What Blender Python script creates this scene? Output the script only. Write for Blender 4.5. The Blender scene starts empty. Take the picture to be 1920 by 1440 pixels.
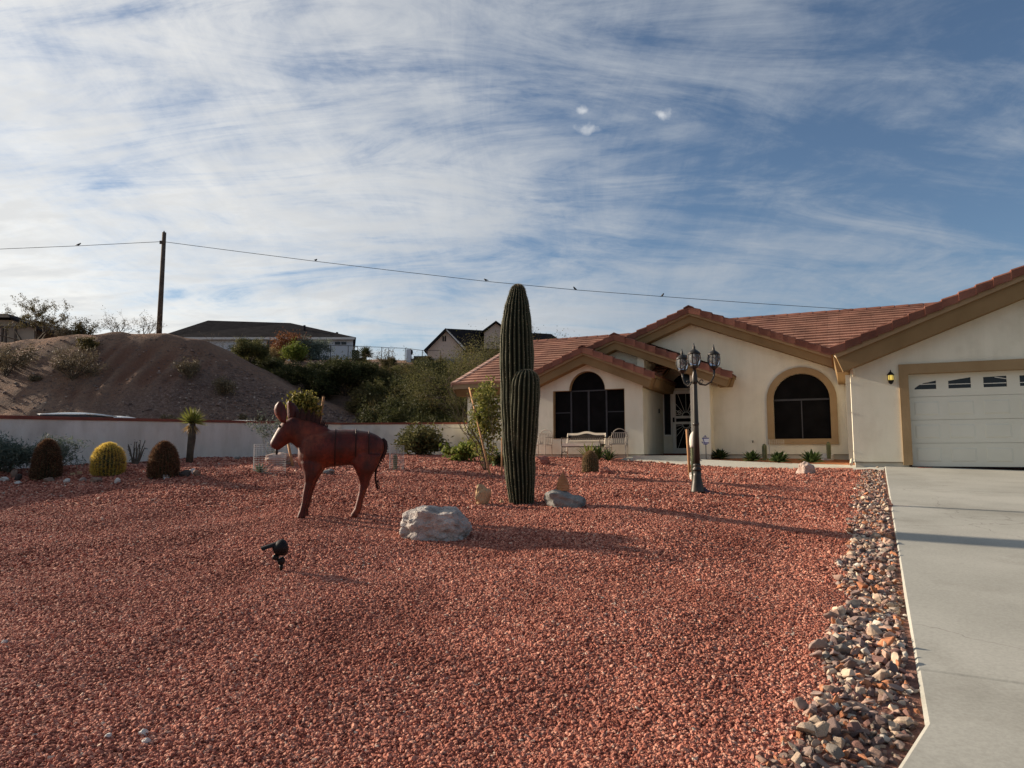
import bpy, bmesh, math, random
import numpy as np
from math import sin, cos, pi, radians, atan, sqrt, atan2, exp
from mathutils import Vector, Matrix, noise as mnoise
from mathutils.geometry import tessellate_polygon

scene = bpy.context.scene
C = scene.collection

# ------------------------------------------------------------------ camera
FPX, EYE = 1331.0, 1.55                     # focal length in pixels of a 1920 wide picture, eye height
PITCH = atan(131.0 / FPX)
cam_data = bpy.data.cameras.new('camera')
cam_data.sensor_width = 36.0
cam_data.lens = 36.0 * FPX / 1920.0
cam_data.clip_start, cam_data.clip_end = 0.05, 4000.0
cam = bpy.data.objects.new('camera', cam_data)
C.objects.link(cam)
cam.location = (0, 0, EYE)
cam.rotation_euler = (pi / 2 + PITCH, 0, 0)
scene.camera = cam

# ------------------------------------------------------------------ light and sky
SUN_EL = radians(19.0)
SUN_AZ = radians(-66.5)                     # clockwise from +Y
S = Vector((sin(SUN_AZ) * cos(SUN_EL), cos(SUN_AZ) * cos(SUN_EL), sin(SUN_EL)))
sun_data = bpy.data.lights.new('sun', 'SUN')
sun_data.energy = 5.0
sun_data.angle = radians(1.6)
sun_data.color = (1.0, 0.84, 0.66)
sun = bpy.data.objects.new('sun', sun_data)
C.objects.link(sun)
sun.rotation_euler = S.to_track_quat('Z', 'Y').to_euler()

world = bpy.data.worlds.new('World')
scene.world = world
world.use_nodes = True
wn, wl = world.node_tree.nodes, world.node_tree.links
wn.clear()


def wnode(t, **kw):
    n = wn.new(t)
    for k, v in kw.items():
        setattr(n, k, v)
    return n


def wmath(op, a, b=None, c=None, clamp=False):
    n = wn.new('ShaderNodeMath')
    n.operation = op
    n.use_clamp = clamp
    for i, v in enumerate((a, b, c)):
        if v is None:
            continue
        if isinstance(v, (int, float)):
            n.inputs[i].default_value = v
        else:
            wl.new(v, n.inputs[i])
    return n.outputs[0]


def wsmooth(x, lo, hi):
    n = wn.new('ShaderNodeMapRange')
    n.interpolation_type = 'SMOOTHSTEP'
    wl.new(x, n.inputs[0])
    n.inputs[1].default_value, n.inputs[2].default_value = lo, hi
    return n.outputs[0]


def wmixc(f, a, b):
    n = wn.new('ShaderNodeMix')
    n.data_type = 'RGBA'
    if isinstance(f, float):
        n.inputs[0].default_value = f
    else:
        wl.new(f, n.inputs[0])
    for i, v in ((6, a), (7, b)):
        if isinstance(v, tuple):
            n.inputs[i].default_value = v + (1,)
        else:
            wl.new(v, n.inputs[i])
    return n.outputs[2]


sky = wnode('ShaderNodeTexSky', sky_type='NISHITA', sun_disc=False, sun_elevation=SUN_EL,
            sun_rotation=SUN_AZ, altitude=300.0, air_density=1.0, dust_density=0.4, ozone_density=2.5)
tc = wnode('ShaderNodeTexCoord')
sp = wnode('ShaderNodeSeparateXYZ')
wl.new(tc.outputs['Generated'], sp.inputs[0])
hz = wmath('ADD', wmath('MAXIMUM', sp.outputs[2], 0.0), 0.20)
cb = wnode('ShaderNodeCombineXYZ')
wl.new(wmath('DIVIDE', sp.outputs[0], hz), cb.inputs[0])
wl.new(wmath('DIVIDE', sp.outputs[1], hz), cb.inputs[1])


def cloud_noise(rot, scale, sc, detail, rough, dist, loc=(0, 0, 0)):
    m = wnode('ShaderNodeMapping')
    m.inputs['Location'].default_value = loc
    m.inputs['Rotation'].default_value = (0, 0, radians(rot))
    m.inputs['Scale'].default_value = scale
    wl.new(cb.outputs[0], m.inputs[0])
    n = wnode('ShaderNodeTexNoise')
    n.inputs['Scale'].default_value = sc
    n.inputs['Detail'].default_value = detail
    n.inputs['Roughness'].default_value = rough
    n.inputs['Distortion'].default_value = dist
    wl.new(m.outputs[0], n.inputs[0])
    return n.outputs[0]


n_big = cloud_noise(24, (0.9, 1.1, 1), 0.95, 7, 0.6, 0.7, (2.3, 0.7, 0))
n_fib = cloud_noise(-28, (2.0, 0.6, 1), 2.2, 12, 0.68, 1.2, (0.4, 3.1, 0))
n_str = cloud_noise(-16, (0.75, 2.1, 1), 2.1, 13, 0.67, 1.2, (5.4, 1.2, 0))
n_pat = cloud_noise(52, (0.8, 2.0, 1), 5.0, 10, 0.66, 0.8, (1.4, 8.2, 0))
dotp = wnode('ShaderNodeVectorMath', operation='DOT_PRODUCT')
wl.new(tc.outputs['Generated'], dotp.inputs[0])
dotp.inputs[1].default_value = S
glow = wsmooth(dotp.outputs['Value'], 0.05, 1.0)        # forward scattering through thin cloud near the sun
glow2 = wmath('POWER', glow, 2.0)
mix1 = wmath('ADD', wmath('MULTIPLY', n_big, 0.36), wmath('MULTIPLY', n_fib, 0.12))
mix1 = wmath('ADD', mix1, wmath('MULTIPLY', n_str, 0.38))
mix1 = wmath('ADD', mix1, wmath('MULTIPLY', n_pat, 0.14))
mix1 = wmath('ADD', mix1, wmath('MULTIPLY', glow, 0.13))
low = wsmooth(sp.outputs[2], 0.34, 0.0)                  # more layers of cloud seen edge-on near the horizon
mix1 = wmath('ADD', mix1, wmath('MULTIPLY', low, 0.06))
cover = wsmooth(mix1, 0.445, 0.685)
# small bright puffs high over the house
puff = None
for px_, py_, r_ in ((1095, 207, 0.0075), (1097, 241, 0.0095), (1240, 215, 0.0080)):
    xc, yc = (px_ - 960) / FPX, -(py_ - 720) / FPX
    d = Vector((xc, cos(PITCH) - yc * sin(PITCH), sin(PITCH) + yc * cos(PITCH))).normalized()
    sub = wnode('ShaderNodeVectorMath', operation='SUBTRACT')
    wl.new(tc.outputs['Generated'], sub.inputs[0])
    sub.inputs[1].default_value = d
    scl = wnode('ShaderNodeVectorMath', operation='MULTIPLY')
    wl.new(sub.outputs[0], scl.inputs[0])
    scl.inputs[1].default_value = (0.62, 1, 1.35)
    ln = wnode('ShaderNodeVectorMath', operation='LENGTH')
    wl.new(scl.outputs[0], ln.inputs[0])
    pn = wnode('ShaderNodeTexNoise')
    pn.inputs['Scale'].default_value = 60
    pn.inputs['Detail'].default_value = 5
    wl.new(tc.outputs['Generated'], pn.inputs[0])
    e = wmath('ADD', wmath('DIVIDE', ln.outputs['Value'], r_), wmath('MULTIPLY', wmath('SUBTRACT', pn.outputs[0], 0.5), 3.0))
    b = wsmooth(e, 1.6, -0.3)
    puff = b if puff is None else wmath('MAXIMUM', puff, b)
thick = wsmooth(wmath('ADD', wmath('MULTIPLY', n_pat, 0.45), wmath('MULTIPLY', n_str, 0.6)), 0.40, 0.66)
ccol = wmixc(thick, (0.58, 0.61, 0.65), (0.40, 0.47, 0.56))
ccol = wmixc(glow, ccol, (1.30, 1.26, 1.17))
ccol = wmixc(wmath('MULTIPLY', thick, 0.45), ccol, (0.50, 0.54, 0.60))
ccol = wmixc(puff, ccol, (0.80, 0.83, 0.87))
fac = wmath('MAXIMUM', wmath('MULTIPLY', cover, 0.93), wmath('MULTIPLY', puff, 0.85))
bg_sky = wnode('ShaderNodeBackground')
bg_sky.inputs[1].default_value = 0.060
wl.new(sky.outputs[0], bg_sky.inputs[0])
bg_cl = wnode('ShaderNodeBackground')
bg_cl.inputs[1].default_value = 0.50
wl.new(ccol, bg_cl.inputs[0])
mx = wnode('ShaderNodeMixShader')
wl.new(fac, mx.inputs[0])
wl.new(bg_sky.outputs[0], mx.inputs[1])
wl.new(bg_cl.outputs[0], mx.inputs[2])
wo = wnode('ShaderNodeOutputWorld')
wl.new(mx.outputs[0], wo.inputs[0])

scene.view_settings.view_transform = 'Standard'
scene.view_settings.look = 'None'
scene.view_settings.gamma = 1.0
scene.view_settings.use_curve_mapping = False
scene.view_settings.exposure = 0.80
scene.cycles.max_bounces = 8
scene.cycles.transparent_max_bounces = 12
scene.render.engine = 'CYCLES'

# ------------------------------------------------------------------ geometry of the place
TH = radians(25.0)                          # the house front is turned 25 degrees
HA = np.array([cos(TH), -sin(TH), 0.0])     # along the front, to the right
HB = np.array([sin(TH), cos(TH), 0.0])      # into the house
HG = np.array([7.957, 16.592, 0.0])         # left corner of the garage front


def ray(u, v):
    xc, yc = (u - 960) / FPX, -(v - 720) / FPX
    return np.array([xc, cos(PITCH) - yc * sin(PITCH), sin(PITCH) + yc * cos(PITCH)])


def at(u, v, Y):
    r = ray(u, v)
    r = r * (Y / r[1])
    return Vector((r[0], Y, r[2] + EYE))


def HW(a, b, z):
    p = HG + HA * a + HB * b
    return Vector((p[0], p[1], z))


def hp(u, v, b):
    r = ray(u, v)
    o = np.array([0, 0, EYE])
    t = (np.dot(HG, HB) + b - np.dot(o, HB)) / np.dot(r, HB)
    P = o + r * t
    return float(np.dot(P - HG, HA)), float(P[2])


def sstep(x, a, b):
    t = np.clip((x - a) / (b - a), 0, 1)
    return t * t * (3 - 2 * t)


LY = [-40, 0, 6, 12, 14, 16, 20, 24, 30, 60]
LZ = [-0.4, 0.0, 0.588, 1.176, 1.325, 1.41, 1.515, 1.545, 1.56, 1.58]
RY = [-40, 0, 4, 8, 12, 14, 15.5, 17, 18, 19, 20, 21, 21.8, 26, 60]
RZ = [-0.3, 0.03, 0.41, 0.755, 1.02, 1.105, 1.135, 1.145, 1.17, 1.235, 1.325, 1.40, 1.445, 1.48, 1.5]


def drive_z(y):
    return 0.107 + 0.071 * np.asarray(y, float)


def ground_on_drive(u, v):                  # a point of the driveway plane
    r = ray(u, v)
    t = (0.107 - EYE) / (r[2] - 0.071 * r[1])
    return Vector((r[0] * t, r[1] * t, EYE + r[2] * t))


D_TOP, D_COR, D_FLARE = ground_on_drive(1659, 876), ground_on_drive(1735, 1355), ground_on_drive(1680, 1440)
_dd = (D_COR - D_TOP)
DL = sqrt(_dd.x ** 2 + _dd.y ** 2)
DD = np.array([_dd.x / DL, _dd.y / DL])     # unit vector down the driveway edge
DN = np.array([DD[1], -DD[0]])              # points left, into the gravel
if DN[0] > 0:
    DN = -DN


def drive_dist(x, y):                       # distance left of the driveway edge
    return (x - D_TOP.x) * DN[0] + (y - D_TOP.y) * DN[1]


def lumps(x, y):
    return (0.034 * np.sin(1.3 * x + 0.7 * y) * np.sin(0.9 * y - 0.5 * x + 1.0)
            + 0.015 * np.sin(2.9 * x - 1.1 * y + 2.0) * np.sin(2.3 * y + 0.6 * x)
            + 0.006 * np.sin(6.1 * x + 2.0 * y) * np.sin(5.3 * y - 1.7 * x))


def yard_z(x, y):
    x = np.asarray(x, float)
    y = np.asarray(y, float)
    zl, zr = np.interp(y, LY, LZ), np.interp(y, RY, RZ)
    w = sstep(x, -5.0, 3.2)
    z = zl * (1 - w) + zr * w
    d = drive_dist(x, y)
    wd = (1 - sstep(d, 0.35, 3.0)) * sstep(y, 22, 15)
    z = z * (1 - wd) + (drive_z(y) - 0.038) * wd
    # low mound under the three barrel cacti
    z = z + 0.13 * np.exp(-(((x + 7.0) / 2.3) ** 2 + ((y - 12.0) / 0.8) ** 2))
    return z + lumps(x, y)


def gnd(u, v):
    r = ray(u, v)
    lo, t = None, 1.5
    while t < 60:
        p = r * t
        if EYE + p[2] < float(yard_z(p[0], p[1])):
            lo = t
            break
        t += 0.02
    if lo is None:
        lo = 24.0 / r[1]
    a, b = lo - 0.02, lo
    for _ in range(12):
        m = 0.5 * (a + b)
        p = r * m
        if EYE + p[2] < float(yard_z(p[0], p[1])):
            b = m
        else:
            a = m
    p = r * b
    return Vector((p[0], p[1], EYE + p[2]))


def pk(p):                                  # metres per pixel of the 1920 wide picture at a point, upright
    return p.y / FPX


def cosf(p):                                # and how much less it is across for round things off the axis
    return p.y / sqrt(p.x ** 2 + p.y ** 2)


# ------------------------------------------------------------------ materials
def new_mat(name):
    m = bpy.data.materials.new(name)
    m.use_nodes = True
    nt = m.node_tree
    return m, nt, nt.nodes, nt.links, nt.nodes['Principled BSDF']


def ramp(nt, fac, stops, interp='LINEAR'):
    r = nt.nodes.new('ShaderNodeValToRGB')
    r.color_ramp.interpolation = interp
    el = r.color_ramp.elements
    while len(el) < len(stops):
        el.new(0.5)
    for e, (p, c) in zip(el, stops):
        e.position = p
        e.color = tuple(c) + (1,)
    nt.links.new(fac, r.inputs[0])
    return r.outputs[0]


def noise_n(nt, scale, detail=4, rough=0.55, coord='Object', stretch=None, dist=0.0):
    t = nt.nodes.new('ShaderNodeTexCoord')
    n = nt.nodes.new('ShaderNodeTexNoise')
    n.inputs['Scale'].default_value = scale
    n.inputs['Detail'].default_value = detail
    n.inputs['Roughness'].default_value = rough
    n.inputs['Distortion'].default_value = dist
    src = t.outputs[coord]
    if stretch:
        mp = nt.nodes.new('ShaderNodeMapping')
        mp.inputs['Scale'].default_value = stretch
        nt.links.new(src, mp.inputs[0])
        src = mp.outputs[0]
    nt.links.new(src, n.inputs[0])
    return n.outputs[0]


def mixc(nt, f, a, b, mode='MIX'):
    n = nt.nodes.new('ShaderNodeMix')
    n.data_type = 'RGBA'
    n.blend_type = mode
    if isinstance(f, float):
        n.inputs[0].default_value = f
    else:
        nt.links.new(f, n.inputs[0])
    for i, v in ((6, a), (7, b)):
        if isinstance(v, tuple):
            n.inputs[i].default_value = v + (1,)
        else:
            nt.links.new(v, n.inputs[i])
    return n.outputs[2]


def bump(nt, bs, h, strength, dist=0.02):
    b = nt.nodes.new('ShaderNodeBump')
    b.inputs['Strength'].default_value = strength
    b.inputs['Distance'].default_value = dist
    nt.links.new(h, b.inputs['Height'])
    nt.links.new(b.outputs[0], bs.inputs['Normal'])


def mat_noise(name, c1, c2, scale=4.0, rough=0.8, bscale=40.0, bstr=0.3, bdist=0.01, metallic=0.0, spec=0.3,
              lo=0.35, hi=0.65, detail=5, stain=None, rnd=0.0, stretch=None):
    m, nt, N, L, bs = new_mat(name)
    col = ramp(nt, noise_n(nt, scale, detail, stretch=stretch), [(lo, c1), (hi, c2)])
    if stain:
        col = mixc(nt, ramp(nt, noise_n(nt, stain[1], 6, 0.62), [(0.52, (0, 0, 0)), (0.72, (stain[2],) * 3)]), col, stain[0])
    if rnd:
        oi = N.new('ShaderNodeObjectInfo')
        f = ramp(nt, oi.outputs['Random'], [(0, (1 - rnd,) * 3), (1, (1 + rnd,) * 3)])
        col = mixc(nt, 1.0, col, f, 'MULTIPLY')
    L.new(col, bs.inputs['Base Color'])
    bs.inputs['Roughness'].default_value = rough
    bs.inputs['Metallic'].default_value = metallic
    bs.inputs['Specular IOR Level'].default_value = spec
    if bstr:
        bump(nt, bs, noise_n(nt, bscale, 6, 0.6), bstr, bdist)
    return m


def mat_leaf(name, stops, trans=0.3, rough=0.55):
    m, nt, N, L, bs = new_mat(name)
    g = N.new('ShaderNodeNewGeometry')
    col = ramp(nt, g.outputs['Random Per Island'], stops)
    L.new(col, bs.inputs['Base Color'])
    bs.inputs['Roughness'].default_value = max(rough, 0.6)
    bs.inputs['Specular IOR Level'].default_value = 0.08
    tr = N.new('ShaderNodeBsdfTranslucent')
    L.new(col, tr.inputs[0])
    mxs = N.new('ShaderNodeMixShader')
    mxs.inputs[0].default_value = trans
    L.new(bs.outputs[0], mxs.inputs[1])
    L.new(tr.outputs[0], mxs.inputs[2])
    L.new(mxs.outputs[0], N['Material Output'].inputs[0])
    return m


def mat_random(name, stops, rough=0.85, nscale=9.0, island=False, bscale=30, bstr=0.5, mixf=0.45, bdist=0.01):
    m, nt, N, L, bs = new_mat(name)
    if island:
        src = N.new('ShaderNodeNewGeometry').outputs['Random Per Island']
    else:
        src = N.new('ShaderNodeObjectInfo').outputs['Random']
    col = ramp(nt, src, stops, 'CONSTANT')
    var = ramp(nt, noise_n(nt, nscale, 5, 0.6), [(0.3, (0.55, 0.52, 0.5)), (0.7, (1.25, 1.22, 1.18))])
    col = mixc(nt, 1.0, col, var, 'MULTIPLY')
    L.new(col, bs.inputs['Base Color'])
    bs.inputs['Roughness'].default_value = rough
    bs.inputs['Specular IOR Level'].default_value = 0.25
    if bstr:
        bump(nt, bs, noise_n(nt, bscale, 6, 0.6), bstr, bdist)
    return m


M = {}
M['stucco'] = mat_noise('stucco_cream', (0.68, 0.64, 0.51), (0.74, 0.70, 0.57), 0.9, 0.92, 55, 0.55, 0.012, spec=0.15,
                        stain=((0.52, 0.47, 0.36), 1.7, 0.35))
def add_streaks(m, lo, hi, stretch, scale=2.2):
    # weather streaks run down the stucco
    nt = m.node_tree
    bs = nt.nodes['Principled BSDF']
    src = bs.inputs['Base Color'].links[0].from_socket
    st = ramp(nt, noise_n(nt, scale, 6, 0.62, stretch=stretch), [(0.32, lo), (0.6, hi)])
    nt.links.new(mixc(nt, 1.0, src, st, 'MULTIPLY'), bs.inputs['Base Color'])


add_streaks(M['stucco'], (0.94, 0.935, 0.92), (1.02, 1.02, 1.02), (1.6, 1.6, 0.22))
M['stem'] = mat_noise('stem_wall_concrete', (0.40, 0.38, 0.32), (0.50, 0.47, 0.39), 3, 0.9, 40, 0.4, spec=0.15)
M['trim'] = mat_noise('trim_tan', (0.28, 0.19, 0.10), (0.33, 0.23, 0.125), 2, 0.9, 60, 0.5, 0.01, spec=0.15)
M['band'] = mat_noise('gable_band_tan', (0.20, 0.13, 0.062), (0.245, 0.162, 0.08), 1.5, 0.9, 60, 0.4, 0.01, spec=0.15)
M['fascia'] = mat_noise('fascia_board', (0.27, 0.185, 0.10), (0.32, 0.225, 0.13), 2, 0.8, 30, 0.2, spec=0.2)
M['tile'] = mat_noise('roof_tile_clay', (0.135, 0.052, 0.036), (0.205, 0.088, 0.060), 1.8, 0.85, 30, 0.5, 0.012, spec=0.2,
                      stain=((0.16, 0.075, 0.06), 3.0, 0.6), rnd=0.22)
M['screed'] = mat_noise('weep_screed', (0.16, 0.13, 0.09), (0.2, 0.17, 0.12), 3, 0.8, bstr=0)
M['white_door'] = mat_noise('garage_door_white', (0.66, 0.635, 0.53), (0.71, 0.685, 0.58), 1.2, 0.6, 90, 0.06, 0.004, spec=0.3)
M['white_paint'] = mat_noise('white_paint', (0.68, 0.66, 0.59), (0.74, 0.72, 0.65), 2, 0.5, bstr=0)
M['spout'] = mat_noise('downspout_cream', (0.60, 0.53, 0.38), (0.66, 0.58, 0.43), 3, 0.6, bstr=0)
M['wall_yard'] = mat_noise('yard_wall_stucco', (0.62, 0.59, 0.53), (0.70, 0.67, 0.61), 0.7, 0.93, 45, 0.6, 0.015, spec=0.12,
                           stain=((0.40, 0.36, 0.32), 1.1, 0.5))
add_streaks(M['wall_yard'], (0.88, 0.865, 0.84), (1.03, 1.03, 1.03), (1.2, 1.2, 0.35))
M['wall_cap'] = mat_noise('wall_cap_red', (0.16, 0.05, 0.035), (0.24, 0.075, 0.05), 2, 0.85, 40, 0.4)
M['black'] = mat_noise('black_metal', (0.006, 0.006, 0.007), (0.011, 0.011, 0.011), 8, 0.55, 60, 0.1, 0.003, spec=0.2)
M['dark_hole'] = mat_noise('dark_interior', (0.006, 0.006, 0.007), (0.009, 0.009, 0.010), 2, 0.9, bstr=0, spec=0.1)
M['concrete'] = mat_noise('driveway_concrete', (0.375, 0.37, 0.325), (0.47, 0.46, 0.405), 0.7, 0.88, 120, 0.25, 0.004, spec=0.2,
                          stain=((0.27, 0.265, 0.235), 0.9, 0.7), detail=8)
M['soil'] = mat_noise('orange_soil', (0.30, 0.11, 0.05), (0.40, 0.17, 0.08), 6, 0.95, 50, 0.8, 0.02, spec=0.1)
M['wood'] = mat_noise('stake_wood', (0.30, 0.15, 0.065), (0.42, 0.22, 0.10), 7, 0.8, 50, 0.3, 0.004, stretch=(6, 6, 0.6))
M['pole_wood'] = mat_noise('pole_wood', (0.07, 0.05, 0.04), (0.11, 0.085, 0.065), 3, 0.9, 30, 0.4)
M['bark'] = mat_noise('bark', (0.06, 0.045, 0.032), (0.11, 0.085, 0.06), 8, 0.9, 30, 0.6)
M['twig'] = mat_noise('grey_twig', (0.10, 0.08, 0.06), (0.16, 0.13, 0.10), 8, 0.9, bstr=0)


def mat_glass(name, col, rough=0.06, spec=0.5):
    m, nt, N, L, bs = new_mat(name)
    bs.inputs['Base Color'].default_value = col + (1,)
    bs.inputs['Roughness'].default_value = rough
    bs.inputs['Specular IOR Level'].default_value = spec
    return m


M['screen'] = mat_noise('solar_screen', (0.004, 0.0038, 0.004), (0.008, 0.0075, 0.008), 3, 0.75, 300, 0.2, 0.001, spec=0.06)
M['glass'] = mat_glass('dark_window_glass', (0.012, 0.014, 0.018), 0.12, 0.35)
M['mullion'] = mat_noise('dark_mullion', (0.035, 0.035, 0.04), (0.05, 0.05, 0.055), 5, 0.6, bstr=0)


# ------------------------------------------------------------------ mesh building
class MB:
    def __init__(self):
        self.v, self.f = [], []

    def add(self, vs, fs):
        o = len(self.v)
        self.v += [tuple(p) for p in vs]
        self.f += [tuple(i + o for i in f) for f in fs]
        return self

    def hexa(self, p):                       # eight corners: bottom four, top four
        return self.add(p, [(3, 2, 1, 0), (4, 5, 6, 7), (0, 1, 5, 4), (1, 2, 6, 5), (2, 3, 7, 6), (3, 0, 4, 7)])

    def box(self, x0, x1, y0, y1, z0, z1, fn=None):
        p = [(x0, y0, z0), (x1, y0, z0), (x1, y1, z0), (x0, y1, z0), (x0, y0, z1), (x1, y0, z1), (x1, y1, z1), (x0, y1, z1)]
        if fn:
            p = [fn(*q) for q in p]
        return self.hexa(p)

    def tube(self, pts, radii, n=8, cap=True):
        pts = [Vector(p) for p in pts]
        if isinstance(radii, (int, float)):
            radii = [radii] * len(pts)
        o = len(self.v)
        up = Vector((0, 0, 1))
        prev = None
        for i, p in enumerate(pts):
            t = (pts[min(i + 1, len(pts) - 1)] - pts[max(i - 1, 0)])
            if t.length < 1e-9:
                t = Vector((0, 0, 1))
            t.normalize()
            if prev is None:
                x = t.cross(up)
                if x.length < 0.05:
                    x = t.cross(Vector((1, 0, 0)))
            else:
                x = prev - t * prev.dot(t)
            x.normalize()
            prev = x
            y = t.cross(x)
            for k in range(n):
                a = 2 * pi * k / n
                self.v.append(tuple(p + (x * cos(a) + y * sin(a)) * radii[i]))
        for i in range(len(pts) - 1):
            for k in range(n):
                a, b = o + i * n + k, o + i * n + (k + 1) % n
                self.f.append((a, b, b + n, a + n))
        if cap:
            self.f.append(tuple(o + k for k in reversed(range(n))))
            self.f.append(tuple(o + (len(pts) - 1) * n + k for k in range(n)))
        return self

    def lathe(self, prof, n=20, c=(0, 0, 0)):
        o = len(self.v)
        for r, z in prof:
            for k in range(n):
                a = 2 * pi * k / n
                self.v.append((c[0] + r * cos(a), c[1] + r * sin(a), c[2] + z))
        for i in range(len(prof) - 1):
            for k in range(n):
                a, b = o + i * n + k, o + i * n + (k + 1) % n
                self.f.append((a, b, b + n, a + n))
        self.f.append(tuple(o + k for k in reversed(range(n))))
        self.f.append(tuple(o + (len(prof) - 1) * n + k for k in range(n)))
        return self

    def loft(self, rings, cap=True):
        o = len(self.v)
        n = len(rings[0])
        for r in rings:
            self.v += [tuple(p) for p in r]
        for i in range(len(rings) - 1):
            for k in range(n):
                a, b = o + i * n + k, o + i * n + (k + 1) % n
                self.f.append((a, b, b + n, a + n))
        if cap:
            self.f.append(tuple(o + k for k in reversed(range(n))))
            self.f.append(tuple(o + (len(rings) - 1) * n + k for k in range(n)))
        return self

    def poly(self, outer, holes, d0, d1, fn):
        """outline (s, t) with holes, extruded from depth d0 to d1 and mapped by fn(s, d, t)"""
        loops = [outer] + list(holes)
        flat = [q for lp in loops for q in lp]
        tris = tessellate_polygon([[Vector((q[0], q[1], 0)) for q in lp] for lp in loops])
        n = len(flat)
        vs = [fn(q[0], d0, q[1]) for q in flat] + [fn(q[0], d1, q[1]) for q in flat]
        fs = []
        for t in tris:
            fs.append(tuple(t))
            fs.append(tuple(i + n for i in reversed(t)))
        o = 0
        for lp in loops:
            m = len(lp)
            for i in range(m):
                a, b = o + i, o + (i + 1) % m
                fs.append((a, b, b + n, a + n))
            o += m
        return self.add(vs, fs)

    def mesh(self, name='mesh', recalc=True, smooth=False):
        me = bpy.data.meshes.new(name)
        me.from_pydata(self.v, [], self.f)
        if recalc:
            bm = bmesh.new()
            bm.from_mesh(me)
            bmesh.ops.recalc_face_normals(bm, faces=bm.faces)
            bm.to_mesh(me)
            bm.free()
        if smooth:
            me.polygons.foreach_set('use_smooth', [True] * len(me.polygons))
        me.update()
        return me

    def build(self, name, mat, parent=None, smooth=False, loc=None, recalc=True, world=False):
        return obj(name, self.mesh(name, recalc, smooth), mat, parent, loc, world)


def obj(name, me, mat=None, parent=None, loc=None, world=False):
    o = bpy.data.objects.new(name, me)
    C.objects.link(o)
    if mat is not None and len(me.materials) == 0:
        me.materials.append(M[mat] if isinstance(mat, str) else mat)
    if loc is not None:
        o.location = loc
    if parent is not None:
        o.parent = parent
        if world and parent.type == 'EMPTY':          # the mesh is in world coordinates
            o.matrix_parent_inverse = parent.matrix_basis.inverted()
    return o


def thing(name, label, cat, loc=(0, 0, 0), group=None, rotz=0.0):
    o = bpy.data.objects.new(name, None)
    C.objects.link(o)
    o.location = loc
    o.rotation_euler = (0, 0, rotz)
    o.empty_display_size = 0.2
    return tag(o, label, cat, group)


def tag(o, label, cat, group=None):
    o['label'] = label
    o['category'] = cat
    if group:
        o['group'] = group
    return o


def struct(o):
    o['kind'] = 'structure'
    return o


def copy_tree(o, parent=None):
    c = o.copy()
    C.objects.link(c)
    c.parent = parent
    for ch in o.children:
        copy_tree(ch, c)
    return c


def smooth_angle(me, ang=40):
    me.polygons.foreach_set('use_smooth', [True] * len(me.polygons))
    try:
        me.set_sharp_from_angle(angle=radians(ang))
    except Exception:
        pass
    return me


def quads_mesh(name, P, size, rng, aspect=1.6, flat=0.0, sizevar=0.5, bend=False):
    """many leaf shaped faces (pointed quads) round the points P, as one fast mesh"""
    n = len(P)
    d = rng.normal(size=(n, 3))
    d[:, 2] *= (1 - flat)
    d /= np.linalg.norm(d, axis=1)[:, None]
    e = rng.normal(size=(n, 3))
    e -= d * np.sum(e * d, axis=1)[:, None]
    e /= np.linalg.norm(e, axis=1)[:, None] + 1e-9
    s = size * (1 - sizevar / 2 + sizevar * rng.random(n))[:, None]
    L = d * s * aspect * 0.5
    W = e * s * 0.5
    V = np.empty((n, 4, 3))
    V[:, 0] = P - L
    V[:, 1] = P + W * 0.9
    V[:, 2] = P + L
    V[:, 3] = P - W * 0.9
    me = bpy.data.meshes.new(name)
    me.vertices.add(n * 4)
    me.vertices.foreach_set('co', V.reshape(-1).astype(np.float32))
    me.loops.add(n * 4)
    me.loops.foreach_set('vertex_index', np.arange(n * 4, dtype=np.int32))
    me.polygons.add(n)
    me.polygons.foreach_set('loop_start', np.arange(0, n * 4, 4, dtype=np.int32))
    me.polygons.foreach_set('loop_total', np.full(n, 4, dtype=np.int32))
    me.update(calc_edges=True)
    return me


def tri_blades(name, base, tip, width, rng):
    """thin pointed blades (one triangle pair crossed) from base to tip"""
    n = len(base)
    d = tip - base
    e = rng.normal(size=(n, 3))
    e -= d * (np.sum(e * d, axis=1) / (np.sum(d * d, axis=1) + 1e-12))[:, None]
    e /= np.linalg.norm(e, axis=1)[:, None] + 1e-9
    w = np.broadcast_to(np.asarray(width, float).reshape(-1, 1) if np.ndim(width) else np.full((n, 1), width), (n, 1))
    V = np.empty((n, 3, 3))
    V[:, 0] = base - e * w * 0.5
    V[:, 1] = base + e * w * 0.5
    V[:, 2] = tip
    me = bpy.data.meshes.new(name)
    me.vertices.add(n * 3)
    me.vertices.foreach_set('co', V.reshape(-1).astype(np.float32))
    me.loops.add(n * 3)
    me.loops.foreach_set('vertex_index', np.arange(n * 3, dtype=np.int32))
    me.polygons.add(n)
    me.polygons.foreach_set('loop_start', np.arange(0, n * 3, 3, dtype=np.int32))
    me.polygons.foreach_set('loop_total', np.full(n, 3, dtype=np.int32))
    me.update(calc_edges=True)
    return me


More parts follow.
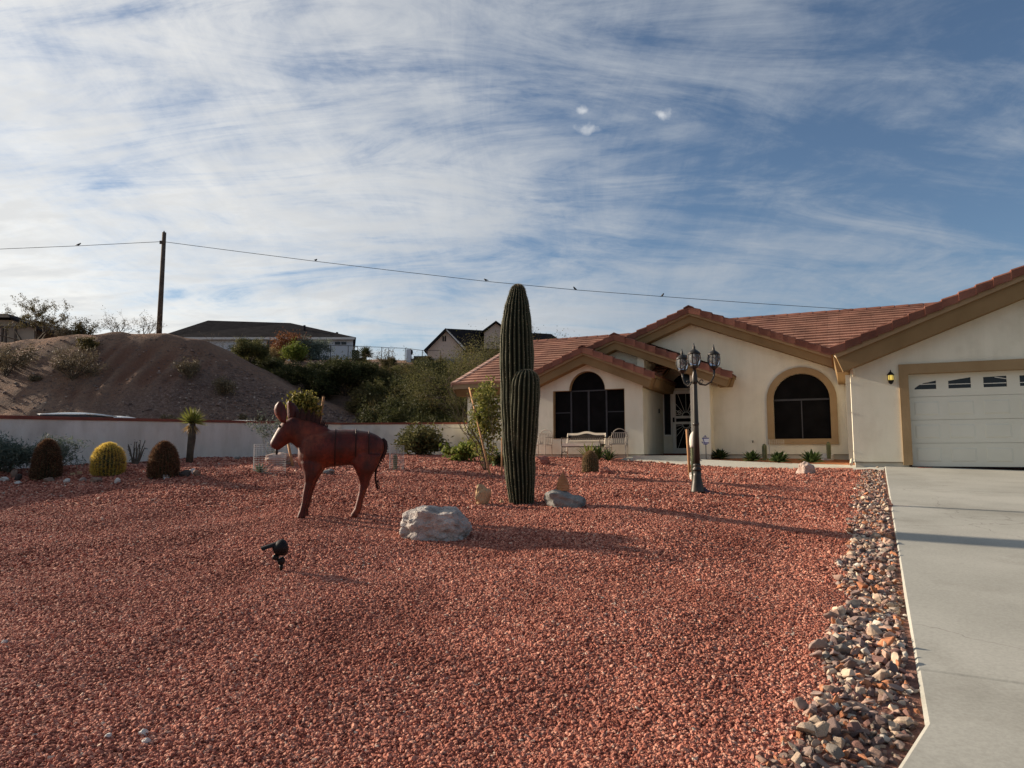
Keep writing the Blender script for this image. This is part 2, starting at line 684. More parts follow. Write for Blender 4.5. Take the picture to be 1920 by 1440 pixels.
def rock_mesh(name, seed, sub=2, rough=0.35, scale=(1, 1, 1), planes=7, flat_bottom=None):
    """an angular stone: a sphere cut by random planes, then roughened"""
    rng = random.Random(seed)
    bm = bmesh.new()
    bmesh.ops.create_icosphere(bm, subdivisions=sub, radius=1.0)
    pl = []
    for _ in range(planes):
        n = Vector((rng.gauss(0, 1), rng.gauss(0, 1), rng.gauss(0, 1))).normalized()
        pl.append((n, rng.uniform(0.52, 0.85)))
    off = Vector((rng.uniform(-50, 50), rng.uniform(-50, 50), rng.uniform(-50, 50)))
    for v in bm.verts:
        for n, d in pl:
            k = v.co.dot(n)
            if k > d:
                v.co -= n * (k - d) * 0.92
        q = v.co.copy()
        v.co += v.co.normalized() * (mnoise.fractal(q * 1.6 + off, 0.9, 2.1, 5) * rough * 0.35)
        v.co = Vector((v.co.x * scale[0], v.co.y * scale[1], v.co.z * scale[2]))
        if flat_bottom is not None and v.co.z < flat_bottom:
            v.co.z = flat_bottom
    me = bpy.data.meshes.new(name)
    bm.to_mesh(me)
    bm.free()
    return me


def chip_mesh(name, seed, scale=(1, 1, 1), n=13):
    """an angular broken stone: the hull of a few random points"""
    rng = random.Random(seed)
    bm = bmesh.new()
    for _ in range(n):
        d = Vector((rng.gauss(0, 1), rng.gauss(0, 1), rng.gauss(0, 1))).normalized() * rng.uniform(0.75, 1.1)
        bm.verts.new((d.x * scale[0], d.y * scale[1], d.z * scale[2]))
    r = bmesh.ops.convex_hull(bm, input=bm.verts)
    bmesh.ops.delete(bm, geom=[g for g in r['geom_interior'] if isinstance(g, bmesh.types.BMVert)], context='VERTS')
    bmesh.ops.recalc_face_normals(bm, faces=bm.faces)
    bmesh.ops.bevel(bm, geom=list(bm.edges), offset=0.05, segments=1, affect='EDGES')
    me = bpy.data.meshes.new(name)
    bm.to_mesh(me)
    bm.free()
    return me

# ================================================================== the ground
CRX = [-120, -60, -40, -26.7, -23.6, -20.6, -18.3, -16.1, -13.4, -11.1, -8.9, -7.2, -4, 0, 300]
CRZ = [8.6, 8.6, 8.2, 7.5, 7.75, 8.0, 7.95, 7.35, 6.0, 4.8, 3.94, 3.2, 2.2, 1.5, 1.5]


def fbm(x, y, seed, octv=4):
    rng = np.random.default_rng(seed)
    z = np.zeros_like(x)
    amp, fr = 1.0, 1.0
    for _ in range(octv):
        for _k in range(4):
            a = rng.uniform(0, 2 * pi)
            p = rng.uniform(0, 6.28)
            k = fr * rng.uniform(0.7, 1.4)
            z += amp * 0.35 * np.sin(k * (x * cos(a) + y * sin(a)) + p)
        amp *= 0.5
        fr *= 2.05
    return z


def land_z(x, y):
    x = np.asarray(x, float)
    y = np.asarray(y, float)
    base = np.minimum(np.interp(y, LY, LZ), np.interp(y, RY, RZ)) - 0.28
    cr = np.interp(x, CRX, CRZ)
    prof = np.interp(y, [27.5, 29, 37, 40, 46], [0, 0.12, 1, 0.985, 0.9])
    prof = prof - 0.05 * np.sin(pi * np.clip((y - 28) / 9, 0, 1)) * (1 + 0 * x)
    mound = 1.3 + (cr - 1.3) * prof
    slope = np.interp(y, [29, 33, 40, 50, 57, 3000], [1.3, 2.0, 4.3, 7.9, 9.1, 9.1])
    z = np.maximum(mound, slope)
    far = y > 27
    # rills down the bare face of the mound and a rough skin everywhere behind the wall
    wx = x + 0.5 * np.sin(y * 0.8) + 0.8 * (y - 33) * 0.25
    rill = -0.24 * np.abs(np.sin(wx * 3.6 + 1.1 * np.sin(wx * 0.9))) ** 0.7
    wr = sstep(y, 29.5, 32) * (1 - sstep(y, 34.6, 36.6)) * sstep(x, -22.6, -20) * (1 - sstep(x, -15.5, -12.5))
    z = z + far * (rill * wr + 0.13 * fbm(x * 1.1, y * 1.1, 5))
    return np.where(far, np.maximum(z, base + 0.05), base)


def grid_mesh(name, X, Y, Z):
    ny, nx = X.shape
    V = np.stack([X, Y, Z], -1).reshape(-1, 3)
    i = np.arange(ny * nx).reshape(ny, nx)
    F = np.stack([i[:-1, :-1], i[:-1, 1:], i[1:, 1:], i[1:, :-1]], -1).reshape(-1, 4)
    me = bpy.data.meshes.new(name)
    me.from_pydata(V.tolist(), [], F.tolist())
    me.polygons.foreach_set('use_smooth', [True] * len(F))
    me.update()
    return me


def mat_land():
    m, nt, N, L, bs = new_mat('desert_dirt')
    c = ramp(nt, noise_n(nt, 0.45, 7, 0.6), [(0.3, (0.215, 0.125, 0.085)), (0.55, (0.29, 0.180, 0.125)), (0.75, (0.33, 0.23, 0.17))])
    spots = ramp(nt, noise_n(nt, 5.5, 6, 0.7), [(0.50, (0, 0, 0)), (0.62, (0.8, 0.8, 0.8))])
    c = mixc(nt, spots, c, (0.15, 0.11, 0.095))
    lite = ramp(nt, noise_n(nt, 9.0, 4, 0.7), [(0.66, (0, 0, 0)), (0.74, (0.7, 0.7, 0.7))])
    c = mixc(nt, lite, c, (0.36, 0.30, 0.26))
    # red clay showing in the rills, grey dust elsewhere
    ra = N.new('ShaderNodeAttribute')
    ra.attribute_name = 'rill'
    c = mixc(nt, ramp(nt, ra.outputs['Fac'], [(0.15, (0, 0, 0)), (0.75, (0.85, 0.85, 0.85))]), c, (0.185, 0.088, 0.058))
    sa = N.new('ShaderNodeAttribute')
    sa.attribute_name = 'stony'
    stone = ramp(nt, noise_n(nt, 7.0, 7, 0.75), [(0.40, (0.135, 0.088, 0.072)), (0.55, (0.24, 0.165, 0.135)), (0.68, (0.36, 0.28, 0.235))])
    c = mixc(nt, sa.outputs['Fac'], c, stone)
    L.new(c, bs.inputs['Base Color'])
    bs.inputs['Roughness'].default_value = 0.97
    bs.inputs['Specular IOR Level'].default_value = 0.1
    bump(nt, bs, noise_n(nt, 6.0, 8, 0.7), 1.0, 0.25)
    return m


M['land'] = mat_land()
xs = np.concatenate([np.linspace(-1500, -60, 14), np.linspace(-56, -42, 8), np.arange(-40, 6, 0.2), np.linspace(7, 40, 16), np.linspace(60, 1500, 12)])
ys = np.concatenate([np.linspace(-60, 20, 24), np.arange(22, 60, 0.4), np.linspace(62, 120, 12), np.linspace(160, 3000, 14)])
X, Y = np.meshgrid(xs, ys)
o = obj('ground', grid_mesh('ground', X, Y, land_z(X, Y)), 'land')
wx_ = X + 0.5 * np.sin(Y * 0.8) + 0.8 * (Y - 33) * 0.25
wr0 = sstep(Y, 31.0, 33.6) * (1 - sstep(Y, 35.2, 37.0)) * sstep(X, -22.6, -20) * (1 - sstep(X, -15.5, -12.5))
ril = wr0 * np.abs(np.sin(wx_ * 3.6 + 1.1 * np.sin(wx_ * 0.9))) ** 0.9 * np.clip(0.75 + 0.5 * fbm(X * 1.5, Y * 1.5, 12), 0.2, 1)
sto = np.clip(sstep(X - 0.9 * (Y - 30), -22.0, -17.5) * (Y > 27) * (1 - sstep(Y, 35.5, 37.5)) + 0.25 * fbm(X * 0.8, Y * 0.8, 9), 0, 0.9) * (Y > 27) * (Y < 38)
for nm_, ar_ in (('rill', ril), ('stony', sto)):
    at_ = o.data.attributes.new(nm_, 'FLOAT', 'POINT')
    at_.data.foreach_set('value', ar_.astype(np.float32).reshape(-1))
struct(o)


def wall_x(y):
    return -8.87 + 3.27 * (y - 12.3) / 11.0


def edge_x(y):
    return D_TOP.x + DD[0] * (y - D_TOP.y) / DD[1]


def mat_gravel_bed():
    m, nt, N, L, bs = new_mat('gravel_bed')
    t = N.new('ShaderNodeTexCoord')
    v = N.new('ShaderNodeTexVoronoi')
    v.inputs['Scale'].default_value = 34
    L.new(t.outputs['Object'], v.inputs['Vector'])
    sepc = N.new('ShaderNodeSeparateColor')
    L.new(v.outputs['Color'], sepc.inputs[0])
    c = ramp(nt, sepc.outputs[0], [(0.0, (0.18, 0.056, 0.038)), (0.3, (0.31, 0.108, 0.074)), (0.6, (0.41, 0.155, 0.107)), (0.85, (0.49, 0.23, 0.165)), (1.0, (0.55, 0.37, 0.28))])
    big = ramp(nt, noise_n(nt, 0.6, 6, 0.6), [(0.3, (0.86, 0.84, 0.83)), (0.7, (1.1, 1.08, 1.06))])
    c = mixc(nt, 1.0, c, big, 'MULTIPLY')
    L.new(c, bs.inputs['Base Color'])
    bs.inputs['Roughness'].default_value = 0.9
    bs.inputs['Specular IOR Level'].default_value = 0.2
    inv = N.new('ShaderNodeMath')
    inv.operation = 'SUBTRACT'
    inv.inputs[0].default_value = 1.0
    L.new(v.outputs['Distance'], inv.inputs[1])
    bump(nt, bs, inv.outputs[0], 0.9, 0.02)
    return m


M['gravel_bed'] = mat_gravel_bed()
yy = np.arange(0.4, 27.0, 0.16)
tt = np.linspace(0, 1, 110)
Yg = np.repeat(yy[:, None], len(tt), 1)
xl = wall_x(yy) - 0.8
xr = np.where(yy < D_TOP.y - 0.2, edge_x(yy) + 0.25, 12.5)
xr = np.where(yy < D_COR.y + 0.1, D_COR.x + (D_FLARE.x - D_COR.x) / (D_FLARE.y - D_COR.y) * (yy - D_COR.y) + 0.15, xr)
Xg = xl[:, None] + (xr - xl)[:, None] * tt[None, :]
Zg = yard_z(Xg, Yg)
in_house = ((Xg - HG[0]) * HB[0] + (Yg - HG[1]) * HB[1]) > 3.0
Zg = np.where(in_house & (Xg > -3), np.minimum(Zg, 1.15), Zg)
yard = struct(obj('gravel_yard', grid_mesh('gravel_yard', Xg, Yg, Zg), 'gravel_bed'))


# loose stones of the yard: real stones, instanced on points
def stone_nodes(name, nvar, mat, sub=2, seed=0):
    ng = bpy.data.node_groups.new(name, 'GeometryNodeTree')
    ng.interface.new_socket('Geometry', in_out='INPUT', socket_type='NodeSocketGeometry')
    ng.interface.new_socket('Geometry', in_out='OUTPUT', socket_type='NodeSocketGeometry')
    n, l = ng.nodes, ng.links
    gi, go = n.new('NodeGroupInput'), n.new('NodeGroupOutput')
    join = n.new('GeometryNodeJoinGeometry')
    for k in range(nvar):
        ico = n.new('GeometryNodeMeshIcoSphere')
        ico.inputs['Subdivisions'].default_value = sub
        pos = n.new('GeometryNodeInputPosition')
        add = n.new('ShaderNodeVectorMath')
        add.operation = 'ADD'
        add.inputs[1].default_value = (seed + k * 7.31, k * 3.17, -k * 5.9)
        l.new(pos.outputs[0], add.inputs[0])
        vo = n.new('ShaderNodeTexVoronoi')
        vo.inputs['Scale'].default_value = 0.95
        l.new(add.outputs[0], vo.inputs['Vector'])
        sc = n.new('ShaderNodeVectorMath')
        sc.operation = 'SCALE'
        mr = n.new('ShaderNodeMapRange')
        mr.inputs[1].default_value, mr.inputs[2].default_value = 0.1, 0.8
        mr.inputs[3].default_value, mr.inputs[4].default_value = -0.42, 0.42
        l.new(vo.outputs['Distance'], mr.inputs[0])
        l.new(pos.outputs[0], sc.inputs[0])
        l.new(mr.outputs[0], sc.inputs['Scale'])
        sp_ = n.new('GeometryNodeSetPosition')
        l.new(ico.outputs[0], sp_.inputs[0])
        l.new(sc.outputs[0], sp_.inputs['Offset'])
        sm = n.new('GeometryNodeSetMaterial')
        sm.inputs['Material'].default_value = mat
        l.new(sp_.outputs[0], sm.inputs[0])
        ti = n.new('GeometryNodeGeometryToInstance')
        l.new(sm.outputs[0], ti.inputs[0])
        l.new(ti.outputs[0], join.inputs[0])
    iop = n.new('GeometryNodeInstanceOnPoints')
    l.new(gi.outputs[0], iop.inputs['Points'])
    l.new(join.outputs[0], iop.inputs['Instance'])
    iop.inputs['Pick Instance'].default_value = True

    def attr(nm, ty):
        a = n.new('GeometryNodeInputNamedAttribute')
        a.data_type = ty
        a.inputs['Name'].default_value = nm
        return a.outputs[0]
    l.new(attr('pick', 'INT'), iop.inputs['Instance Index'])
    e2r = n.new('FunctionNodeEulerToRotation')
    l.new(attr('rot', 'FLOAT_VECTOR'), e2r.inputs[0])
    l.new(e2r.outputs[0], iop.inputs['Rotation'])
    l.new(attr('siz', 'FLOAT_VECTOR'), iop.inputs['Scale'])
    l.new(iop.outputs[0], go.inputs[0])
    return ng


def mat_stones(name, stops, nscale=30, rough=0.85):
    m, nt, N, L, bs = new_mat(name)
    src = N.new('ShaderNodeObjectInfo').outputs['Random']
    c = ramp(nt, src, stops)
    var = ramp(nt, noise_n(nt, 1.6, 3, 0.6), [(0.3, (0.72, 0.70, 0.69)), (0.7, (1.2, 1.2, 1.18))])
    c = mixc(nt, 1.0, c, var, 'MULTIPLY')
    # dusty and redder patches over the yard
    g = N.new('ShaderNodeNewGeometry')
    pn = N.new('ShaderNodeTexNoise')
    pn.inputs['Scale'].default_value = 1.1
    pn.inputs['Detail'].default_value = 6
    pn.inputs['Roughness'].default_value = 0.65
    L.new(g.outputs['Position'], pn.inputs[0])
    pat = ramp(nt, pn.outputs[0], [(0.32, (0.70, 0.60, 0.58)), (0.5, (0.98, 0.97, 0.96)), (0.68, (1.18, 1.22, 1.22))])
    c = mixc(nt, 1.0, c, pat, 'MULTIPLY')
    L.new(c, bs.inputs['Base Color'])
    bs.inputs['Roughness'].default_value = rough
    bs.inputs['Specular IOR Level'].default_value = 0.2
    return m


M['gravel'] = mat_stones('gravel_stones', [(0.0, (0.155, 0.050, 0.036)), (0.25, (0.29, 0.098, 0.068)), (0.5, (0.41, 0.150, 0.104)),
                                           (0.75, (0.51, 0.215, 0.150)), (0.97, (0.59, 0.31, 0.225)), (0.99, (0.58, 0.40, 0.31)), (1.0, (0.52, 0.44, 0.36))])


def point_cloud(name, P, rot, siz, pick, ng):
    me = bpy.data.meshes.new(name)
    me.vertices.add(len(P))
    me.vertices.foreach_set('co', P.astype(np.float32).reshape(-1))
    for nm, ty, arr in (('rot', 'FLOAT_VECTOR', rot), ('siz', 'FLOAT_VECTOR', siz)):
        a = me.attributes.new(nm, ty, 'POINT')
        a.data.foreach_set('vector', arr.astype(np.float32).reshape(-1))
    a = me.attributes.new('pick', 'INT', 'POINT')
    a.data.foreach_set('value', pick.astype(np.int32))
    me.update()
    o = bpy.data.objects.new(name, me)
    C.objects.link(o)
    md = o.modifiers.new('stones', 'NODES')
    md.node_group = ng
    return o


rng = np.random.default_rng(7)
pts, szs = [], []
for y0, y1, dens, s0, s1 in ((1.9, 3.6, 8000, 0.0054, 0.0098), (3.6, 6.0, 6600, 0.0058, 0.0100), (6.0, 9.0, 3400, 0.0074, 0.0118),
                             (9.0, 13.0, 900, 0.010, 0.0155), (13.0, 22.0, 150, 0.013, 0.020)):
    wl_, wr_ = -0.80 * y1 - 0.7, 0.80 * y1 + 0.5
    n = int((y1 - y0) * (wr_ - wl_) * dens)
    x = rng.uniform(wl_, wr_, n)
    y = rng.uniform(y0, y1, n)
    edge = np.where(y > D_COR.y, edge_x(y), D_COR.x + (D_FLARE.x - D_COR.x) / (D_FLARE.y - D_COR.y) * (y - D_COR.y))
    bor = 0.46 + 0.07 * np.sin(y * 3.1) + 0.05 * np.sin(y * 7.7) + 0.12 * np.clip((4.2 - y) / 1.4, 0, 1)
    k = (x > np.maximum(-0.79 * y - 0.6, wall_x(y) + 0.1)) & (x < np.minimum(0.79 * y + 0.4, edge - bor + rng.normal(0, 0.04, n)))
    hb = (x - HG[0]) * HB[0] + (y - HG[1]) * HB[1]
    ha = (x - HG[0]) * HA[0] + (y - HG[1]) * HA[1]
    walk = np.interp(x, [3.0, 3.9, 5.2, 6.9, 7.7, 8.2], [20.6, 19.9, 18.9, 17.1, 16.1, 15.6])
    k &= ~((x > 2.6) & (y > walk)) & ~((hb > 2.2) & (ha > -9.5))
    x, y = x[k], y[k]
    s = rng.uniform(s0, s1, len(x)) * np.where(rng.random(len(x)) < 0.02, 1.45, 1.0)
    z = yard_z(x, y) + s * rng.uniform(0.05, 0.75, len(x))
    pts.append(np.stack([x, y, z], 1))
    szs.append(np.stack([s * rng.uniform(0.9, 1.5, len(x)), s * rng.uniform(0.75, 1.15, len(x)), s * rng.uniform(0.5, 0.95, len(x))], 1))
P, Z3 = np.concatenate(pts), np.concatenate(szs)
gr = point_cloud('gravel', P, np.stack([rng.normal(0, 0.5, len(P)), rng.normal(0, 0.5, len(P)), rng.uniform(0, 6.28, len(P))], 1),
                 Z3, rng.integers(0, 8, len(P)), stone_nodes('gravel_nodes', 8, M['gravel'], 2))
gr['kind'] = 'stuff'
gr['label'] = 'red and pink crushed gravel covering the front yard'
print('gravel stones', len(P))

# ------------------------------------------------------------------ driveway, walkway, planting bed
def mat_drive():
    m = mat_noise('driveway_slab', (0.33, 0.325, 0.285), (0.41, 0.402, 0.355), 0.7, 0.88, 120, 0.25, 0.004, spec=0.2,
                  stain=((0.25, 0.24, 0.205), 0.8, 0.75), detail=8)
    nt = m.node_tree
    bs = nt.nodes['Principled BSDF']
    src = bs.inputs['Base Color'].links[0].from_socket
    t = nt.nodes.new('ShaderNodeTexCoord')
    ns = nt.nodes.new('ShaderNodeTexNoise')
    ns.inputs['Scale'].default_value = 1.6
    ns.inputs['Detail'].default_value = 5
    nt.links.new(t.outputs['Object'], ns.inputs[0])
    ad = nt.nodes.new('ShaderNodeVectorMath')
    ad.operation = 'ADD'
    nt.links.new(t.outputs['Object'], ad.inputs[0])
    nt.links.new(ns.outputs['Color'], ad.inputs[1])
    v = nt.nodes.new('ShaderNodeTexVoronoi')
    v.feature = 'DISTANCE_TO_EDGE'
    v.inputs['Scale'].default_value = 0.30
    nt.links.new(ad.outputs[0], v.inputs['Vector'])
    crack = ramp(nt, v.outputs['Distance'], [(0.0, (0.55, 0.55, 0.55)), (0.0022, (0.0, 0.0, 0.0))])
    c = mixc(nt, crack, src, (0.16, 0.15, 0.13))
    fine = ramp(nt, noise_n(nt, 45, 4, 0.7), [(0.35, (0.9, 0.9, 0.9)), (0.65, (1.08, 1.08, 1.08))])
    c = mixc(nt, 1.0, c, fine, 'MULTIPLY')
    nt.links.new(c, bs.inputs['Base Color'])
    return m


M['drive'] = mat_drive()
drv = bpy.data.objects.new('driveway', None)
C.objects.link(drv)
struct(drv)


def s_of(p):
    return (p.x - D_TOP.x) * DD[0] + (p.y - D_TOP.y) * DD[1]


def edge_pt(s):
    return np.array([D_TOP.x + DD[0] * s, D_TOP.y + DD[1] * s])


def slab(pts2, name='slab', thick=0.14):
    n = len(pts2)
    # subdivided top is not needed: the plane is flat; a narrow chamfer rounds the edge
    cx, cy = sum(p[0] for p in pts2) / n, sum(p[1] for p in pts2) / n
    inn = []
    for p in pts2:
        dx, dy = cx - p[0], cy - p[1]
        q = 0.018 / sqrt(dx * dx + dy * dy)
        inn.append((p[0] + dx * q, p[1] + dy * q))
    v = [(p[0], p[1], float(drive_z(p[1])) - thick) for p in pts2] + [(p[0], p[1], float(drive_z(p[1])) - 0.012) for p in pts2] \
        + [(p[0], p[1], float(drive_z(p[1]))) for p in inn]
    f = [tuple(range(2 * n, 3 * n))] + [(i, (i + 1) % n, n + (i + 1) % n, n + i) for i in range(n)] \
        + [(n + i, n + (i + 1) % n, 2 * n + (i + 1) % n, 2 * n + i) for i in range(n)]
    m = MB()
    m.add(v, f)
    return m.build(name, 'drive', drv)


s_top = -0.55
js = [s_top, s_of(ground_on_drive(1668, 914)), s_of(ground_on_drive(1673, 947)), s_of(ground_on_drive(1724, 1255)), s_of(D_COR)]
for i in range(len(js) - 1):
    a, b = edge_pt(js[i] + (0.007 if i else 0)), edge_pt(js[i + 1] - (0.007 if i < len(js) - 2 else -0.0))
    w = HA[:2] * 7.0
    if i == 0:
        hb0 = (D_TOP.x - HG[0]) * HB[0] + (D_TOP.y - HG[1]) * HB[1]
        a = edge_pt((0.012 - hb0) / float(np.dot(DD, HB[:2])))      # up to the garage front
        slab([tuple(b), tuple(b + w), tuple(a + w), tuple(a + w + HB[:2] * 0.16), tuple(a + HA[:2] * 0.6 + HB[:2] * 0.16), tuple(a + HA[:2] * 0.59), tuple(a)])
    elif i == len(js) - 2:
        f_ = np.array([D_FLARE.x, D_FLARE.y])
        dirf = f_ - b
        f2 = b + dirf * 3.2
        slab([tuple(a), tuple(b), tuple(f2), (f2[0] + 9, f2[1] - 6.5), tuple(a + w)])
    else:
        slab([tuple(a), tuple(b), tuple(b + w), tuple(a + w)])

WF = [at(1657, 879.5, 15.7), at(1598, 881, 16.15), at(1498, 879, 17.1), at(1400, 875.5, 18.0), at(1309, 871, 18.9), at(1220, 863, 20.0), at(1165, 860.5, 20.7)]
WB = [at(1662, 873.8, 16.7), at(1600, 872, 17.25), at(1498, 869, 18.2), at(1400, 865.2, 19.1), at(1309, 861, 20.0), at(1240, 857.4, 21.2), at(1180, 856.2, 21.4)]
wk = MB()
n = len(WF)
v = [tuple(p) for p in WF] + [tuple(p) for p in WB] + [(p.x, p.y, p.z - 0.15) for p in WF] + [(p.x, p.y, p.z - 0.15) for p in WB]
f = []
for i in range(n - 1):
    f += [(i, i + 1, n + i + 1, n + i), (i, 2 * n + i, 2 * n + i + 1, i + 1), (n + i, n + i + 1, 3 * n + i + 1, 3 * n + i)]
f += [(0, n, 3 * n, 2 * n), (n - 1, 2 * n - 1, 4 * n - 1, 3 * n - 1)]
wk.add(v, f)
struct(wk.build('walkway', 'concrete'))

bed = MB()
rows = []
B1 = [WB[i] + Vector((0, 0.02, -0.03)) for i in range(0, 5)]
for i, p in enumerate(B1):
    a_ = [0.02, -0.05, -1.3, -2.5, -3.7][i]
    q = HW(a_, 3.36, 1.40)
    rows.append([p + (q - p) * t + Vector((0, 0, 0.03 * sin(5 * t + i))) for t in np.linspace(0, 1, 8)])
Xb = np.array([[p.x for p in r] for r in rows])
Yb = np.array([[p.y for p in r] for r in rows])
Zb = np.array([[p.z for p in r] for r in rows])
struct(obj('planting_bed', grid_mesh('planting_bed', Xb, Yb, Zb), 'soil'))

# ------------------------------------------------------------------ the strip of loose rocks along the driveway
STONE_STOPS = [(0.0, (0.16, 0.115, 0.11)), (0.09, (0.27, 0.195, 0.175)), (0.22, (0.42, 0.285, 0.225)), (0.36, (0.24, 0.135, 0.115)),
               (0.46, (0.50, 0.40, 0.31)), (0.60, (0.48, 0.21, 0.11)), (0.74, (0.33, 0.25, 0.215)), (0.82, (0.54, 0.42, 0.32)),
               (0.90, (0.24, 0.215, 0.19)), (0.95, (0.60, 0.56, 0.49))]
M['border_stone'] = mat_random('border_stone', STONE_STOPS, 0.85, 14.0, False, 40, 0.7, bdist=0.006)
M['border_stone_island'] = mat_random('border_stone_far', STONE_STOPS, 0.85, 14.0, True, 40, 0.6, bdist=0.006)
# bed under the stones
ye = np.linspace(D_COR.y - 1.5, D_TOP.y + 0.5, 120)


def edge_left_x(y):
    y = np.asarray(y, float)
    return np.where(y > D_COR.y, edge_x(y), D_COR.x + (D_FLARE.x - D_COR.x) / (D_FLARE.y - D_COR.y) * (y - D_COR.y))


Yr = np.repeat(ye[:, None], 7, 1)
Xr = edge_left_x(ye)[:, None] + np.linspace(0.03, -0.56, 7)[None, :] - (0.12 * np.clip((4.2 - ye) / 1.4, 0, 1))[:, None] * np.linspace(0, 1, 7)[None, :]
M['fines'] = mat_noise('dark_gravel_fines', (0.17, 0.085, 0.065), (0.30, 0.16, 0.125), 25, 0.95, 60, 1.0, 0.02, spec=0.1)
border = struct(obj('rock_border', grid_mesh('rock_border', Xr, Yr, yard_z(Xr, Yr) + 0.006), 'fines'))
rr = random.Random(11)
stone_meshes = [chip_mesh('stone', 100 + i, (rr.uniform(0.9, 1.35), rr.uniform(0.7, 1.0), rr.uniform(0.45, 0.85)), rr.randint(9, 14)) for i in range(22)]
for me in stone_meshes:
    me.materials.append(M['border_stone'])
cand = []
yv = D_COR.y - 1.15
while yv < D_TOP.y + 0.2:
    wid = 0.46 + 0.05 * sin(yv * 3.1) + 0.04 * sin(yv * 7.7) + 0.12 * min(max((4.2 - yv) / 1.4, 0), 1)
    e = float(edge_left_x(yv))
    nrow = 15 if yv < 8 else 10
    for k in range(nrow):
        d = wid * (k + rr.uniform(0.1, 0.9)) / nrow
        s = rr.uniform(0.016, 0.036) * (1.6 if rr.random() < 0.12 else 1.0)
        y_ = yv + rr.uniform(-0.04, 0.04)
        x_ = e - 0.012 - s - d
        z_ = float(yard_z(x_, y_)) + s * rr.uniform(0.1, 0.9) - 0.004
        cand.append((y_, x_, z_, s))
    yv += 0.036 if yv < 8 else 0.060
rest_v, rest_f = [], []
visible = [c for c in cand if c[0] > 2.75]
visible.sort()
for i, (y_, x_, z_, s) in enumerate(visible):
    me = stone_meshes[rr.randrange(len(stone_meshes))]
    R = Matrix.LocRotScale(Vector((x_, y_, z_)), (Matrix.Rotation(rr.uniform(0, 6.28), 3, 'Z') @ Matrix.Rotation(rr.gauss(0, 0.45), 3, 'X') @ Matrix.Rotation(rr.gauss(0, 0.45), 3, 'Y')).to_quaternion(), Vector((s, s, s)))
    if i < 298:
        o = bpy.data.objects.new('stone', me)
        C.objects.link(o)
        o.parent = border
        o.matrix_basis = R
    else:
        o0 = len(rest_v)
        rest_v += [tuple(R @ v.co) for v in me.vertices]
        rest_f += [tuple(j + o0 for j in p.vertices) for p in me.polygons]
m = MB()
m.v, m.f = rest_v, rest_f
o = m.build('stones', 'border_stone_island', border, recalc=False)
o['kind'] = 'stuff'
print('border stones', len(visible))

# stones edging the walkway
edging = struct(MB().add([tuple(p + Vector((0.02, -0.02, -0.05))) for p in WF] + [tuple(p + Vector((-0.06, -0.26, -0.05))) for p in WF],
                         [(i, i + 1, n + i + 1, n + i) for i in range(n - 1)]).build('walkway_edging', 'gravel_bed'))
M['edge_stone'] = mat_random('edge_stone', [(0, (0.42, 0.26, 0.18)), (0.25, (0.52, 0.36, 0.26)), (0.5, (0.36, 0.19, 0.13)), (0.75, (0.55, 0.45, 0.36)), (0.9, (0.26, 0.2, 0.17))], 0.9, 14)
em = [chip_mesh('edging_stone', 300 + i, (1.1, 0.85, 0.7), 11) for i in range(6)]
for me in em:
    me.materials.append(M['edge_stone'])
for i in range(n - 1):
    seg = (WF[i + 1] - WF[i])
    cnt = max(3, int(seg.length / 0.085))
    for k in range(cnt):
        p = WF[i] + seg * ((k + rr.random()) / cnt)
        s = rr.uniform(0.022, 0.055)
        o = bpy.data.objects.new('edging_stone', em[rr.randrange(6)])
        C.objects.link(o)
        o.parent = edging
        o.location = (p.x + rr.uniform(-0.02, 0.02), p.y - rr.uniform(0.03, 0.16), p.z - 0.05 + s * 0.4)
        o.rotation_euler = (rr.gauss(0, 0.4), rr.gauss(0, 0.4), rr.uniform(0, 6.28))
        o.scale = (s, s, s)

# ================================================================== the house
house = thing('house', 'single-storey cream stucco house with red tile roof, tan gables and attached garage', 'house', HW(0, 0, 1.2))


def hw(a, b, z):
    return HW(a, b, z)


def hpart(mb, name, mat, parent=None, smooth=False):
    p = parent if parent is not None else house
    return mb.build(name, mat, p, smooth, world=True)


def arch(a0, r, z0, n=18, flip=False):
    pts = [(a0 + r * cos(pi * k / n), z0 + r * sin(pi * k / n)) for k in range(n + 1)]
    return pts if not flip else pts[::-1]


ZF = 1.535
# --- garage front
gd0, gd1, gz0, gz1 = 1.165, 6.56, 1.25, 3.38
zj = lambda a: 3.515 + 0.406 * (a if a < 3.86 else 7.72 - a)
hpart(MB().poly([(0, 1.365), (gd0, 1.365), (gd0, gz1), (gd1, gz1), (gd1, 1.365), (7.72, 1.365), (7.72, zj(7.72)), (3.86, zj(3.86) + 0.02), (0, zj(0))], [], 0.0, 0.2, hw), 'wall', 'stucco')
hpart(MB().box(0.2, 7.5, 3.27, 3.29, 1.3, 3.4, hw), 'garage_back_wall', 'dark_hole')
hpart(MB().box(0.0, 0.2, 0.2, 3.28, 1.365, 3.55, hw), 'side_wall', 'stucco')
hpart(MB().box(0.022, gd0 - 0.05, 0.022, 0.19, 0.9, 1.356, hw), 'stem_wall', 'stem')
hpart(MB().box(gd1 + 0.05, 7.70, 0.022, 0.19, 0.9, 1.356, hw), 'stem_wall', 'stem')
hpart(MB().box(0.022, 0.19, 0.195, 3.27, 0.9, 1.356, hw), 'stem_wall', 'stem')
hpart(MB().box(-0.006, gd0 - 0.16, -0.006, 0.1, 1.352, 1.368, hw), 'weep_screed', 'screed')
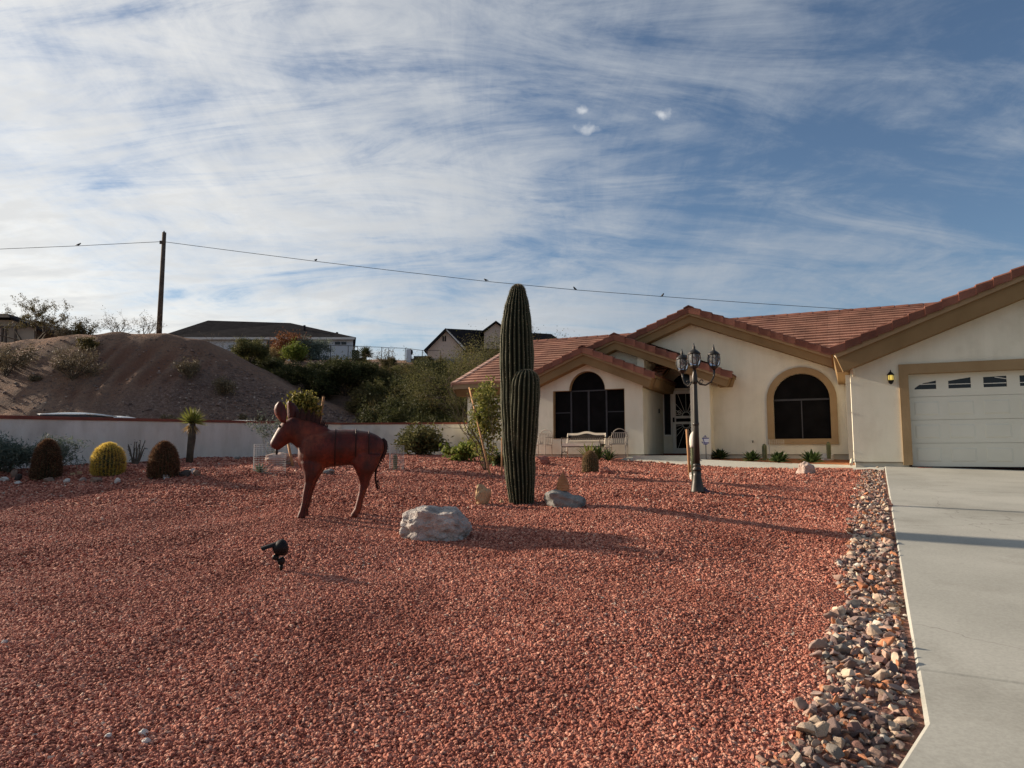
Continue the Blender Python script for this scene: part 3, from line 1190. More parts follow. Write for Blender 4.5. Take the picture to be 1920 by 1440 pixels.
# door trim
hpart(MB().poly([(1.0, 1.30), (gd0 + 0.02, 1.30), (gd0 + 0.02, gz1 - 0.02), (gd1 - 0.02, gz1 - 0.02), (gd1 - 0.02, 1.30), (gd1 + 0.165, 1.30), (gd1 + 0.165, 3.585), (1.0, 3.585)], [], -0.055, 0.17, hw), 'door_trim', 'trim')
# garage door: four sections, each with raised panels; the top one has windows
GDB = 0.16
door = hpart(MB().box(gd0 + 0.02, gd1 - 0.02, GDB + 0.03, GDB + 0.05, gz0 + 0.01, gz1, hw), 'garage_door', 'white_door')
sec = (gz1 - 0.03 - gz0) / 4
npan = 8
pw = (gd1 - gd0 - 0.06) / npan
pane_px = [((1727, 1766, 713.5, 724.5)), ((1789.5, 1830.5, 706, 722.5)), ((1855, 1898, 701.8, 721))]
pane_az = []
for (u0, u1, v0, v1) in pane_px:
    A0, Z1 = hp(u0, v0, GDB)
    A1, _ = hp(u1, v0, GDB)
    _, Z0 = hp(u0, v1, GDB)
    pane_az.append((A0, A1))
zt0, zt1 = gz0 + 3 * sec + 0.19, gz0 + 3 * sec + 0.43
for i in range(4):
    z0, z1 = gz0 + 0.015 + i * sec + 0.004, gz0 + 0.015 + (i + 1) * sec - 0.004
    holes = []
    if i == 3:
        for k in range(npan):
            c = gd0 + 0.03 + pw * (k + 0.5)
            holes.append([(c - 0.215, zt0), (c + 0.215, zt0), (c + 0.215, zt1), (c - 0.215, zt1)])
    sct = hpart(MB().poly([(gd0 + 0.022, z0), (gd1 - 0.022, z0), (gd1 - 0.022, z1), (gd0 + 0.022, z1)], holes, GDB, GDB + 0.028, hw), 'section', 'white_door', door)
    for k in range(npan):
        c = gd0 + 0.03 + pw * (k + 0.5)
        if i < 3:
            x0, x1, y0, y1 = c - 0.245, c + 0.245, z0 + 0.105, z1 - 0.105
            mbp = MB()
            # raised field with sloped sides
            fr = [(x0, y0), (x1, y0), (x1, y1), (x0, y1)]
            ins = [(x0 + 0.03, y0 + 0.03), (x1 - 0.03, y0 + 0.03), (x1 - 0.03, y1 - 0.03), (x0 + 0.03, y1 - 0.03)]
            mbp.add([hw(p[0], GDB - 0.001, p[1]) for p in fr] + [hw(p[0], GDB - 0.011, p[1]) for p in ins],
                    [(4, 5, 6, 7), (0, 1, 5, 4), (1, 2, 6, 5), (2, 3, 7, 6), (3, 0, 4, 7)])
            hpart(mbp, 'panel', 'white_door', door)
        else:
            hpart(MB().box(c - 0.214, c + 0.214, GDB + 0.016, GDB + 0.022, zt0 + 0.001, zt1 - 0.001, hw), 'pane', 'glass', door)
            # sunburst insert: the part of the opening above the fan is filled in, with a thin cross bar
            kk = k if k < 4 else 7 - k
            mir = 1 if k < 4 else -1
            H_ = zt1 - zt0
            top = [[(-0.215, 0.03), (-0.12, 0.10), (-0.02, 0.145), (0.06, 0.155), (0.215, 0.19)], [(-0.215, 0.17), (0.0, 0.205), (0.215, 0.235)], [(-0.215, 0.225), (0.215, 0.2395)], [(-0.215, 0.232), (0.215, 0.2395)]][kk]
            if mir < 0:
                top = [(-a_, z_) for a_, z_ in top][::-1]
            pl = [(c + a_, zt0 + min(z_, H_ - 0.002)) for a_, z_ in top] + [(c + 0.2149, zt1 - 0.0005), (c - 0.2149, zt1 - 0.0005)]
            hpart(MB().poly(pl, [], GDB + 0.002, GDB + 0.012, hw), 'sunburst_insert', 'white_door', door)
            zb = zt0 + [0.105, 0.085, 0.075, 0.07][kk]
            ins = MB()
            ins.box(c - 0.212, c + 0.212, GDB + 0.003, GDB + 0.013, zb, zb + 0.016, hw)
            if kk >= 2:
                q0, q1 = (c + mir * 0.0, zt1 - 0.03), (c + mir * 0.212, zt1 - 0.075)
                ins.hexa([hw(q0[0], GDB + 0.004, q0[1]), hw(q1[0], GDB + 0.004, q1[1]), hw(q1[0], GDB + 0.014, q1[1]), hw(q0[0], GDB + 0.014, q0[1]),
                          hw(q0[0], GDB + 0.004, q0[1] + 0.016), hw(q1[0], GDB + 0.004, q1[1] + 0.016), hw(q1[0], GDB + 0.014, q1[1] + 0.016), hw(q0[0], GDB + 0.014, q0[1] + 0.016)])
            hpart(ins, 'muntin', 'white_paint', door)
hpart(MB().box(gd0 + 0.02, gd1 - 0.02, GDB - 0.004, GDB + 0.02, gz0 - 0.002, gz0 + 0.016, hw), 'bottom_seal', 'black', door)

# --- main gable wall with the arched window
WB_ = 3.3
wc, wr_o, wr_i, wsp = -1.255, 0.925, 0.745, 3.085
hole = [(wc + wr_i, 1.975)] + arch(wc, wr_i, wsp) + [(wc - wr_i, 1.975)]
hpart(MB().poly([(-3.75, ZF), (0.0, ZF), (0.0, 3.82), (-4.29, 5.50), (-5.6, 4.99), (-3.75, 4.27)], [hole], WB_, WB_ + 0.2, hw), 'wall', 'stucco')
hpart(MB().box(-3.7, 0.0, WB_ + 0.02, WB_ + 0.19, 1.0, ZF - 0.009, hw), 'stem_wall', 'stem')
hpart(MB().box(-3.68, 0.0, WB_ - 0.006, WB_ + 0.1, ZF - 0.013, ZF + 0.004, hw), 'weep_screed', 'screed')
win = hpart(MB().poly([(wc + wr_i + 0.05, 1.93)] + arch(wc, wr_i + 0.05, wsp) + [(wc - wr_i - 0.05, 1.93)], [], WB_ + 0.10, WB_ + 0.13, hw), 'arched_window', 'screen')
inner = [(wc + wr_i, 1.975)] + arch(wc, wr_i, wsp) + [(wc - wr_i, 1.975)]
outer = [(wc + wr_o, 1.82)] + arch(wc, wr_o, wsp) + [(wc - wr_o, 1.82)]
hpart(MB().poly(outer, [inner], WB_ - 0.055, WB_ + 0.06, hw), 'window_trim', 'trim', win)
hpart(MB().box(wc - wr_i + 0.01, wc + wr_i - 0.01, WB_ + 0.085, WB_ + 0.11, wsp - 0.02, wsp + 0.03, hw), 'mullion', 'mullion', win)
hpart(MB().box(wc - 0.015, wc + 0.015, WB_ + 0.09, WB_ + 0.11, 1.98, wsp - 0.02, hw), 'mullion', 'mullion', win)
# --- entry pillar and recess
PA0, PA1, PB = -4.25, -3.69, 2.7
hpart(MB().box(PA0, PA1, PB, WB_ + 0.15, ZF, 4.12, hw), 'pillar', 'stucco')
hpart(MB().box(PA0 + 0.02, PA1 - 0.02, PB + 0.02, WB_, 1.0, ZF - 0.004, hw), 'stem_wall', 'stem')
hpart(MB().box(PA0, PA0 + 0.15, WB_ + 0.155, 5.0, ZF, 4.4, hw), 'side_wall', 'stucco')
SA = -5.59
LB = 2.4
hpart(MB().box(SA - 0.2, SA, LB + 0.205, 5.0, ZF, 4.55, hw), 'side_wall', 'stucco')
hpart(MB().box(SA - 0.2, SA - 0.02, LB + 0.21, 5.0, 1.0, ZF - 0.005, hw), 'stem_wall', 'wall_cap')
DB = 5.0
dc, dr = -4.83, 0.47
d0, d1, dz1 = -5.29, -4.38, 3.63
hpart(MB().poly([(SA, ZF), (d0, ZF), (d0, dz1), (d1, dz1), (d1, ZF), (PA0 + 0.2, ZF), (PA0 + 0.2, 4.9), (SA, 4.9)],
                [[(-5.56, 2.17), (-5.33, 2.17), (-5.33, 3.60), (-5.56, 3.60)], [(dc + dr, 3.70)] + arch(dc, dr, 3.70)[1:-1] + [(dc - dr, 3.70)]], DB, DB + 0.15, hw), 'wall', 'stucco')
hpart(MB().box(SA, PA0 + 0.1, DB + 0.10, DB + 0.13, ZF, 4.5, hw), 'interior_dark', 'dark_hole')
fd = hpart(MB().poly([(d0 + 0.01, ZF + 0.02), (d1 - 0.01, ZF + 0.02), (d1 - 0.01, dz1 - 0.01), (d0 + 0.01, dz1 - 0.01)],
                     [[(d0 + 0.12, ZF + 0.2), (d1 - 0.12, ZF + 0.2), (d1 - 0.12, ZF + 0.98), (d0 + 0.12, ZF + 0.98)],
                      [(d0 + 0.12, ZF + 1.06), (d1 - 0.12, ZF + 1.06), (d1 - 0.12, ZF + 1.17), (d0 + 0.12, ZF + 1.17)],
                      [(d0 + 0.12, ZF + 1.25), (d1 - 0.12, ZF + 1.25), (d1 - 0.12, dz1 - 0.12), (d0 + 0.12, dz1 - 0.12)]], DB - 0.03, DB + 0.02, hw), 'security_door', 'white_paint')
fdm = 0.5 * (d0 + d1)
for kk in range(9):                                         # sunburst bars, lower and upper
    an = pi * (0.06 + 0.88 * kk / 8)
    for zc, zl, zh, sgn in ((ZF + 0.98, ZF + 0.2, ZF + 0.98, -1), (ZF + 1.25, ZF + 1.25, dz1 - 0.12, 1)):
        dx, dz = cos(an), sin(an) * sgn
        t = min(abs((0.33) / dx) if abs(dx) > 1e-3 else 9, abs((zh - zl) / dz) if abs(dz) > 1e-3 else 9)
        p0, p1 = (fdm + dx * 0.12, zc + dz * 0.12), (fdm + dx * t, zc + dz * t)
        hpart(MB().tube([hw(p0[0], DB - 0.01, p0[1]), hw(p1[0], DB - 0.01, p1[1])], 0.008, 6), 'grille_bar', 'white_paint', fd)
for zc, s0, s1 in ((ZF + 0.975, pi, 2 * pi), (ZF + 1.255, 0, pi)):
    hpart(MB().tube([hw(fdm + 0.12 * cos(s0 + (s1 - s0) * k / 10), DB - 0.012, zc + 0.12 * sin(s0 + (s1 - s0) * k / 10)) for k in range(11)], 0.011, 6), 'grille_arc', 'white_paint', fd)
for sx in (-1, 1):
    hpart(MB().tube([hw(fdm + sx * (0.22 + 0.075 * cos(0.55 * k) * (1 - k / 22)), DB - 0.012, ZF + 1.36 + 0.075 * sin(0.55 * k) * (1 - k / 22)) for k in range(20)], 0.008, 6), 'scroll', 'white_paint', fd)
hpart(MB().box(d0 + 0.03, d0 + 0.08, DB - 0.07, DB - 0.03, ZF + 1.05, ZF + 1.2, hw), 'lock_handle', 'black', fd)
fanl = hpart(MB().poly([(dc + dr, 3.70)] + arch(dc, dr, 3.70)[1:-1] + [(dc - dr, 3.70)], [], DB + 0.06, DB + 0.08, hw), 'fanlight', 'glass')
sl = hpart(MB().box(-5.56, -5.33, DB + 0.06, DB + 0.08, 2.17, 3.60, hw), 'side_light', 'glass')
hpart(MB().poly([(-5.59 + 0.005, 2.13), (-5.30, 2.13), (-5.30, 3.64), (-5.585, 3.64)], [[(-5.555, 2.175), (-5.335, 2.175), (-5.335, 3.595), (-5.555, 3.595)]], DB - 0.02, DB + 0.03, hw), 'frame', 'white_paint', sl)
hpart(MB().poly([(-5.555, 2.175), (-5.335, 2.175), (-5.335, 3.595), (-5.555, 3.595)], [[(-5.525, 2.21), (-5.365, 2.21), (-5.365, 3.56), (-5.525, 3.56)]], DB + 0.03, DB + 0.055, hw), 'screen_frame', 'mullion', sl)
hpart(MB().box(SA + 0.002, SA + 0.03, 4.35, 4.42, 2.86, 3.0, hw), 'doorbell', 'black')
hpart(MB().box(SA - 0.1, PA0 + 0.1, 1.55, 5.0, 1.0, 1.50, hw), 'porch_slab', 'concrete')
hpart(MB().box(SA + 0.01, PA0, 4.86, 4.99, 1.505, ZF + 0.03, hw), 'threshold', 'wall_cap')
# --- left wing with the arched picture window
la, lr = -7.34, 0.585
lw0, lw1, lz0, lzs = -8.47, -6.15, 2.02, 3.52
hole = [(lw0, lz0), (lw1, lz0), (lw1, lzs), (la + lr, lzs)] + arch(la, lr, lzs)[1:-1] + [(la - lr, lzs), (lw0, lzs)]
LW0, LW1 = -9.09, SA
hpart(MB().poly([(LW0, ZF), (LW1, ZF), (LW1, 3.60), (la, 4.32), (LW0, 3.60)], [hole], LB, LB + 0.2, hw), 'wall', 'stucco')
hpart(MB().box(LW0 + 0.02, LW1 - 0.02, LB + 0.022, LB + 0.2, 1.0, ZF - 0.008, hw), 'stem_wall', 'stem')
hpart(MB().box(LW0, LW1 + 0.006, LB - 0.006, LB + 0.1, ZF - 0.012, ZF + 0.004, hw), 'weep_screed', 'screed')
hpart(MB().box(LW0, LW0 + 0.2, LB + 0.2, 3.8, ZF, 3.7, hw), 'side_wall', 'stucco')
pw_ = hpart(MB().poly([(lw0, lz0), (lw1, lz0), (lw1, lzs), (la + lr, lzs)] + arch(la, lr, lzs)[1:-1] + [(la - lr, lzs), (lw0, lzs)], [], LB + 0.17, LB + 0.19, hw), 'picture_window', 'screen')
# tan reveal lining the opening: set in as a thin shell
shell_in = [(lw0 + 0.012, lz0 + 0.012), (lw1 - 0.012, lz0 + 0.012), (lw1 - 0.012, lzs - 0.012), (la + lr - 0.012, lzs - 0.012)] + arch(la, lr - 0.012, lzs)[1:-1] + [(la - lr + 0.012, lzs - 0.012), (lw0 + 0.012, lzs - 0.012)]
shell_out = [(lw0 + 0.001, lz0 + 0.001), (lw1 - 0.001, lz0 + 0.001), (lw1 - 0.001, lzs - 0.001), (la + lr - 0.001, lzs - 0.001)] + arch(la, lr - 0.001, lzs)[1:-1] + [(la - lr + 0.001, lzs - 0.001), (lw0 + 0.001, lzs - 0.001)]
hpart(MB().poly(shell_out, [shell_in], LB - 0.004, LB + 0.168, hw), 'reveal', 'trim', pw_)
for a_, z0, z1, wd in ((la - lr + 0.01, lz0, lzs, 0.05), (la + lr - 0.01, lz0, lzs, 0.05), (la, lz0, lzs - 0.02, 0.06)):
    hpart(MB().box(a_ - wd / 2, a_ + wd / 2, LB + 0.145, LB + 0.168, z0 + 0.015, z1 - 0.012, hw), 'mullion', 'mullion', pw_)
hpart(MB().box(la - lr + 0.02, la + lr - 0.02, LB + 0.14, LB + 0.165, lzs - 0.035, lzs + 0.005, hw), 'mullion', 'mullion', pw_)
for a0_, a1_ in ((lw0 + 0.02, la - lr - 0.03), (la + lr + 0.03, lw1 - 0.02)):
    hpart(MB().box(a0_, a1_, LB + 0.15, LB + 0.167, lz0 + 0.80, lz0 + 0.83, hw), 'mullion', 'mullion', pw_)
# --- upper entry gable infill, far left wall
hpart(MB().poly([(-9.3, 3.6), (SA - 0.001, 3.6), (SA - 0.001, 4.40), (-6.5, 4.76), (-9.3, 3.66)], [], 2.8, 2.95, hw), 'wall', 'stucco')
ML = 3.8
LE = -12.3
hpart(MB().box(LE, LW0, ML, ML + 0.2, ZF, 3.85, hw), 'wall', 'stucco')
hpart(MB().box(LE + 0.02, LW0, ML + 0.02, ML + 0.19, 1.0, ZF - 0.006, hw), 'stem_wall', 'stem')
hpart(MB().poly([(ML + 0.205, ZF), (14.2, ZF), (14.2, 3.9), (9.0, 6.0), (ML + 0.205, 3.92)], [], LE, LE + 0.2, lambda s, d, t: hw(d, s, t)), 'wall', 'stucco')
hpart(MB().box(LE + 0.02, LE + 0.19, ML + 0.2, 14.2, 1.0, ZF - 0.006, hw), 'stem_wall', 'stem')

# --- roofs
TS = 0.40


def gable_roof(a0, zt, s, la_, ra_, bw, b1, drop, over=0.40, fh=0.12):
    """a0: ridge, zt: height of the tile top at the ridge, la_/ra_: reach of the slopes, bw: wall face, b1: back end"""
    bf = bw - over
    T = lambda a: zt - s * abs(a - a0)
    ang = math.atan(s)
    ends = [(a0 - la_, -1), (a0 + ra_, 1)]
    deck = MB()
    for e, sg in ends:
        o1, o2 = (a0, T(a0)), (e, T(e))
        deck.poly([(o1[0], o1[1] - 0.10), (o2[0], o2[1] - 0.10), (o2[0], o2[1] - 0.17), (o1[0], o1[1] - 0.17)], [], bf + 0.062, b1, hw)
    roof = hpart(deck, 'roof', 'band')
    # fascia board and the deep tan band under it, cut square to the slope at the ends
    k = sin(ang)

    def chev(d0, d1):
        out = []
        out.append((a0 - la_ + d0 * k * 0.9, T(a0 - la_) - d0 + d0 * k * 0.9 * s))
        out.append((a0, zt - d0))
        out.append((a0 + ra_ - d0 * k * 0.9, T(a0 + ra_) - d0 + d0 * k * 0.9 * s))
        out.append((a0 + ra_ - d1 * k * 0.9, T(a0 + ra_) - d1 + d1 * k * 0.9 * s))
        out.append((a0, zt - d1))
        out.append((a0 - la_ + d1 * k * 0.9, T(a0 - la_) - d1 + d1 * k * 0.9 * s))
        return out
    hpart(MB().poly(chev(0.16, 0.16 + fh), [], bf + 0.0, bf + 0.06, hw), 'fascia', 'fascia', roof)
    hpart(MB().poly(chev(0.175, drop), [], bf + 0.061, bw - 0.001, hw), 'gable_band', 'band', roof)
    # boxed eaves running back along both sides
    for e, sg in ends:
        z = T(e)
        bx_ = MB()
        w_ = max(abs(e - a0) * 0 + 0.45, 0.3)
        pts = [(e - sg * 0.03, z - 0.175), (e - sg * (0.03 + 0.07), z - drop + 0.12), (e - sg * w_, z - drop + 0.12), (e - sg * w_, z - 0.175 + w_ * s * 0.9)]
        bx_.poly(pts, [], bw + 0.002, b1 - 0.1, hw)
        hpart(bx_, 'eave_box', 'band', roof)
    # rake tiles along the front edge, one after another, each a little proud of the next
    rj = random.Random(int(abs(a0) * 100) + 5)
    for e, sg in ends:
        L = abs(e - a0) / cos(ang)
        cnt = max(2, int(round(L / 0.345)))
        st = L / cnt
        for i in range(cnt):
            q0, q1 = i * st - 0.0, (i + 1) * st + 0.03
            x0, x1 = a0 + sg * q0 * cos(ang), a0 + sg * q1 * cos(ang)
            z0, z1 = zt - q0 * sin(ang) - 0.004 - 0.030, zt - q1 * sin(ang) + 0.006
            fz = 0.195
            jb = rj.uniform(-0.006, 0.006)
            bb0, bb1 = bf - 0.045 + jb - 0.012, bf - 0.045 + jb
            m = MB()
            m.hexa([hw(x0, bb1, z0 - fz), hw(x1, bb0, z1 - fz - 0.012), hw(x1, bb0 + 0.03, z1 - fz - 0.012), hw(x0, bb1 + 0.03, z0 - fz),
                    hw(x0, bb1, z0 - 0.03), hw(x1, bb0, z1 - 0.03), hw(x1, bb0 + 0.03, z1 - 0.03), hw(x0, bb1 + 0.03, z0 - 0.03)])
            m.hexa([hw(x0, bb1 + 0.0, z0 - 0.0301), hw(x1, bb0, z1 - 0.0301), hw(x1, bb0 + 0.26, z1 - 0.03), hw(x0, bb1 + 0.26, z0 - 0.03),
                    hw(x0, bb1 + 0.02, z0), hw(x1, bb0 + 0.02, z1), hw(x1, bb0 + 0.24, z1), hw(x0, bb1 + 0.24, z0)])
            hpart(m, 'rake_tile', 'tile', roof)
        # field courses behind the rake tiles
        nc = max(2, int(round(L / 0.34)))
        sc_ = L / nc
        for i in range(nc):
            q0, q1 = i * sc_, (i + 1) * sc_ + 0.02
            x0, x1 = a0 + sg * q0 * cos(ang), a0 + sg * q1 * cos(ang)
            zz0, zz1 = zt - q0 * sin(ang) - 0.085, zt - q1 * sin(ang) - 0.05
            m = MB()
            m.hexa([hw(x0, bf + 0.2, zz0 - 0.03), hw(x1, bf + 0.2, zz1 - 0.045), hw(x1, b1, zz1 - 0.045), hw(x0, b1, zz0 - 0.03),
                    hw(x0, bf + 0.2, zz0), hw(x1, bf + 0.2, zz1), hw(x1, b1, zz1), hw(x0, b1, zz0)])
            hpart(m, 'tile_course', 'tile', roof)
    # ridge cap pieces
    nr = max(2, int((b1 - bf) / 0.40))
    for i in range(nr):
        b0_, b1_ = bf - 0.05 + i * (b1 - bf) / nr, bf - 0.05 + (i + 1) * (b1 - bf) / nr + 0.03
        m = MB()
        m.poly([(a0 - 0.15, zt - 0.065), (a0, zt + 0.004), (a0 + 0.15, zt - 0.065), (a0 + 0.15, zt - 0.10), (a0, zt - 0.03), (a0 - 0.15, zt - 0.10)], [], b0_, b1_, lambda s_, d_, t_: hw(s_, d_, t_ + (0.012 if d_ == b0_ else 0)))
        hpart(m, 'ridge_tile', 'tile', roof)
    return roof


gable_roof(3.86, 5.733, 0.398, 4.24, 4.24, 0.0, 9.4, 0.69, 0.42, 0.16)
gable_roof(-4.27, 5.985, 0.398, 4.4, 4.55, 3.3, 9.2, 0.515, 0.40)
gable_roof(-6.44, 5.235, 0.393, 3.4, 3.42, 2.8, 5.9, 0.50, 0.40)
gable_roof(-7.33, 4.85, 0.415, 2.2, 2.19, 2.4, 5.6, 0.545, 0.40)


def main_slope(aL, aR, be, ze, br, zr, name, verge=True, eave=True):
    """the long roof with its ridge along the house front: courses across the slope"""
    s = (zr - ze) / (br - be)
    ang = math.atan(s)
    L = (br - be) / cos(ang)
    deck = MB()
    prof = [(be + 0.02, ze - 0.10), (br, zr - 0.10), (2 * br - be, ze - 0.10), (2 * br - be, ze - 0.2), (br, zr - 0.2), (be + 0.02, ze - 0.2)]
    deck.poly(prof, [], aL + 0.04, aR, lambda s_, d_, t_: hw(d_, s_, t_))
    roof = hpart(deck, 'roof', 'band')
    nc = int(round(L / 0.365))
    st = L / nc
    rj = random.Random(int(be * 50))
    for side in (0, 1):
        for i in range(nc):
            q0, q1 = i * st - 0.035, (i + 1) * st
            b0, b1 = be + q0 * cos(ang), be + q1 * cos(ang)
            z0, z1 = ze + q0 * sin(ang) + 0.062, ze + q1 * sin(ang) + 0.004
            if side:
                b0, b1 = 2 * br - b0, 2 * br - b1
            # separate tiles of about 0.3 m give the front edge its slightly uneven line
            m = MB()
            nt_ = int((aR - aL) / 0.33)
            if side:
                nt_ = 1
            for t in range(nt_):
                x0, x1 = aL + (aR - aL) * t / nt_, aL + (aR - aL) * (t + 1) / nt_ - (0.003 if nt_ > 1 else 0)
                j = rj.uniform(-0.003, 0.003)
                m.hexa([hw(x0, b0, z0 - 0.075 + j), hw(x1, b0, z0 - 0.075 + j), hw(x1, b1, z1 - 0.045), hw(x0, b1, z1 - 0.045),
                        hw(x0, b0, z0 + j), hw(x1, b0, z0 + j), hw(x1, b1, z1), hw(x0, b1, z1)])
            hpart(m, 'tile_course', 'tile_course', roof)
    nr = int((aR - aL) / 0.42)
    for i in range(nr):
        x0, x1 = aL + i * (aR - aL) / nr, aL + (i + 1) * (aR - aL) / nr + 0.03
        m = MB()
        zc = zr + 0.03
        m.poly([(br - 0.15, zc - 0.045), (br, zc + 0.05), (br + 0.15, zc - 0.045), (br + 0.15, zc - 0.085), (br, zc + 0.005), (br - 0.15, zc - 0.085)], [], x0, x1, lambda s_, d_, t_: hw(d_, s_, t_ + (0.012 if d_ == x1 else 0)))
        hpart(m, 'ridge_tile', 'tile', roof)
    # fascia along the eave
    if eave:
        hpart(MB().box(aL + 0.03, aR, be + 0.0, be + 0.05, ze - 0.19, ze - 0.012, hw), 'fascia', 'fascia', roof)
        hpart(MB().poly([(be + 0.051, ze - 0.205), (be + 0.55, ze - 0.205), (be + 0.55, ze - 0.42), (be + 0.25, ze - 0.42)], [], aL + 0.1, aR, lambda s_, d_, t_: hw(d_, s_, t_)), 'eave_box', 'band', roof)
    if verge:
        cnt = int(L / 0.36)
        for i in range(cnt):
            q0, q1 = i * L / cnt - 0.03, (i + 1) * L / cnt
            b0, b1 = be + q0 * cos(ang), be + q1 * cos(ang)
            z0, z1 = ze + q0 * sin(ang) + 0.075, ze + q1 * sin(ang) + 0.05
            m = MB()
            m.hexa([hw(aL - 0.035, b0, z0 - 0.17), hw(aL + 0.005, b0, z0 - 0.17), hw(aL + 0.005, b1, z1 - 0.17), hw(aL - 0.035, b1, z1 - 0.17),
                    hw(aL - 0.035, b0, z0 - 0.03), hw(aL + 0.005, b0, z0 - 0.03), hw(aL + 0.005, b1, z1 - 0.03), hw(aL - 0.035, b1, z1 - 0.03)])
            m.hexa([hw(aL - 0.035, b0, z0 - 0.0301), hw(aL + 0.17, b0, z0 - 0.03), hw(aL + 0.17, b1, z1 - 0.03), hw(aL - 0.035, b1, z1 - 0.0301),
                    hw(aL - 0.02, b0, z0), hw(aL + 0.15, b0, z0), hw(aL + 0.15, b1, z1), hw(aL - 0.02, b1, z1)])
            hpart(m, 'rake_tile', 'tile_pale', roof)
        hpart(MB().poly([(be + 0.03, ze - 0.10), (br, zr - 0.10), (br, zr - 0.34), (be + 0.12, ze - 0.32)], [], aL + 0.008, aL + 0.04, lambda s_, d_, t_: hw(d_, s_, t_)), 'verge_board', 'fascia', roof)
        hpart(MB().poly([(be + 0.1, ze - 0.22), (br, zr - 0.22), (br, zr - 0.42), (be + 0.3, ze - 0.42)], [], aL + 0.042, LE - 0.001, lambda s_, d_, t_: hw(d_, s_, t_)), 'eave_box', 'band', roof)
    return roof


M['tile_course'] = mat_random('roof_tile_course', [(0, (0.33, 0.170, 0.120)), (0.2, (0.315, 0.160, 0.112)), (0.45, (0.345, 0.18, 0.128)), (0.7, (0.325, 0.165, 0.117)), (0.88, (0.29, 0.145, 0.105))], 0.9, 1.2, True, 30, 0.4)
M['tile_pale'] = mat_noise('roof_verge_tile', (0.42, 0.25, 0.19), (0.50, 0.32, 0.25), 3, 0.85, 30, 0.4, rnd=0.15)
main_slope(-12.66, -5.2, 3.3, 4.0, 9.0, 6.27, 'roof')
main_slope(-4.6, 4.2, 3.62, 4.325, 9.55, 6.66, 'roof', False, False)
# downspout at the garage corner
dpts = [at(1562, 657, 16.65), at(1566, 666, 16.6), at(1577, 677, 16.55), at(1590, 683, 16.5), at(1599, 691, 16.45), at(1600.5, 706, 16.45)]
hpart(MB().tube(dpts, 0.034, 8), 'downspout_elbow', 'spout', smooth=True)
dsp = MB()
dsp.box(-0.108, -0.012, 0.0, 0.085, 1.42, 3.40, hw)
for zz in (1.6, 2.5, 3.2):
    dsp.box(-0.115, -0.005, -0.006, 0.091, zz, zz + 0.025, hw)
hpart(dsp, 'downspout', 'spout')
hpart(MB().tube([HW(-0.045, 0.04, 1.44), HW(-0.06, -0.02, 1.36), HW(-0.07, -0.10, 1.31)], 0.04, 8), 'downspout_outlet', 'spout')
# --- wall lantern beside the garage door
la_, lz_ = hp(1670, 706, -0.1)
wlant = thing('wall_lantern', 'black coach lantern with yellow glass on the wall beside the garage door', 'lantern', HW(la_, 0, lz_ - 0.16), rotz=-TH)
MBx = MB
MB().box(-0.045, 0.045, -0.012, 0.0, 0.02, 0.20).build('back_plate', 'black', wlant)
MB().tube([(0, -0.01, 0.06), (0, -0.06, 0.03), (0, -0.10, 0.05)], 0.011, 8).build('bracket', 'black', wlant)
MB().lathe([(0.004, -0.02), (0.035, 0.0), (0.058, 0.05), (0.062, 0.075)], 12, (0, -0.10, 0.0)).build('bowl', 'black', wlant, True)
m_, nt_, N_, L_, bs_ = new_mat('amber_glass')
bs_.inputs['Base Color'].default_value = (0.75, 0.55, 0.10, 1)
bs_.inputs['Roughness'].default_value = 0.25
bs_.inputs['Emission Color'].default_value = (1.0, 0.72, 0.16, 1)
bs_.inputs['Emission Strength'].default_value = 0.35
M['amber'] = m_
MB().lathe([(0.05, 0.076), (0.055, 0.13), (0.05, 0.19)], 12, (0, -0.10, 0.0)).build('glass', 'amber', wlant, True)
cage = MB()
for k in range(6):
    a = 2 * pi * k / 6
    cage.tube([(0.058 * cos(a), -0.10 + 0.058 * sin(a), 0.07), (0.062 * cos(a), -0.10 + 0.062 * sin(a), 0.13), (0.056 * cos(a), -0.10 + 0.056 * sin(a), 0.195)], 0.0045, 5)
cage.build('cage', 'black', wlant)
MB().lathe([(0.078, 0.193), (0.075, 0.20), (0.045, 0.245), (0.02, 0.265), (0.012, 0.285), (0.016, 0.295), (0.003, 0.315)], 12, (0, -0.10, 0.0)).build('cap', 'black', wlant, True)
# hose tap box on the gable wall
ta, tz = hp(1412, 828, 3.3)
tp = thing('hose_tap', 'small dark hose tap on the cream wall left of the arched window', 'tap', HW(ta, 3.28, tz - 0.05), rotz=-TH)
MB().tube([(0, 0, 0.05), (0, -0.06, 0.05), (0, -0.08, 0.02)], 0.015, 8).build('spout', 'black', tp)
MB().lathe([(0.028, 0), (0.03, 0.008), (0.01, 0.012)], 8, (0, -0.05, 0.07)).build('wheel', 'black', tp)

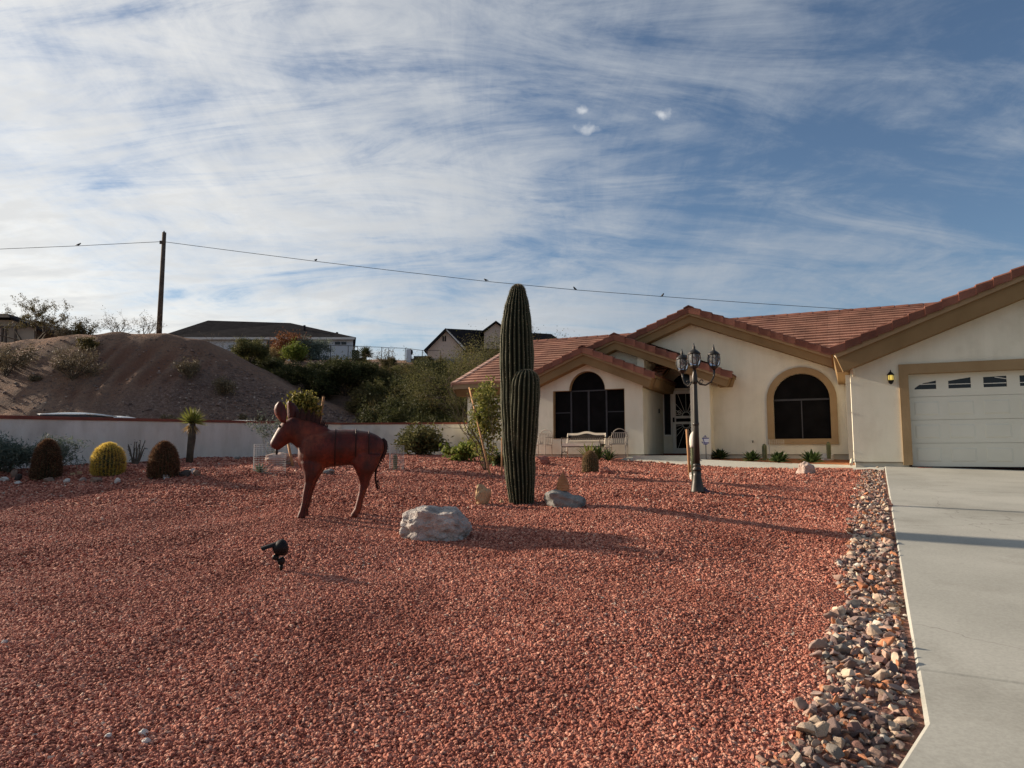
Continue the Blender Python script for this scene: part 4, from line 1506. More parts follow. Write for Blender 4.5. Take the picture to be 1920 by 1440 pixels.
# ================================================================== the yard wall
wl_o = thing('yard_wall', 'long low grey stucco yard wall with dark red cap, along the left and back', 'wall', (wall_x(16), 16, 1.3))
wpts = []
for yv in (4.0, 8.0, 12.3, 16.0, 20.0, 23.3):
    t = (yv - 12.3) / 11.0
    wpts.append((wall_x(yv), yv, 1.21 + 0.355 * t, 2.21 + 0.35 * t))
cx, cy = HW(LE + 0.1, 5.4, 0)[:2]
wpts.append((cx, cy, 1.56, 1.55 + 58.5 / FPX * cy))
face, capm = MB(), MB()
for i in range(len(wpts) - 1):
    x0, y0, b0, t0 = wpts[i]
    x1, y1, b1, t1 = wpts[i + 1]
    d = Vector((x1 - x0, y1 - y0, 0)).normalized()
    nrm = Vector((-d.y, d.x, 0))
    if i == len(wpts) - 2:
        x0 += 0.0
    p0, p1 = Vector((x0, y0, 0)), Vector((x1, y1, 0))
    w = nrm * 0.2

    def q(p, off, z):
        r = p + off
        return (r.x, r.y, z)
    face.hexa([q(p0, w * 0, b0 - 0.4), q(p1, w * 0, b1 - 0.4), q(p1, w, b1 - 0.4), q(p0, w, b0 - 0.4), q(p0, w * 0, t0 - 0.055), q(p1, w * 0, t1 - 0.055), q(p1, w, t1 - 0.055), q(p0, w, t0 - 0.055)])
    oo = nrm * 0.025
    capm.hexa([q(p0, -oo, t0 - 0.054), q(p1, -oo, t1 - 0.054), q(p1, w + oo, t1 - 0.054), q(p0, w + oo, t0 - 0.054), q(p0, -oo, t0 + 0.008), q(p1, -oo, t1 + 0.008), q(p1, w + oo, t1 + 0.008), q(p0, w + oo, t0 + 0.008)])
face.build('wall_face', 'wall_yard', wl_o, world=True)
capm.build('cap', 'wall_cap', wl_o, world=True)

# ================================================================== things in the yard
def faceto(p):                               # rotation that turns local +y away from the camera
    return atan2(-p.x, p.y)


# ------------------------------------------------------------------ metal donkey
def mat_rust():
    m, nt, N, L, bs = new_mat('rusted_sheet_metal')
    c = ramp(nt, noise_n(nt, 3.2, 6, 0.6), [(0.3, (0.040, 0.0050, 0.0030)), (0.52, (0.105, 0.0140, 0.0062)), (0.75, (0.22, 0.052, 0.018))])
    c = mixc(nt, ramp(nt, noise_n(nt, 22, 5, 0.65), [(0.5, (0, 0, 0)), (0.7, (0.6, 0.6, 0.6))]), c, (0.016, 0.004, 0.003))
    stk = ramp(nt, noise_n(nt, 7, 6, 0.65, stretch=(1.0, 1.0, 0.18)), [(0.35, (0.45, 0.42, 0.42)), (0.62, (1.15, 1.1, 1.05))])
    c = mixc(nt, 1.0, c, stk, 'MULTIPLY')
    L.new(c, bs.inputs['Base Color'])
    bs.inputs['Metallic'].default_value = 0.0
    bs.inputs['Specular IOR Level'].default_value = 0.32
    L.new(ramp(nt, noise_n(nt, 9, 4), [(0.3, (0.42,) * 3), (0.7, (0.66,) * 3)]), bs.inputs['Roughness'])
    bump(nt, bs, noise_n(nt, 7, 6, 0.6), 0.55, 0.02)
    return m


M['rust'] = mat_rust()
M['rust_dark'] = mat_noise('rusted_seam', (0.018, 0.005, 0.004), (0.035, 0.009, 0.006), 9, 0.6, 40, 0.3, metallic=0.2)
dq = gnd(612, 970)
dist = sqrt(dq.x ** 2 + dq.y ** 2)
K = dist / FPX * 1.0
donkey = thing('donkey_sculpture', 'life-size rusty brown sheet metal donkey standing on the gravel', 'sculpture', gnd(640, 968), rotz=faceto(gnd(640, 968)))
K = pk(donkey.location)
KX = K * cosf(donkey.location)


donkey.scale = (0.945, 0.96, 0.965)


def dl(u, v, y=0.0):
    return Vector(((u - 640) * KX, y, (969.5 - v) * K))


def ell_ring(c, ax1, r1, ax2, r2, n=24):
    return [c + ax1 * (r1 * cos(2 * pi * k / n)) + ax2 * (r2 * sin(2 * pi * k / n)) for k in range(n)]


YA, ZA, XA = Vector((0, 1, 0)), Vector((0, 0, 1)), Vector((1, 0, 0))
body = MB()
tor = [(722, 826, 846, .05), (716, 819, 857, .10), (705, 812, 867, .15), (690, 807, 872, .185), (665, 803.5, 872, .20), (640, 803, 873, .21), (615, 804.5, 876, .215), (598, 805, 880, .21), (580, 806, 886, .19), (566, 812, 884, .16), (557, 825, 876, .11), (553, 838, 868, .06)]
body.loft([ell_ring(dl(u, (t + b) / 2), YA, w, ZA, (b - t) / 2 * K) for u, t, b, w in tor])
nk = [(604, 842, 36, .16), (586, 827, 35, .135), (570, 817, 31, .11), (557, 811, 27, .095), (548, 808, 24, .085)]


def path_loft(mb, pts, n=24):
    P = [dl(u, v) for u, v, h, w in pts]
    rings = []
    for i, (u, v, h, w) in enumerate(pts):
        t = (P[min(i + 1, len(P) - 1)] - P[max(i - 1, 0)]).normalized()
        up = t.cross(YA).normalized()
        rings.append(ell_ring(P[i], YA, w, up, h * K, n))
    mb.loft(rings)


path_loft(body, nk)
path_loft(body, [(556, 803, 21, .08), (545, 804, 24, .095), (533, 809, 22.5, .095), (523.5, 817.5, 17.5, .078), (516.5, 825.5, 14.5, .066), (511.5, 831.5, 13, .062), (508, 836, 11.3, .056), (506, 838.5, 8.5, .045), (505, 840, 4, .02)])
for sy, du in ((-0.105, 0), (0.105, 4)):
    body.loft([ell_ring(dl(u + du, v, sy * (1.0 if v > 890 else 0.85)), XA, h * K, YA, min(max(h * K * 0.8, 0.038), 0.085), 16) for u, v, h in
               [(583, 866, 24), (582, 882, 18), (580, 892, 13), (577.5, 903, 9.3), (572.5, 923, 7.6), (569.5, 940, 6.3), (566, 955, 5.8), (564, 963, 7.2), (563.5, 970, 8.4)]])
    body.loft([ell_ring(dl(u + du, v, sy * 1.05), XA, h * K, YA, min(max(h * K * 0.75, 0.036), 0.09), 16) for u, v, h in
               [(686, 852, 30), (684, 868, 27), (685, 882, 19), (683, 892, 13.5), (682.5, 903, 9.6), (682, 910, 8.2), (678.5, 924, 6), (673.5, 941, 5.2), (671, 955, 6.2), (666, 963, 7.2), (665, 970, 8.4)]])
me = body.mesh('donkey_raw')
tmp = bpy.data.objects.new('tmp', me)
C.objects.link(tmp)
md = tmp.modifiers.new('r', 'REMESH')
md.mode = 'VOXEL'
md.voxel_size = 0.013
md2 = tmp.modifiers.new('s', 'SMOOTH')
md2.factor, md2.iterations = 0.5, 5
dg = bpy.context.evaluated_depsgraph_get()
me2 = bpy.data.meshes.new_from_object(tmp.evaluated_get(dg))
me2.name = 'body'
bpy.data.objects.remove(tmp)
me2.materials.clear()
me2.polygons.foreach_set('use_smooth', [True] * len(me2.polygons))
obj('body', me2, 'rust', donkey)
# weld seams round the trunk
for su in (625, 665, 691):
    t, b, w = [np.interp(su, [q[0] for q in tor[::-1]], [q[i] for q in tor[::-1]]) for i in (1, 2, 3)]
    ring = ell_ring(dl(su, (t + b) / 2), YA, w + 0.004, ZA, (b - t) / 2 * K + 0.004, 28)
    ring.append(ring[0])
    MB().tube(ring, 0.0075, 6, False).build('weld_seam', 'rust_dark', donkey, True)


def ear(pts, y0, lean):
    rings = []
    for u, v, h in pts:
        c = dl(u, v, y0 + lean * (v - pts[0][1]) * K)
        rings.append([c + XA * (h * K * cos(2 * pi * k / 14)) + YA * (0.012 * sin(2 * pi * k / 14) + 0.035 * (h * K / 0.06) * cos(2 * pi * k / 14) ** 2) for k in range(14)])
    return MB().loft(rings).build('ear', 'rust', donkey, True)


ear([(524, 792, 4), (521.5, 785, 7.5), (518.5, 776, 11.5), (516.5, 767, 11.5), (516, 759, 9), (516, 753, 4.4), (516, 751, 0.6)], -0.07, 0.0)
ear([(541, 788, 8), (541, 778, 11.5), (540.5, 769, 11.5), (538, 760, 9.5), (535, 753, 6.0), (531.5, 748, 0.8)], 0.04, 0.0)
mrng = random.Random(4)
top = [(548, 786), (556, 786.5), (565, 788), (575, 791), (585, 796), (595, 802), (604, 808)]
for i in range(22):
    q = i / 21 * (len(top) - 1)
    j = min(int(q), len(top) - 2)
    u = top[j][0] + (top[j + 1][0] - top[j][0]) * (q - j)
    v = top[j][1] + (top[j + 1][1] - top[j][1]) * (q - j)
    h = mrng.uniform(15, 26) if i < 17 else mrng.uniform(12, 18)
    ln = 0.5 + 5.0 * i / 21
    th = 0.012
    yj = mrng.uniform(-0.012, 0.012)
    a, b, c_ = dl(u - 3.0, v + 5, yj), dl(u + 3.2, v + 6, yj), dl(u + ln + 0.9, v - h, yj)
    d_ = dl(u + ln - 0.8, v - h + 1.0, yj)
    o_ = Vector((0, th, 0))
    MB().hexa([a - o_, b - o_, b + o_, a + o_, d_ - o_, c_ - o_, c_ + o_, d_ + o_]).build('mane_plate', 'rust_dark', donkey)
for sy in (-1, 1):
    MB().lathe([(0.001, -0.018), (0.014, -0.01), (0.018, 0), (0.014, 0.01), (0.001, 0.018)], 10).build('eye', 'black', donkey, True, loc=dl(517.5, 799, sy * 0.085))
tl = [(718, 822), (723.5, 828), (725, 836), (723, 846), (719, 855), (714, 863), (710, 872), (706.5, 884), (706, 897), (708, 908), (711.5, 919)]
tail = MB().tube([dl(u, v) for u, v in tl], [0.03, 0.034, 0.032, 0.03, 0.026, 0.02, 0.016, 0.014, 0.013, 0.015, 0.006], 8).build('tail', 'rust_dark', donkey, True)
for i in range(12):
    u, v = [np.interp(i / 11 * 6, range(len(tl)), [q[k] for q in tl]) for k in (0, 1)]
    MB().tube([dl(u, v), dl(u + 3, v + 1), dl(u + 5.5, v + 4)], [0.018, 0.012, 0.005], 6).build('tail_tuft', 'rust_dark', tail)
for i in range(4):
    MB().tube([dl(709 + 6 * sin(0.9 * k + i) * k / 8 + 2, 900 + 2.6 * k, 0.01 * i) for k in range(8)], 0.004, 5).build('tail_wire', 'rust_dark', tail)
MB().tube([dl(511, 841), dl(512.5, 846), dl(512, 852)], [0.018, 0.014, 0.012], 8).build('tongue', 'black', donkey, True)


# ------------------------------------------------------------------ saguaro and barrel cacti
def ribbed(pts, radii, ribs, depth, seed=0, per=6, wav=0.022):
    """column with ribs: returns a mesh with a 'crest' attribute that is 1 on the rib crests, and the crest lines"""
    n = ribs * per
    V, Cr, lines = [], [], [[] for _ in range(ribs)]
    rg = random.Random(seed)
    ph = [rg.uniform(0, 6.28) for _ in range(ribs)]
    for i, (p, r) in enumerate(zip(pts, radii)):
        for k in range(n):
            a = 2 * pi * k / n
            t = (k % per) / per
            cr = (0.5 + 0.5 * cos(2 * pi * t)) ** 0.75
            rb = k // per
            wob = 1 + wav * sin(i * 0.7 + ph[rb])
            rad = r * wob * (1 - depth * (1 - cr))
            q = (p[0] + rad * cos(a), p[1] + rad * sin(a), p[2])
            V.append(q)
            Cr.append(cr)
            if k % per == 0:
                lines[rb].append(Vector((q[0], q[1], q[2])))
    F = []
    for i in range(len(pts) - 1):
        for k in range(n):
            a, b = i * n + k, i * n + (k + 1) % n
            F.append((a, b, b + n, a + n))
    F.append(tuple((len(pts) - 1) * n + k for k in range(n)))
    me = bpy.data.meshes.new('ribbed')
    me.from_pydata(V, [], F)
    at_ = me.attributes.new('crest', 'FLOAT', 'POINT')
    at_.data.foreach_set('value', Cr)
    me.polygons.foreach_set('use_smooth', [True] * len(F))
    me.update()
    return me, lines


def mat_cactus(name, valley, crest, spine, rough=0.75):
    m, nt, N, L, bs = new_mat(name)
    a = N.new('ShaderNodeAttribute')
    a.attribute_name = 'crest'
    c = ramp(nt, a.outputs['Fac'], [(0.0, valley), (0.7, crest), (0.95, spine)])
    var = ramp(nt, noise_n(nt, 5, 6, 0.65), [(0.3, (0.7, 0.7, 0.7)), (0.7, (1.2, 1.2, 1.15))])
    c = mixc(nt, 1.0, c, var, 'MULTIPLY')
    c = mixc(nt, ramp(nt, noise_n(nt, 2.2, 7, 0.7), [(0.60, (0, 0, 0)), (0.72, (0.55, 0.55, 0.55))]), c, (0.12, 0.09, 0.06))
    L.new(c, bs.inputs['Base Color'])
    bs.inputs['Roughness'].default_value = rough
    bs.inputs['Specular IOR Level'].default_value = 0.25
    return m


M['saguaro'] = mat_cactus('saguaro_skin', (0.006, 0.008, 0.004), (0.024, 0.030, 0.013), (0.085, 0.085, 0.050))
M['spine_tan'] = mat_noise('tan_spines', (0.32, 0.26, 0.17), (0.45, 0.38, 0.26), 10, 0.7, bstr=0)


def spines(name, lines, center, step, count, length, width, rng, mat, parent, up=0.1, jitter=0.6):
    B, T = [], []
    for ln in lines:
        for i in range(len(ln) - 1):
            a, b = ln[i], ln[i + 1]
            seg = (b - a).length
            m = max(1, int(round(seg / step)))
            for j in range(m):
                p = a + (b - a) * ((j + rng.random()) / m)
                out = Vector((p.x - center(p.z)[0], p.y - center(p.z)[1], 0))
                if out.length < 1e-4:
                    out = Vector((0, 0, 1))
                out = (out.normalized() + Vector((0, 0, up + (1.3 if abs(b.z - a.z) < 0.5 * seg else 0))))
                for _ in range(count):
                    d = (out + Vector((rng.normal(0, jitter), rng.normal(0, jitter), rng.normal(0, jitter)))).normalized()
                    B.append(p)
                    T.append(p + d * length * rng.uniform(0.6, 1.3))
    me = tri_blades(name, np.array(B), np.array(T), width, rng)
    o = obj(name, me, mat, parent)
    return o


def interp_rows(ys, cols, n):
    q = np.linspace(0, 1, n)
    src = np.linspace(0, 1, len(ys))
    return [np.interp(q, src, c) for c in ([ys] + cols)]


sb = gnd(975, 943)
sag = thing('saguaro_cactus', 'tall dark green saguaro cactus with one stubby arm hugging its trunk', 'cactus', sb, rotz=0)
K2 = pk(sb)
Yz = [1392, 1300, 1200, 1100, 1000, 900, 800, 700, 600, 500, 400, 300, 240, 200, 160, 120, 95, 80, 70, 66]
Lx = [337, 322, 310, 301, 295, 290, 285, 282, 280, 278, 280, 290, 300, 308, 320, 334, 343, 352, 366, 384]
Rx = [480, 489, 492, 490, 488, 486, 485, 485, 485, 485, 480, 470, 464, 458, 450, 440, 433, 425, 413, 396]
yz, lx, rx = interp_rows(Yz, [Lx, Rx], 76)
u0 = (975 - 850) * 3.2
tp_, tr_ = [], []
for y_, l_, r_ in zip(yz, lx, rx):
    tp_.append((((l_ + r_) / 2 - u0) / 3.2 * K2, 0.0, (1386 - y_) / 3.2 * K2))
    tr_.append((r_ - l_) / 2 / 3.2 * K2)
me, lines = ribbed(tp_, tr_, 22, 0.24, 3, 8)
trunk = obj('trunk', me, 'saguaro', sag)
rngs = np.random.default_rng(21)
spines('trunk_spines', lines, lambda z: (np.interp(z, [p[2] for p in tp_], [p[0] for p in tp_]), 0.0), 0.036, 4, 0.018, 0.0024, rngs, 'spine_tan', trunk, 0.0, 0.7)
Ya = [1270, 1200, 1130, 1050, 950, 850, 760, 700, 665, 640, 622, 610, 603, 600]
Ca = [414, 414, 415, 417, 420, 424, 428, 430, 432, 434, 436, 437, 438, 438]
Ha = [30, 58, 76, 84, 89, 92, 93, 92, 88, 79, 66, 48, 28, 8]
Oa = [0.06, 0.03, -0.01, -0.05, -0.09, -0.12, -0.14, -0.15, -0.155, -0.16, -0.165, -0.17, -0.17, -0.17]
ya, ca, ha, oa = interp_rows(Ya, [Ca, Ha, Oa], 50)
ap = [((c - u0) / 3.2 * K2, o_, (1386 - y_) / 3.2 * K2) for y_, c, o_ in zip(ya, ca, oa)]
ar = [h / 3.2 * K2 * 0.97 for h in ha]
me, lines = ribbed(ap, ar, 19, 0.24, 5, 8)
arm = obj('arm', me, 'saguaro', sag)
spines('arm_spines', lines, lambda z: (np.interp(z, [p[2] for p in ap], [p[0] for p in ap]), np.interp(z, [p[2] for p in ap], [p[1] for p in ap])), 0.036, 4, 0.018, 0.0024, rngs, 'spine_tan', arm, 0.0, 0.7)

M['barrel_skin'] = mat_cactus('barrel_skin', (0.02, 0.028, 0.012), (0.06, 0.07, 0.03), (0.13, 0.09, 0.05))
M['spine_red'] = mat_leaf('red_brown_spines', [(0, (0.055, 0.028, 0.018)), (0.55, (0.12, 0.062, 0.038)), (1, (0.36, 0.23, 0.13))], 0.25)
M['spine_gold'] = mat_leaf('golden_spines', [(0, (0.42, 0.28, 0.04)), (0.5, (0.66, 0.48, 0.09)), (1, (0.75, 0.62, 0.22))], 0.5)
M['spine_brown'] = mat_leaf('brown_spines', [(0, (0.16, 0.10, 0.05)), (0.5, (0.27, 0.18, 0.09)), (1, (0.42, 0.31, 0.18))], 0.25)


def barrel(label, u, v, wpx, hpx, prof, spine, seed, lean=(0, 0), dens=8, slen=0.045):
    b = gnd(u, v)
    k = pk(b)
    t = thing('barrel_cactus', label, 'cactus', b, 'barrel cacti')
    n = 30
    pts, rad = [], []
    for i in range(n):
        q = 1 - (1 - i / (n - 1)) ** 1.6
        r = (wpx / 2 * k * cosf(b) - slen * 0.25) * np.interp(q, prof[0], prof[1])
        pts.append((lean[0] * q * hpx * k, lean[1] * q * hpx * k, (hpx * k - slen * 0.7) * q - 0.01))
        rad.append(max(float(r), 0.004))
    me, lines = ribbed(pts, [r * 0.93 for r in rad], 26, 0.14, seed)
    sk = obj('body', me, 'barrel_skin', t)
    spines('spines', lines, lambda z: (lean[0] * z, lean[1] * z), 0.016, dens, slen, 0.0062, np.random.default_rng(seed), spine, t, 0.25, 0.75)
    return t


barrel('reddish brown tapering barrel cactus, leftmost of the three near the left wall', 86, 896, 62, 74, ([0, .12, .35, .6, .8, .9, .96, 1], [.97, 1, .96, .84, .67, .49, .31, 0]), 'spine_red', 31, dens=17, slen=0.05)
barrel('round golden-spined barrel cactus, middle of the three near the left wall', 202, 890, 69, 61, ([0, .12, .3, .5, .7, .85, .95, 1], [.84, .93, 1, 1, .9, .69, .40, 0]), 'spine_gold', 32, dens=10, slen=0.05)
barrel('reddish brown domed barrel cactus nearest the small yucca tree', 306, 893, 61, 67, ([0, .12, .4, .6, .78, .9, .96, 1], [.96, 1, .98, .9, .73, .5, .3, 0]), 'spine_red', 33, dens=17, slen=0.05)
barrel('small brown barrel cactus standing in front of the garden bench', 1107, 886, 33, 42, ([0, .12, .4, .65, .82, .92, .97, 1], [.95, 1, .98, .92, .74, .5, .3, 0]), 'spine_brown', 34, dens=7, slen=0.035)

# ------------------------------------------------------------------ stones and boulders
def boulder_mat(name, a, b, spot=None, scale=3.0):
    return mat_noise(name, a, b, scale, 0.9, 14, 1.0, 0.03, stain=spot, spec=0.2, lo=0.3, hi=0.7, detail=7)


M['rk_white'] = boulder_mat('white_quartz', (0.52, 0.48, 0.44), (0.68, 0.65, 0.6), ((0.3, 0.22, 0.17), 6, 0.5))
M['rk_dark'] = boulder_mat('dark_stone', (0.05, 0.045, 0.042), (0.10, 0.085, 0.075), None)
M['rk_tan'] = boulder_mat('tan_stone', (0.34, 0.22, 0.12), (0.52, 0.37, 0.22), ((0.16, 0.10, 0.06), 5, 0.7))
M['rk_grey'] = boulder_mat('grey_stone', (0.17, 0.17, 0.16), (0.30, 0.29, 0.27), ((0.09, 0.085, 0.08), 7, 0.8), 5)
M['rk_red'] = boulder_mat('red_stone', (0.25, 0.10, 0.075), (0.38, 0.18, 0.14), ((0.12, 0.05, 0.04), 5, 0.7))
M['rk_brown'] = boulder_mat('brown_stone', (0.20, 0.13, 0.095), (0.30, 0.21, 0.16), ((0.10, 0.06, 0.05), 6, 0.6))
M['rk_pink'] = boulder_mat('pink_banded_stone', (0.33, 0.23, 0.19), (0.52, 0.43, 0.37), ((0.13, 0.10, 0.085), 2.2, 0.9), 4)


def rock(label, u, v, wpx, hpx, mat, seed, name='rock', depth=0.8, sub=4, rough=0.6, sink=0.2, planes=8, rotz=None, group=None):
    """u, v: middle of the foot in the picture; wpx, hpx its size there"""
    b = gnd(u, v)
    k = pk(b)
    w, h = wpx * k * cosf(b), hpx * k
    me = rock_mesh(name, seed, sub, rough, (1, 1, 1), planes)
    co = np.empty(len(me.vertices) * 3, np.float32)
    me.vertices.foreach_get('co', co)
    co = co.reshape(-1, 3)
    co -= (co.max(0) + co.min(0)) / 2
    co /= (co.max(0) - co.min(0))
    co *= np.array([w, w * depth, h * (1 + sink)])
    co[:, 2] += h * (1 + sink) / 2 - h * sink
    co[:, 1] += w * depth * 0.35
    me.vertices.foreach_set('co', co.reshape(-1))
    smooth_angle(me, 32)
    me.update()
    o = obj(name, me, mat, loc=b)
    o.rotation_euler = (0, 0, faceto(b))
    return tag(o, label, 'rock', group)


# the big block in front: flat topped, with a split face
def big_block():
    b = gnd(813, 1017)
    k = pk(b)
    me = bpy.data.meshes.new('boulder')
    bm = bmesh.new()
    bmesh.ops.create_cube(bm, size=1.0)
    bmesh.ops.subdivide_edges(bm, edges=bm.edges, cuts=22, use_grid_fill=True)
    off = Vector((7.3, 1.9, 4.4))
    for vv in bm.verts:
        x, y, z = vv.co
        f = 1.0
        # front outline: left edge leans in, right end lower and rounded, top sags in the middle
        top = np.interp(x, [-0.5, -0.42, -0.3, -0.12, 0.05, 0.2, 0.34, 0.44, 0.5], [0.30, 0.42, 0.48, 0.46, 0.37, 0.42, 0.45, 0.33, 0.10])
        zz = (z + 0.5) * (top + 0.5) - 0.5 if z > -0.5 else z
        if y < 0:
            zz -= max(0, (z)) * 0.30 * (-y)
        r = 1 - 0.16 * max(0, abs(y) - 0.25) / 0.25 * (abs(x) > 0.3)
        xx = x * (1 - 0.07 * (zz + 0.5)) * r
        yy = y * (1 - 0.2 * max(0, abs(x) - 0.35) / 0.15)
        p = Vector((xx, yy, zz))
        d = mnoise.fractal(Vector((p.x * 2.6, p.y * 2.6, p.z * 2.2)) + off, 0.85, 2.1, 6)
        e = mnoise.fractal(p * 7 + off, 0.9, 2.1, 4)
        nrm = Vector((x, y, z)).normalized()
        p += nrm * (0.095 * d + 0.050 * e)
        vv.co = Vector((p.x * 121 * k, p.y * 80 * k, (p.z + 0.5) * 67 * k - 0.03))
    bm.to_mesh(me)
    bm.free()
    smooth_angle(me, 35)
    o = obj('boulder', me, mat_noise('block_stone', (0.30, 0.25, 0.225), (0.60, 0.56, 0.52), 4.5, 0.9, 18, 1.0, 0.05,
                                     stain=((0.085, 0.075, 0.07), 4.0, 1.0), spec=0.2, lo=0.32, hi=0.68, detail=8), loc=b + Vector((0, 0.24, 0)))
    o.rotation_euler = (0, 0, faceto(b) - 0.06)
    tag(o, 'large pale flat-topped stone block in the gravel in front of the donkey', 'boulder')


big_block()
rock('upright tan stone just left of the saguaro base', 906, 948, 31, 40, 'rk_tan', 61, depth=0.7, rough=0.8, planes=6)
gr_ = rock('rounded grey boulder beside the saguaro, carrying a clay cone', 1059, 952, 80, 33, 'rk_grey', 68, 'boulder', 0.75, rough=0.45)
# ribbed clay cone standing on the grey boulder
cb_ = gnd(1059, 952)
kc = pk(cb_)
M['clay'] = mat_noise('clay', (0.30, 0.135, 0.06), (0.40, 0.20, 0.095), 8, 0.85, 30, 0.4)
prof = []
for i in range(40):
    q = i / 39
    r = np.interp(q, [0, 0.15, 0.35, 0.6, 0.8, 0.9, 1.0], [12.2, 12.6, 11.5, 8.6, 4.4, 2.2, 0.8]) * kc
    prof.append((r * (1 + 0.03 * sin(q * 46)), q * 35 * kc))
cone = MB().lathe(prof, 24).build('clay_cone', 'clay', None, True, loc=cb_ + Vector((-0.012, 0.13, 30.5 * kc)))
tag(cone, 'ribbed brown clay cone standing on top of the grey boulder', 'ornament')
rock('cream and pink boulder half hidden behind the donkey head', 522, 872, 52, 24, 'rk_pink', 71, 'boulder', 0.8)
rock('low reddish rock right of the saguaro, in front of the garden chair', 1017, 871, 32, 17, 'rk_red', 72)
rock('low pinkish red rock right of the small brown barrel cactus', 1137, 889, 27, 14, 'rk_red', 73)
rock('dark red rock at the foot of the back wall near the house corner', 857, 858, 20, 11, 'rk_red', 74)
rock('pale grey stone on the gravel seen under the donkey belly', 615, 890, 26, 11, 'rk_grey', 75, sub=3)
rock('pale streaked weathered rock at the edge of the walkway', 1511, 889, 38, 24, 'rk_pink', 76, rough=0.9, planes=5)
rock('cream coloured stone among the plants under the arched window', 1552, 867, 26, 17, 'rk_white', 77, rough=0.7)
rock('small grey stone on the gravel left of the wire cage with the agave', 445, 862, 12, 6, 'rk_grey', 78, sub=3)
rock('pale stone at the very base of the saguaro, on its left', 941, 944, 9, 7, 'rk_tan', 79, sub=3)
for lab, u, v, w, h, mt, sd in (
        ('flat white stone at the left picture edge below the grey shrub', 8, 903, 20, 9, 'rk_white', 81),
        ('flat white stone in front of the black ball-shaped stone', 34, 909, 16, 7, 'rk_white', 82),
        ('black ball-shaped stone left of the leftmost barrel cactus', 34, 901, 15, 13, 'rk_dark', 83),
        ('brown pointed stone behind the black ball-shaped stone', 26, 896, 14, 16, 'rk_brown', 84),
        ('tan stone at the foot of the leftmost barrel cactus', 66, 901, 15, 7, 'rk_tan', 85),
        ('flat brown stone in front of the leftmost barrel cactus', 92, 904, 24, 9, 'rk_brown', 86),
        ('small pale stone right of the leftmost barrel cactus', 125, 906, 13, 9, 'rk_white', 87),
        ('tan stone between the left and golden barrel cacti, farther left one', 136, 892, 11, 6, 'rk_tan', 88),
        ('tan stone close to the left side of the golden barrel cactus', 149, 890, 11, 7, 'rk_tan', 89),
        ('grey white stone in front of the golden barrel cactus, on its left', 155, 903, 15, 8, 'rk_pink', 90),
        ('long brown stone in front of the golden barrel cactus', 180, 905, 24, 10, 'rk_brown', 91),
        ('bright white upright stone in front of the golden barrel cactus', 220, 906, 12, 10, 'rk_white', 92),
        ('black stone at the left foot of the barrel cactus nearest the yucca', 287, 898, 20, 12, 'rk_dark', 93),
        ('bright white stone in front of the barrel cactus nearest the yucca', 310, 899, 16, 11, 'rk_white', 94),
        ('dark brown stone right of the barrel cactus nearest the yucca', 347, 894, 24, 13, 'rk_dark', 95),
        ('white stone on top of the pile right of the barrel cacti', 360, 889, 13, 11, 'rk_white', 96),
        ('dark stone at the right end of the pile by the barrel cacti', 369, 893, 15, 12, 'rk_brown', 97)):
    rock(lab, u, v, w, h, mt, sd, sub=3, group='stones round the barrel cacti')

for lab, u, v, w, h, sd in (('larger of two pale pebbles lying together in the foreground gravel', 268, 1383, 20, 13, 111),
                            ('smaller pale pebble just below the larger one in the foreground gravel', 274, 1397, 18, 11, 112),
                            ('pale pebble on its own left of the pair in the foreground gravel', 202, 1386, 14, 9, 113),
                            ('whitish pebble in the foreground gravel near the left picture edge', 8, 1208, 13, 8, 114)):
    rock(lab, u, v, w, h, 'rk_white', sd, 'pebble', sub=3)

# ------------------------------------------------------------------ low spotlight in the gravel
sp_b = gnd(527, 1072)
ks = pk(sp_b)
spot = thing('garden_spotlight', 'black hooded garden spotlight on a stake in the gravel', 'spotlight', sp_b, rotz=faceto(sp_b))


def sl_(x, y, d=0.0):                         # picture zoom coordinates (18 per pixel) to local
    return Vector(((x / 18 + 480 - 527) * ks, d, (1073 - (y / 18 + 1000)) * ks))


def disc_stack(name, secs, mat='black', n=16):
    rings = []
    P = [sl_(x, y) for x, y, r in secs]
    for i, (x, y, r) in enumerate(secs):
        t = (P[min(i + 1, len(P) - 1)] - P[max(i - 1, 0)]).normalized()
        up = t.cross(YA).normalized()
        rings.append(ell_ring(P[i], YA, r / 18 * ks, up, r / 18 * ks, n))
    return MB().loft(rings).build(name, mat, spot, True)


disc_stack('stake', [(850, 1330, 34), (850, 1180, 62), (842, 1060, 60)])
disc_stack('swivel', [(840, 1075, 90), (840, 1000, 125), (835, 930, 128), (800, 870, 110)])
disc_stack('knuckle', [(560, 830, 60), (620, 830, 95), (700, 850, 95), (760, 860, 70)])
disc_stack('lamp_head', [(1040, 470, 60), (1010, 480, 190), (930, 500, 275), (800, 540, 265), (680, 575, 215), (600, 600, 150), (570, 610, 90)])
hood = MB()
hd = [sl_(900, 255), sl_(560, 360), sl_(180, 480)]
hl = [sl_(900, 360), sl_(560, 470), sl_(240, 585)]
vv, ff = [], []
for i, (t_, b_) in enumerate(zip(hd, hl)):
    wv = (0.028 + 0.006 * i)
    for j in range(9):
        a = pi * j / 8
        for e in (0, 0.004):
            q = b_ + (t_ - b_) * sin(a)
            vv.append((q.x, cos(a) * (wv - e), q.z - e))
n9 = 18
for i in range(2):
    for j in range(8):
        for e in (0, 1):
            a0_ = i * n9 + j * 2 + e
            ff.append((a0_, a0_ + 2, a0_ + 2 + n9, a0_ + n9))
hood.add(vv, ff)
hood.build('hood', 'black', spot, True)

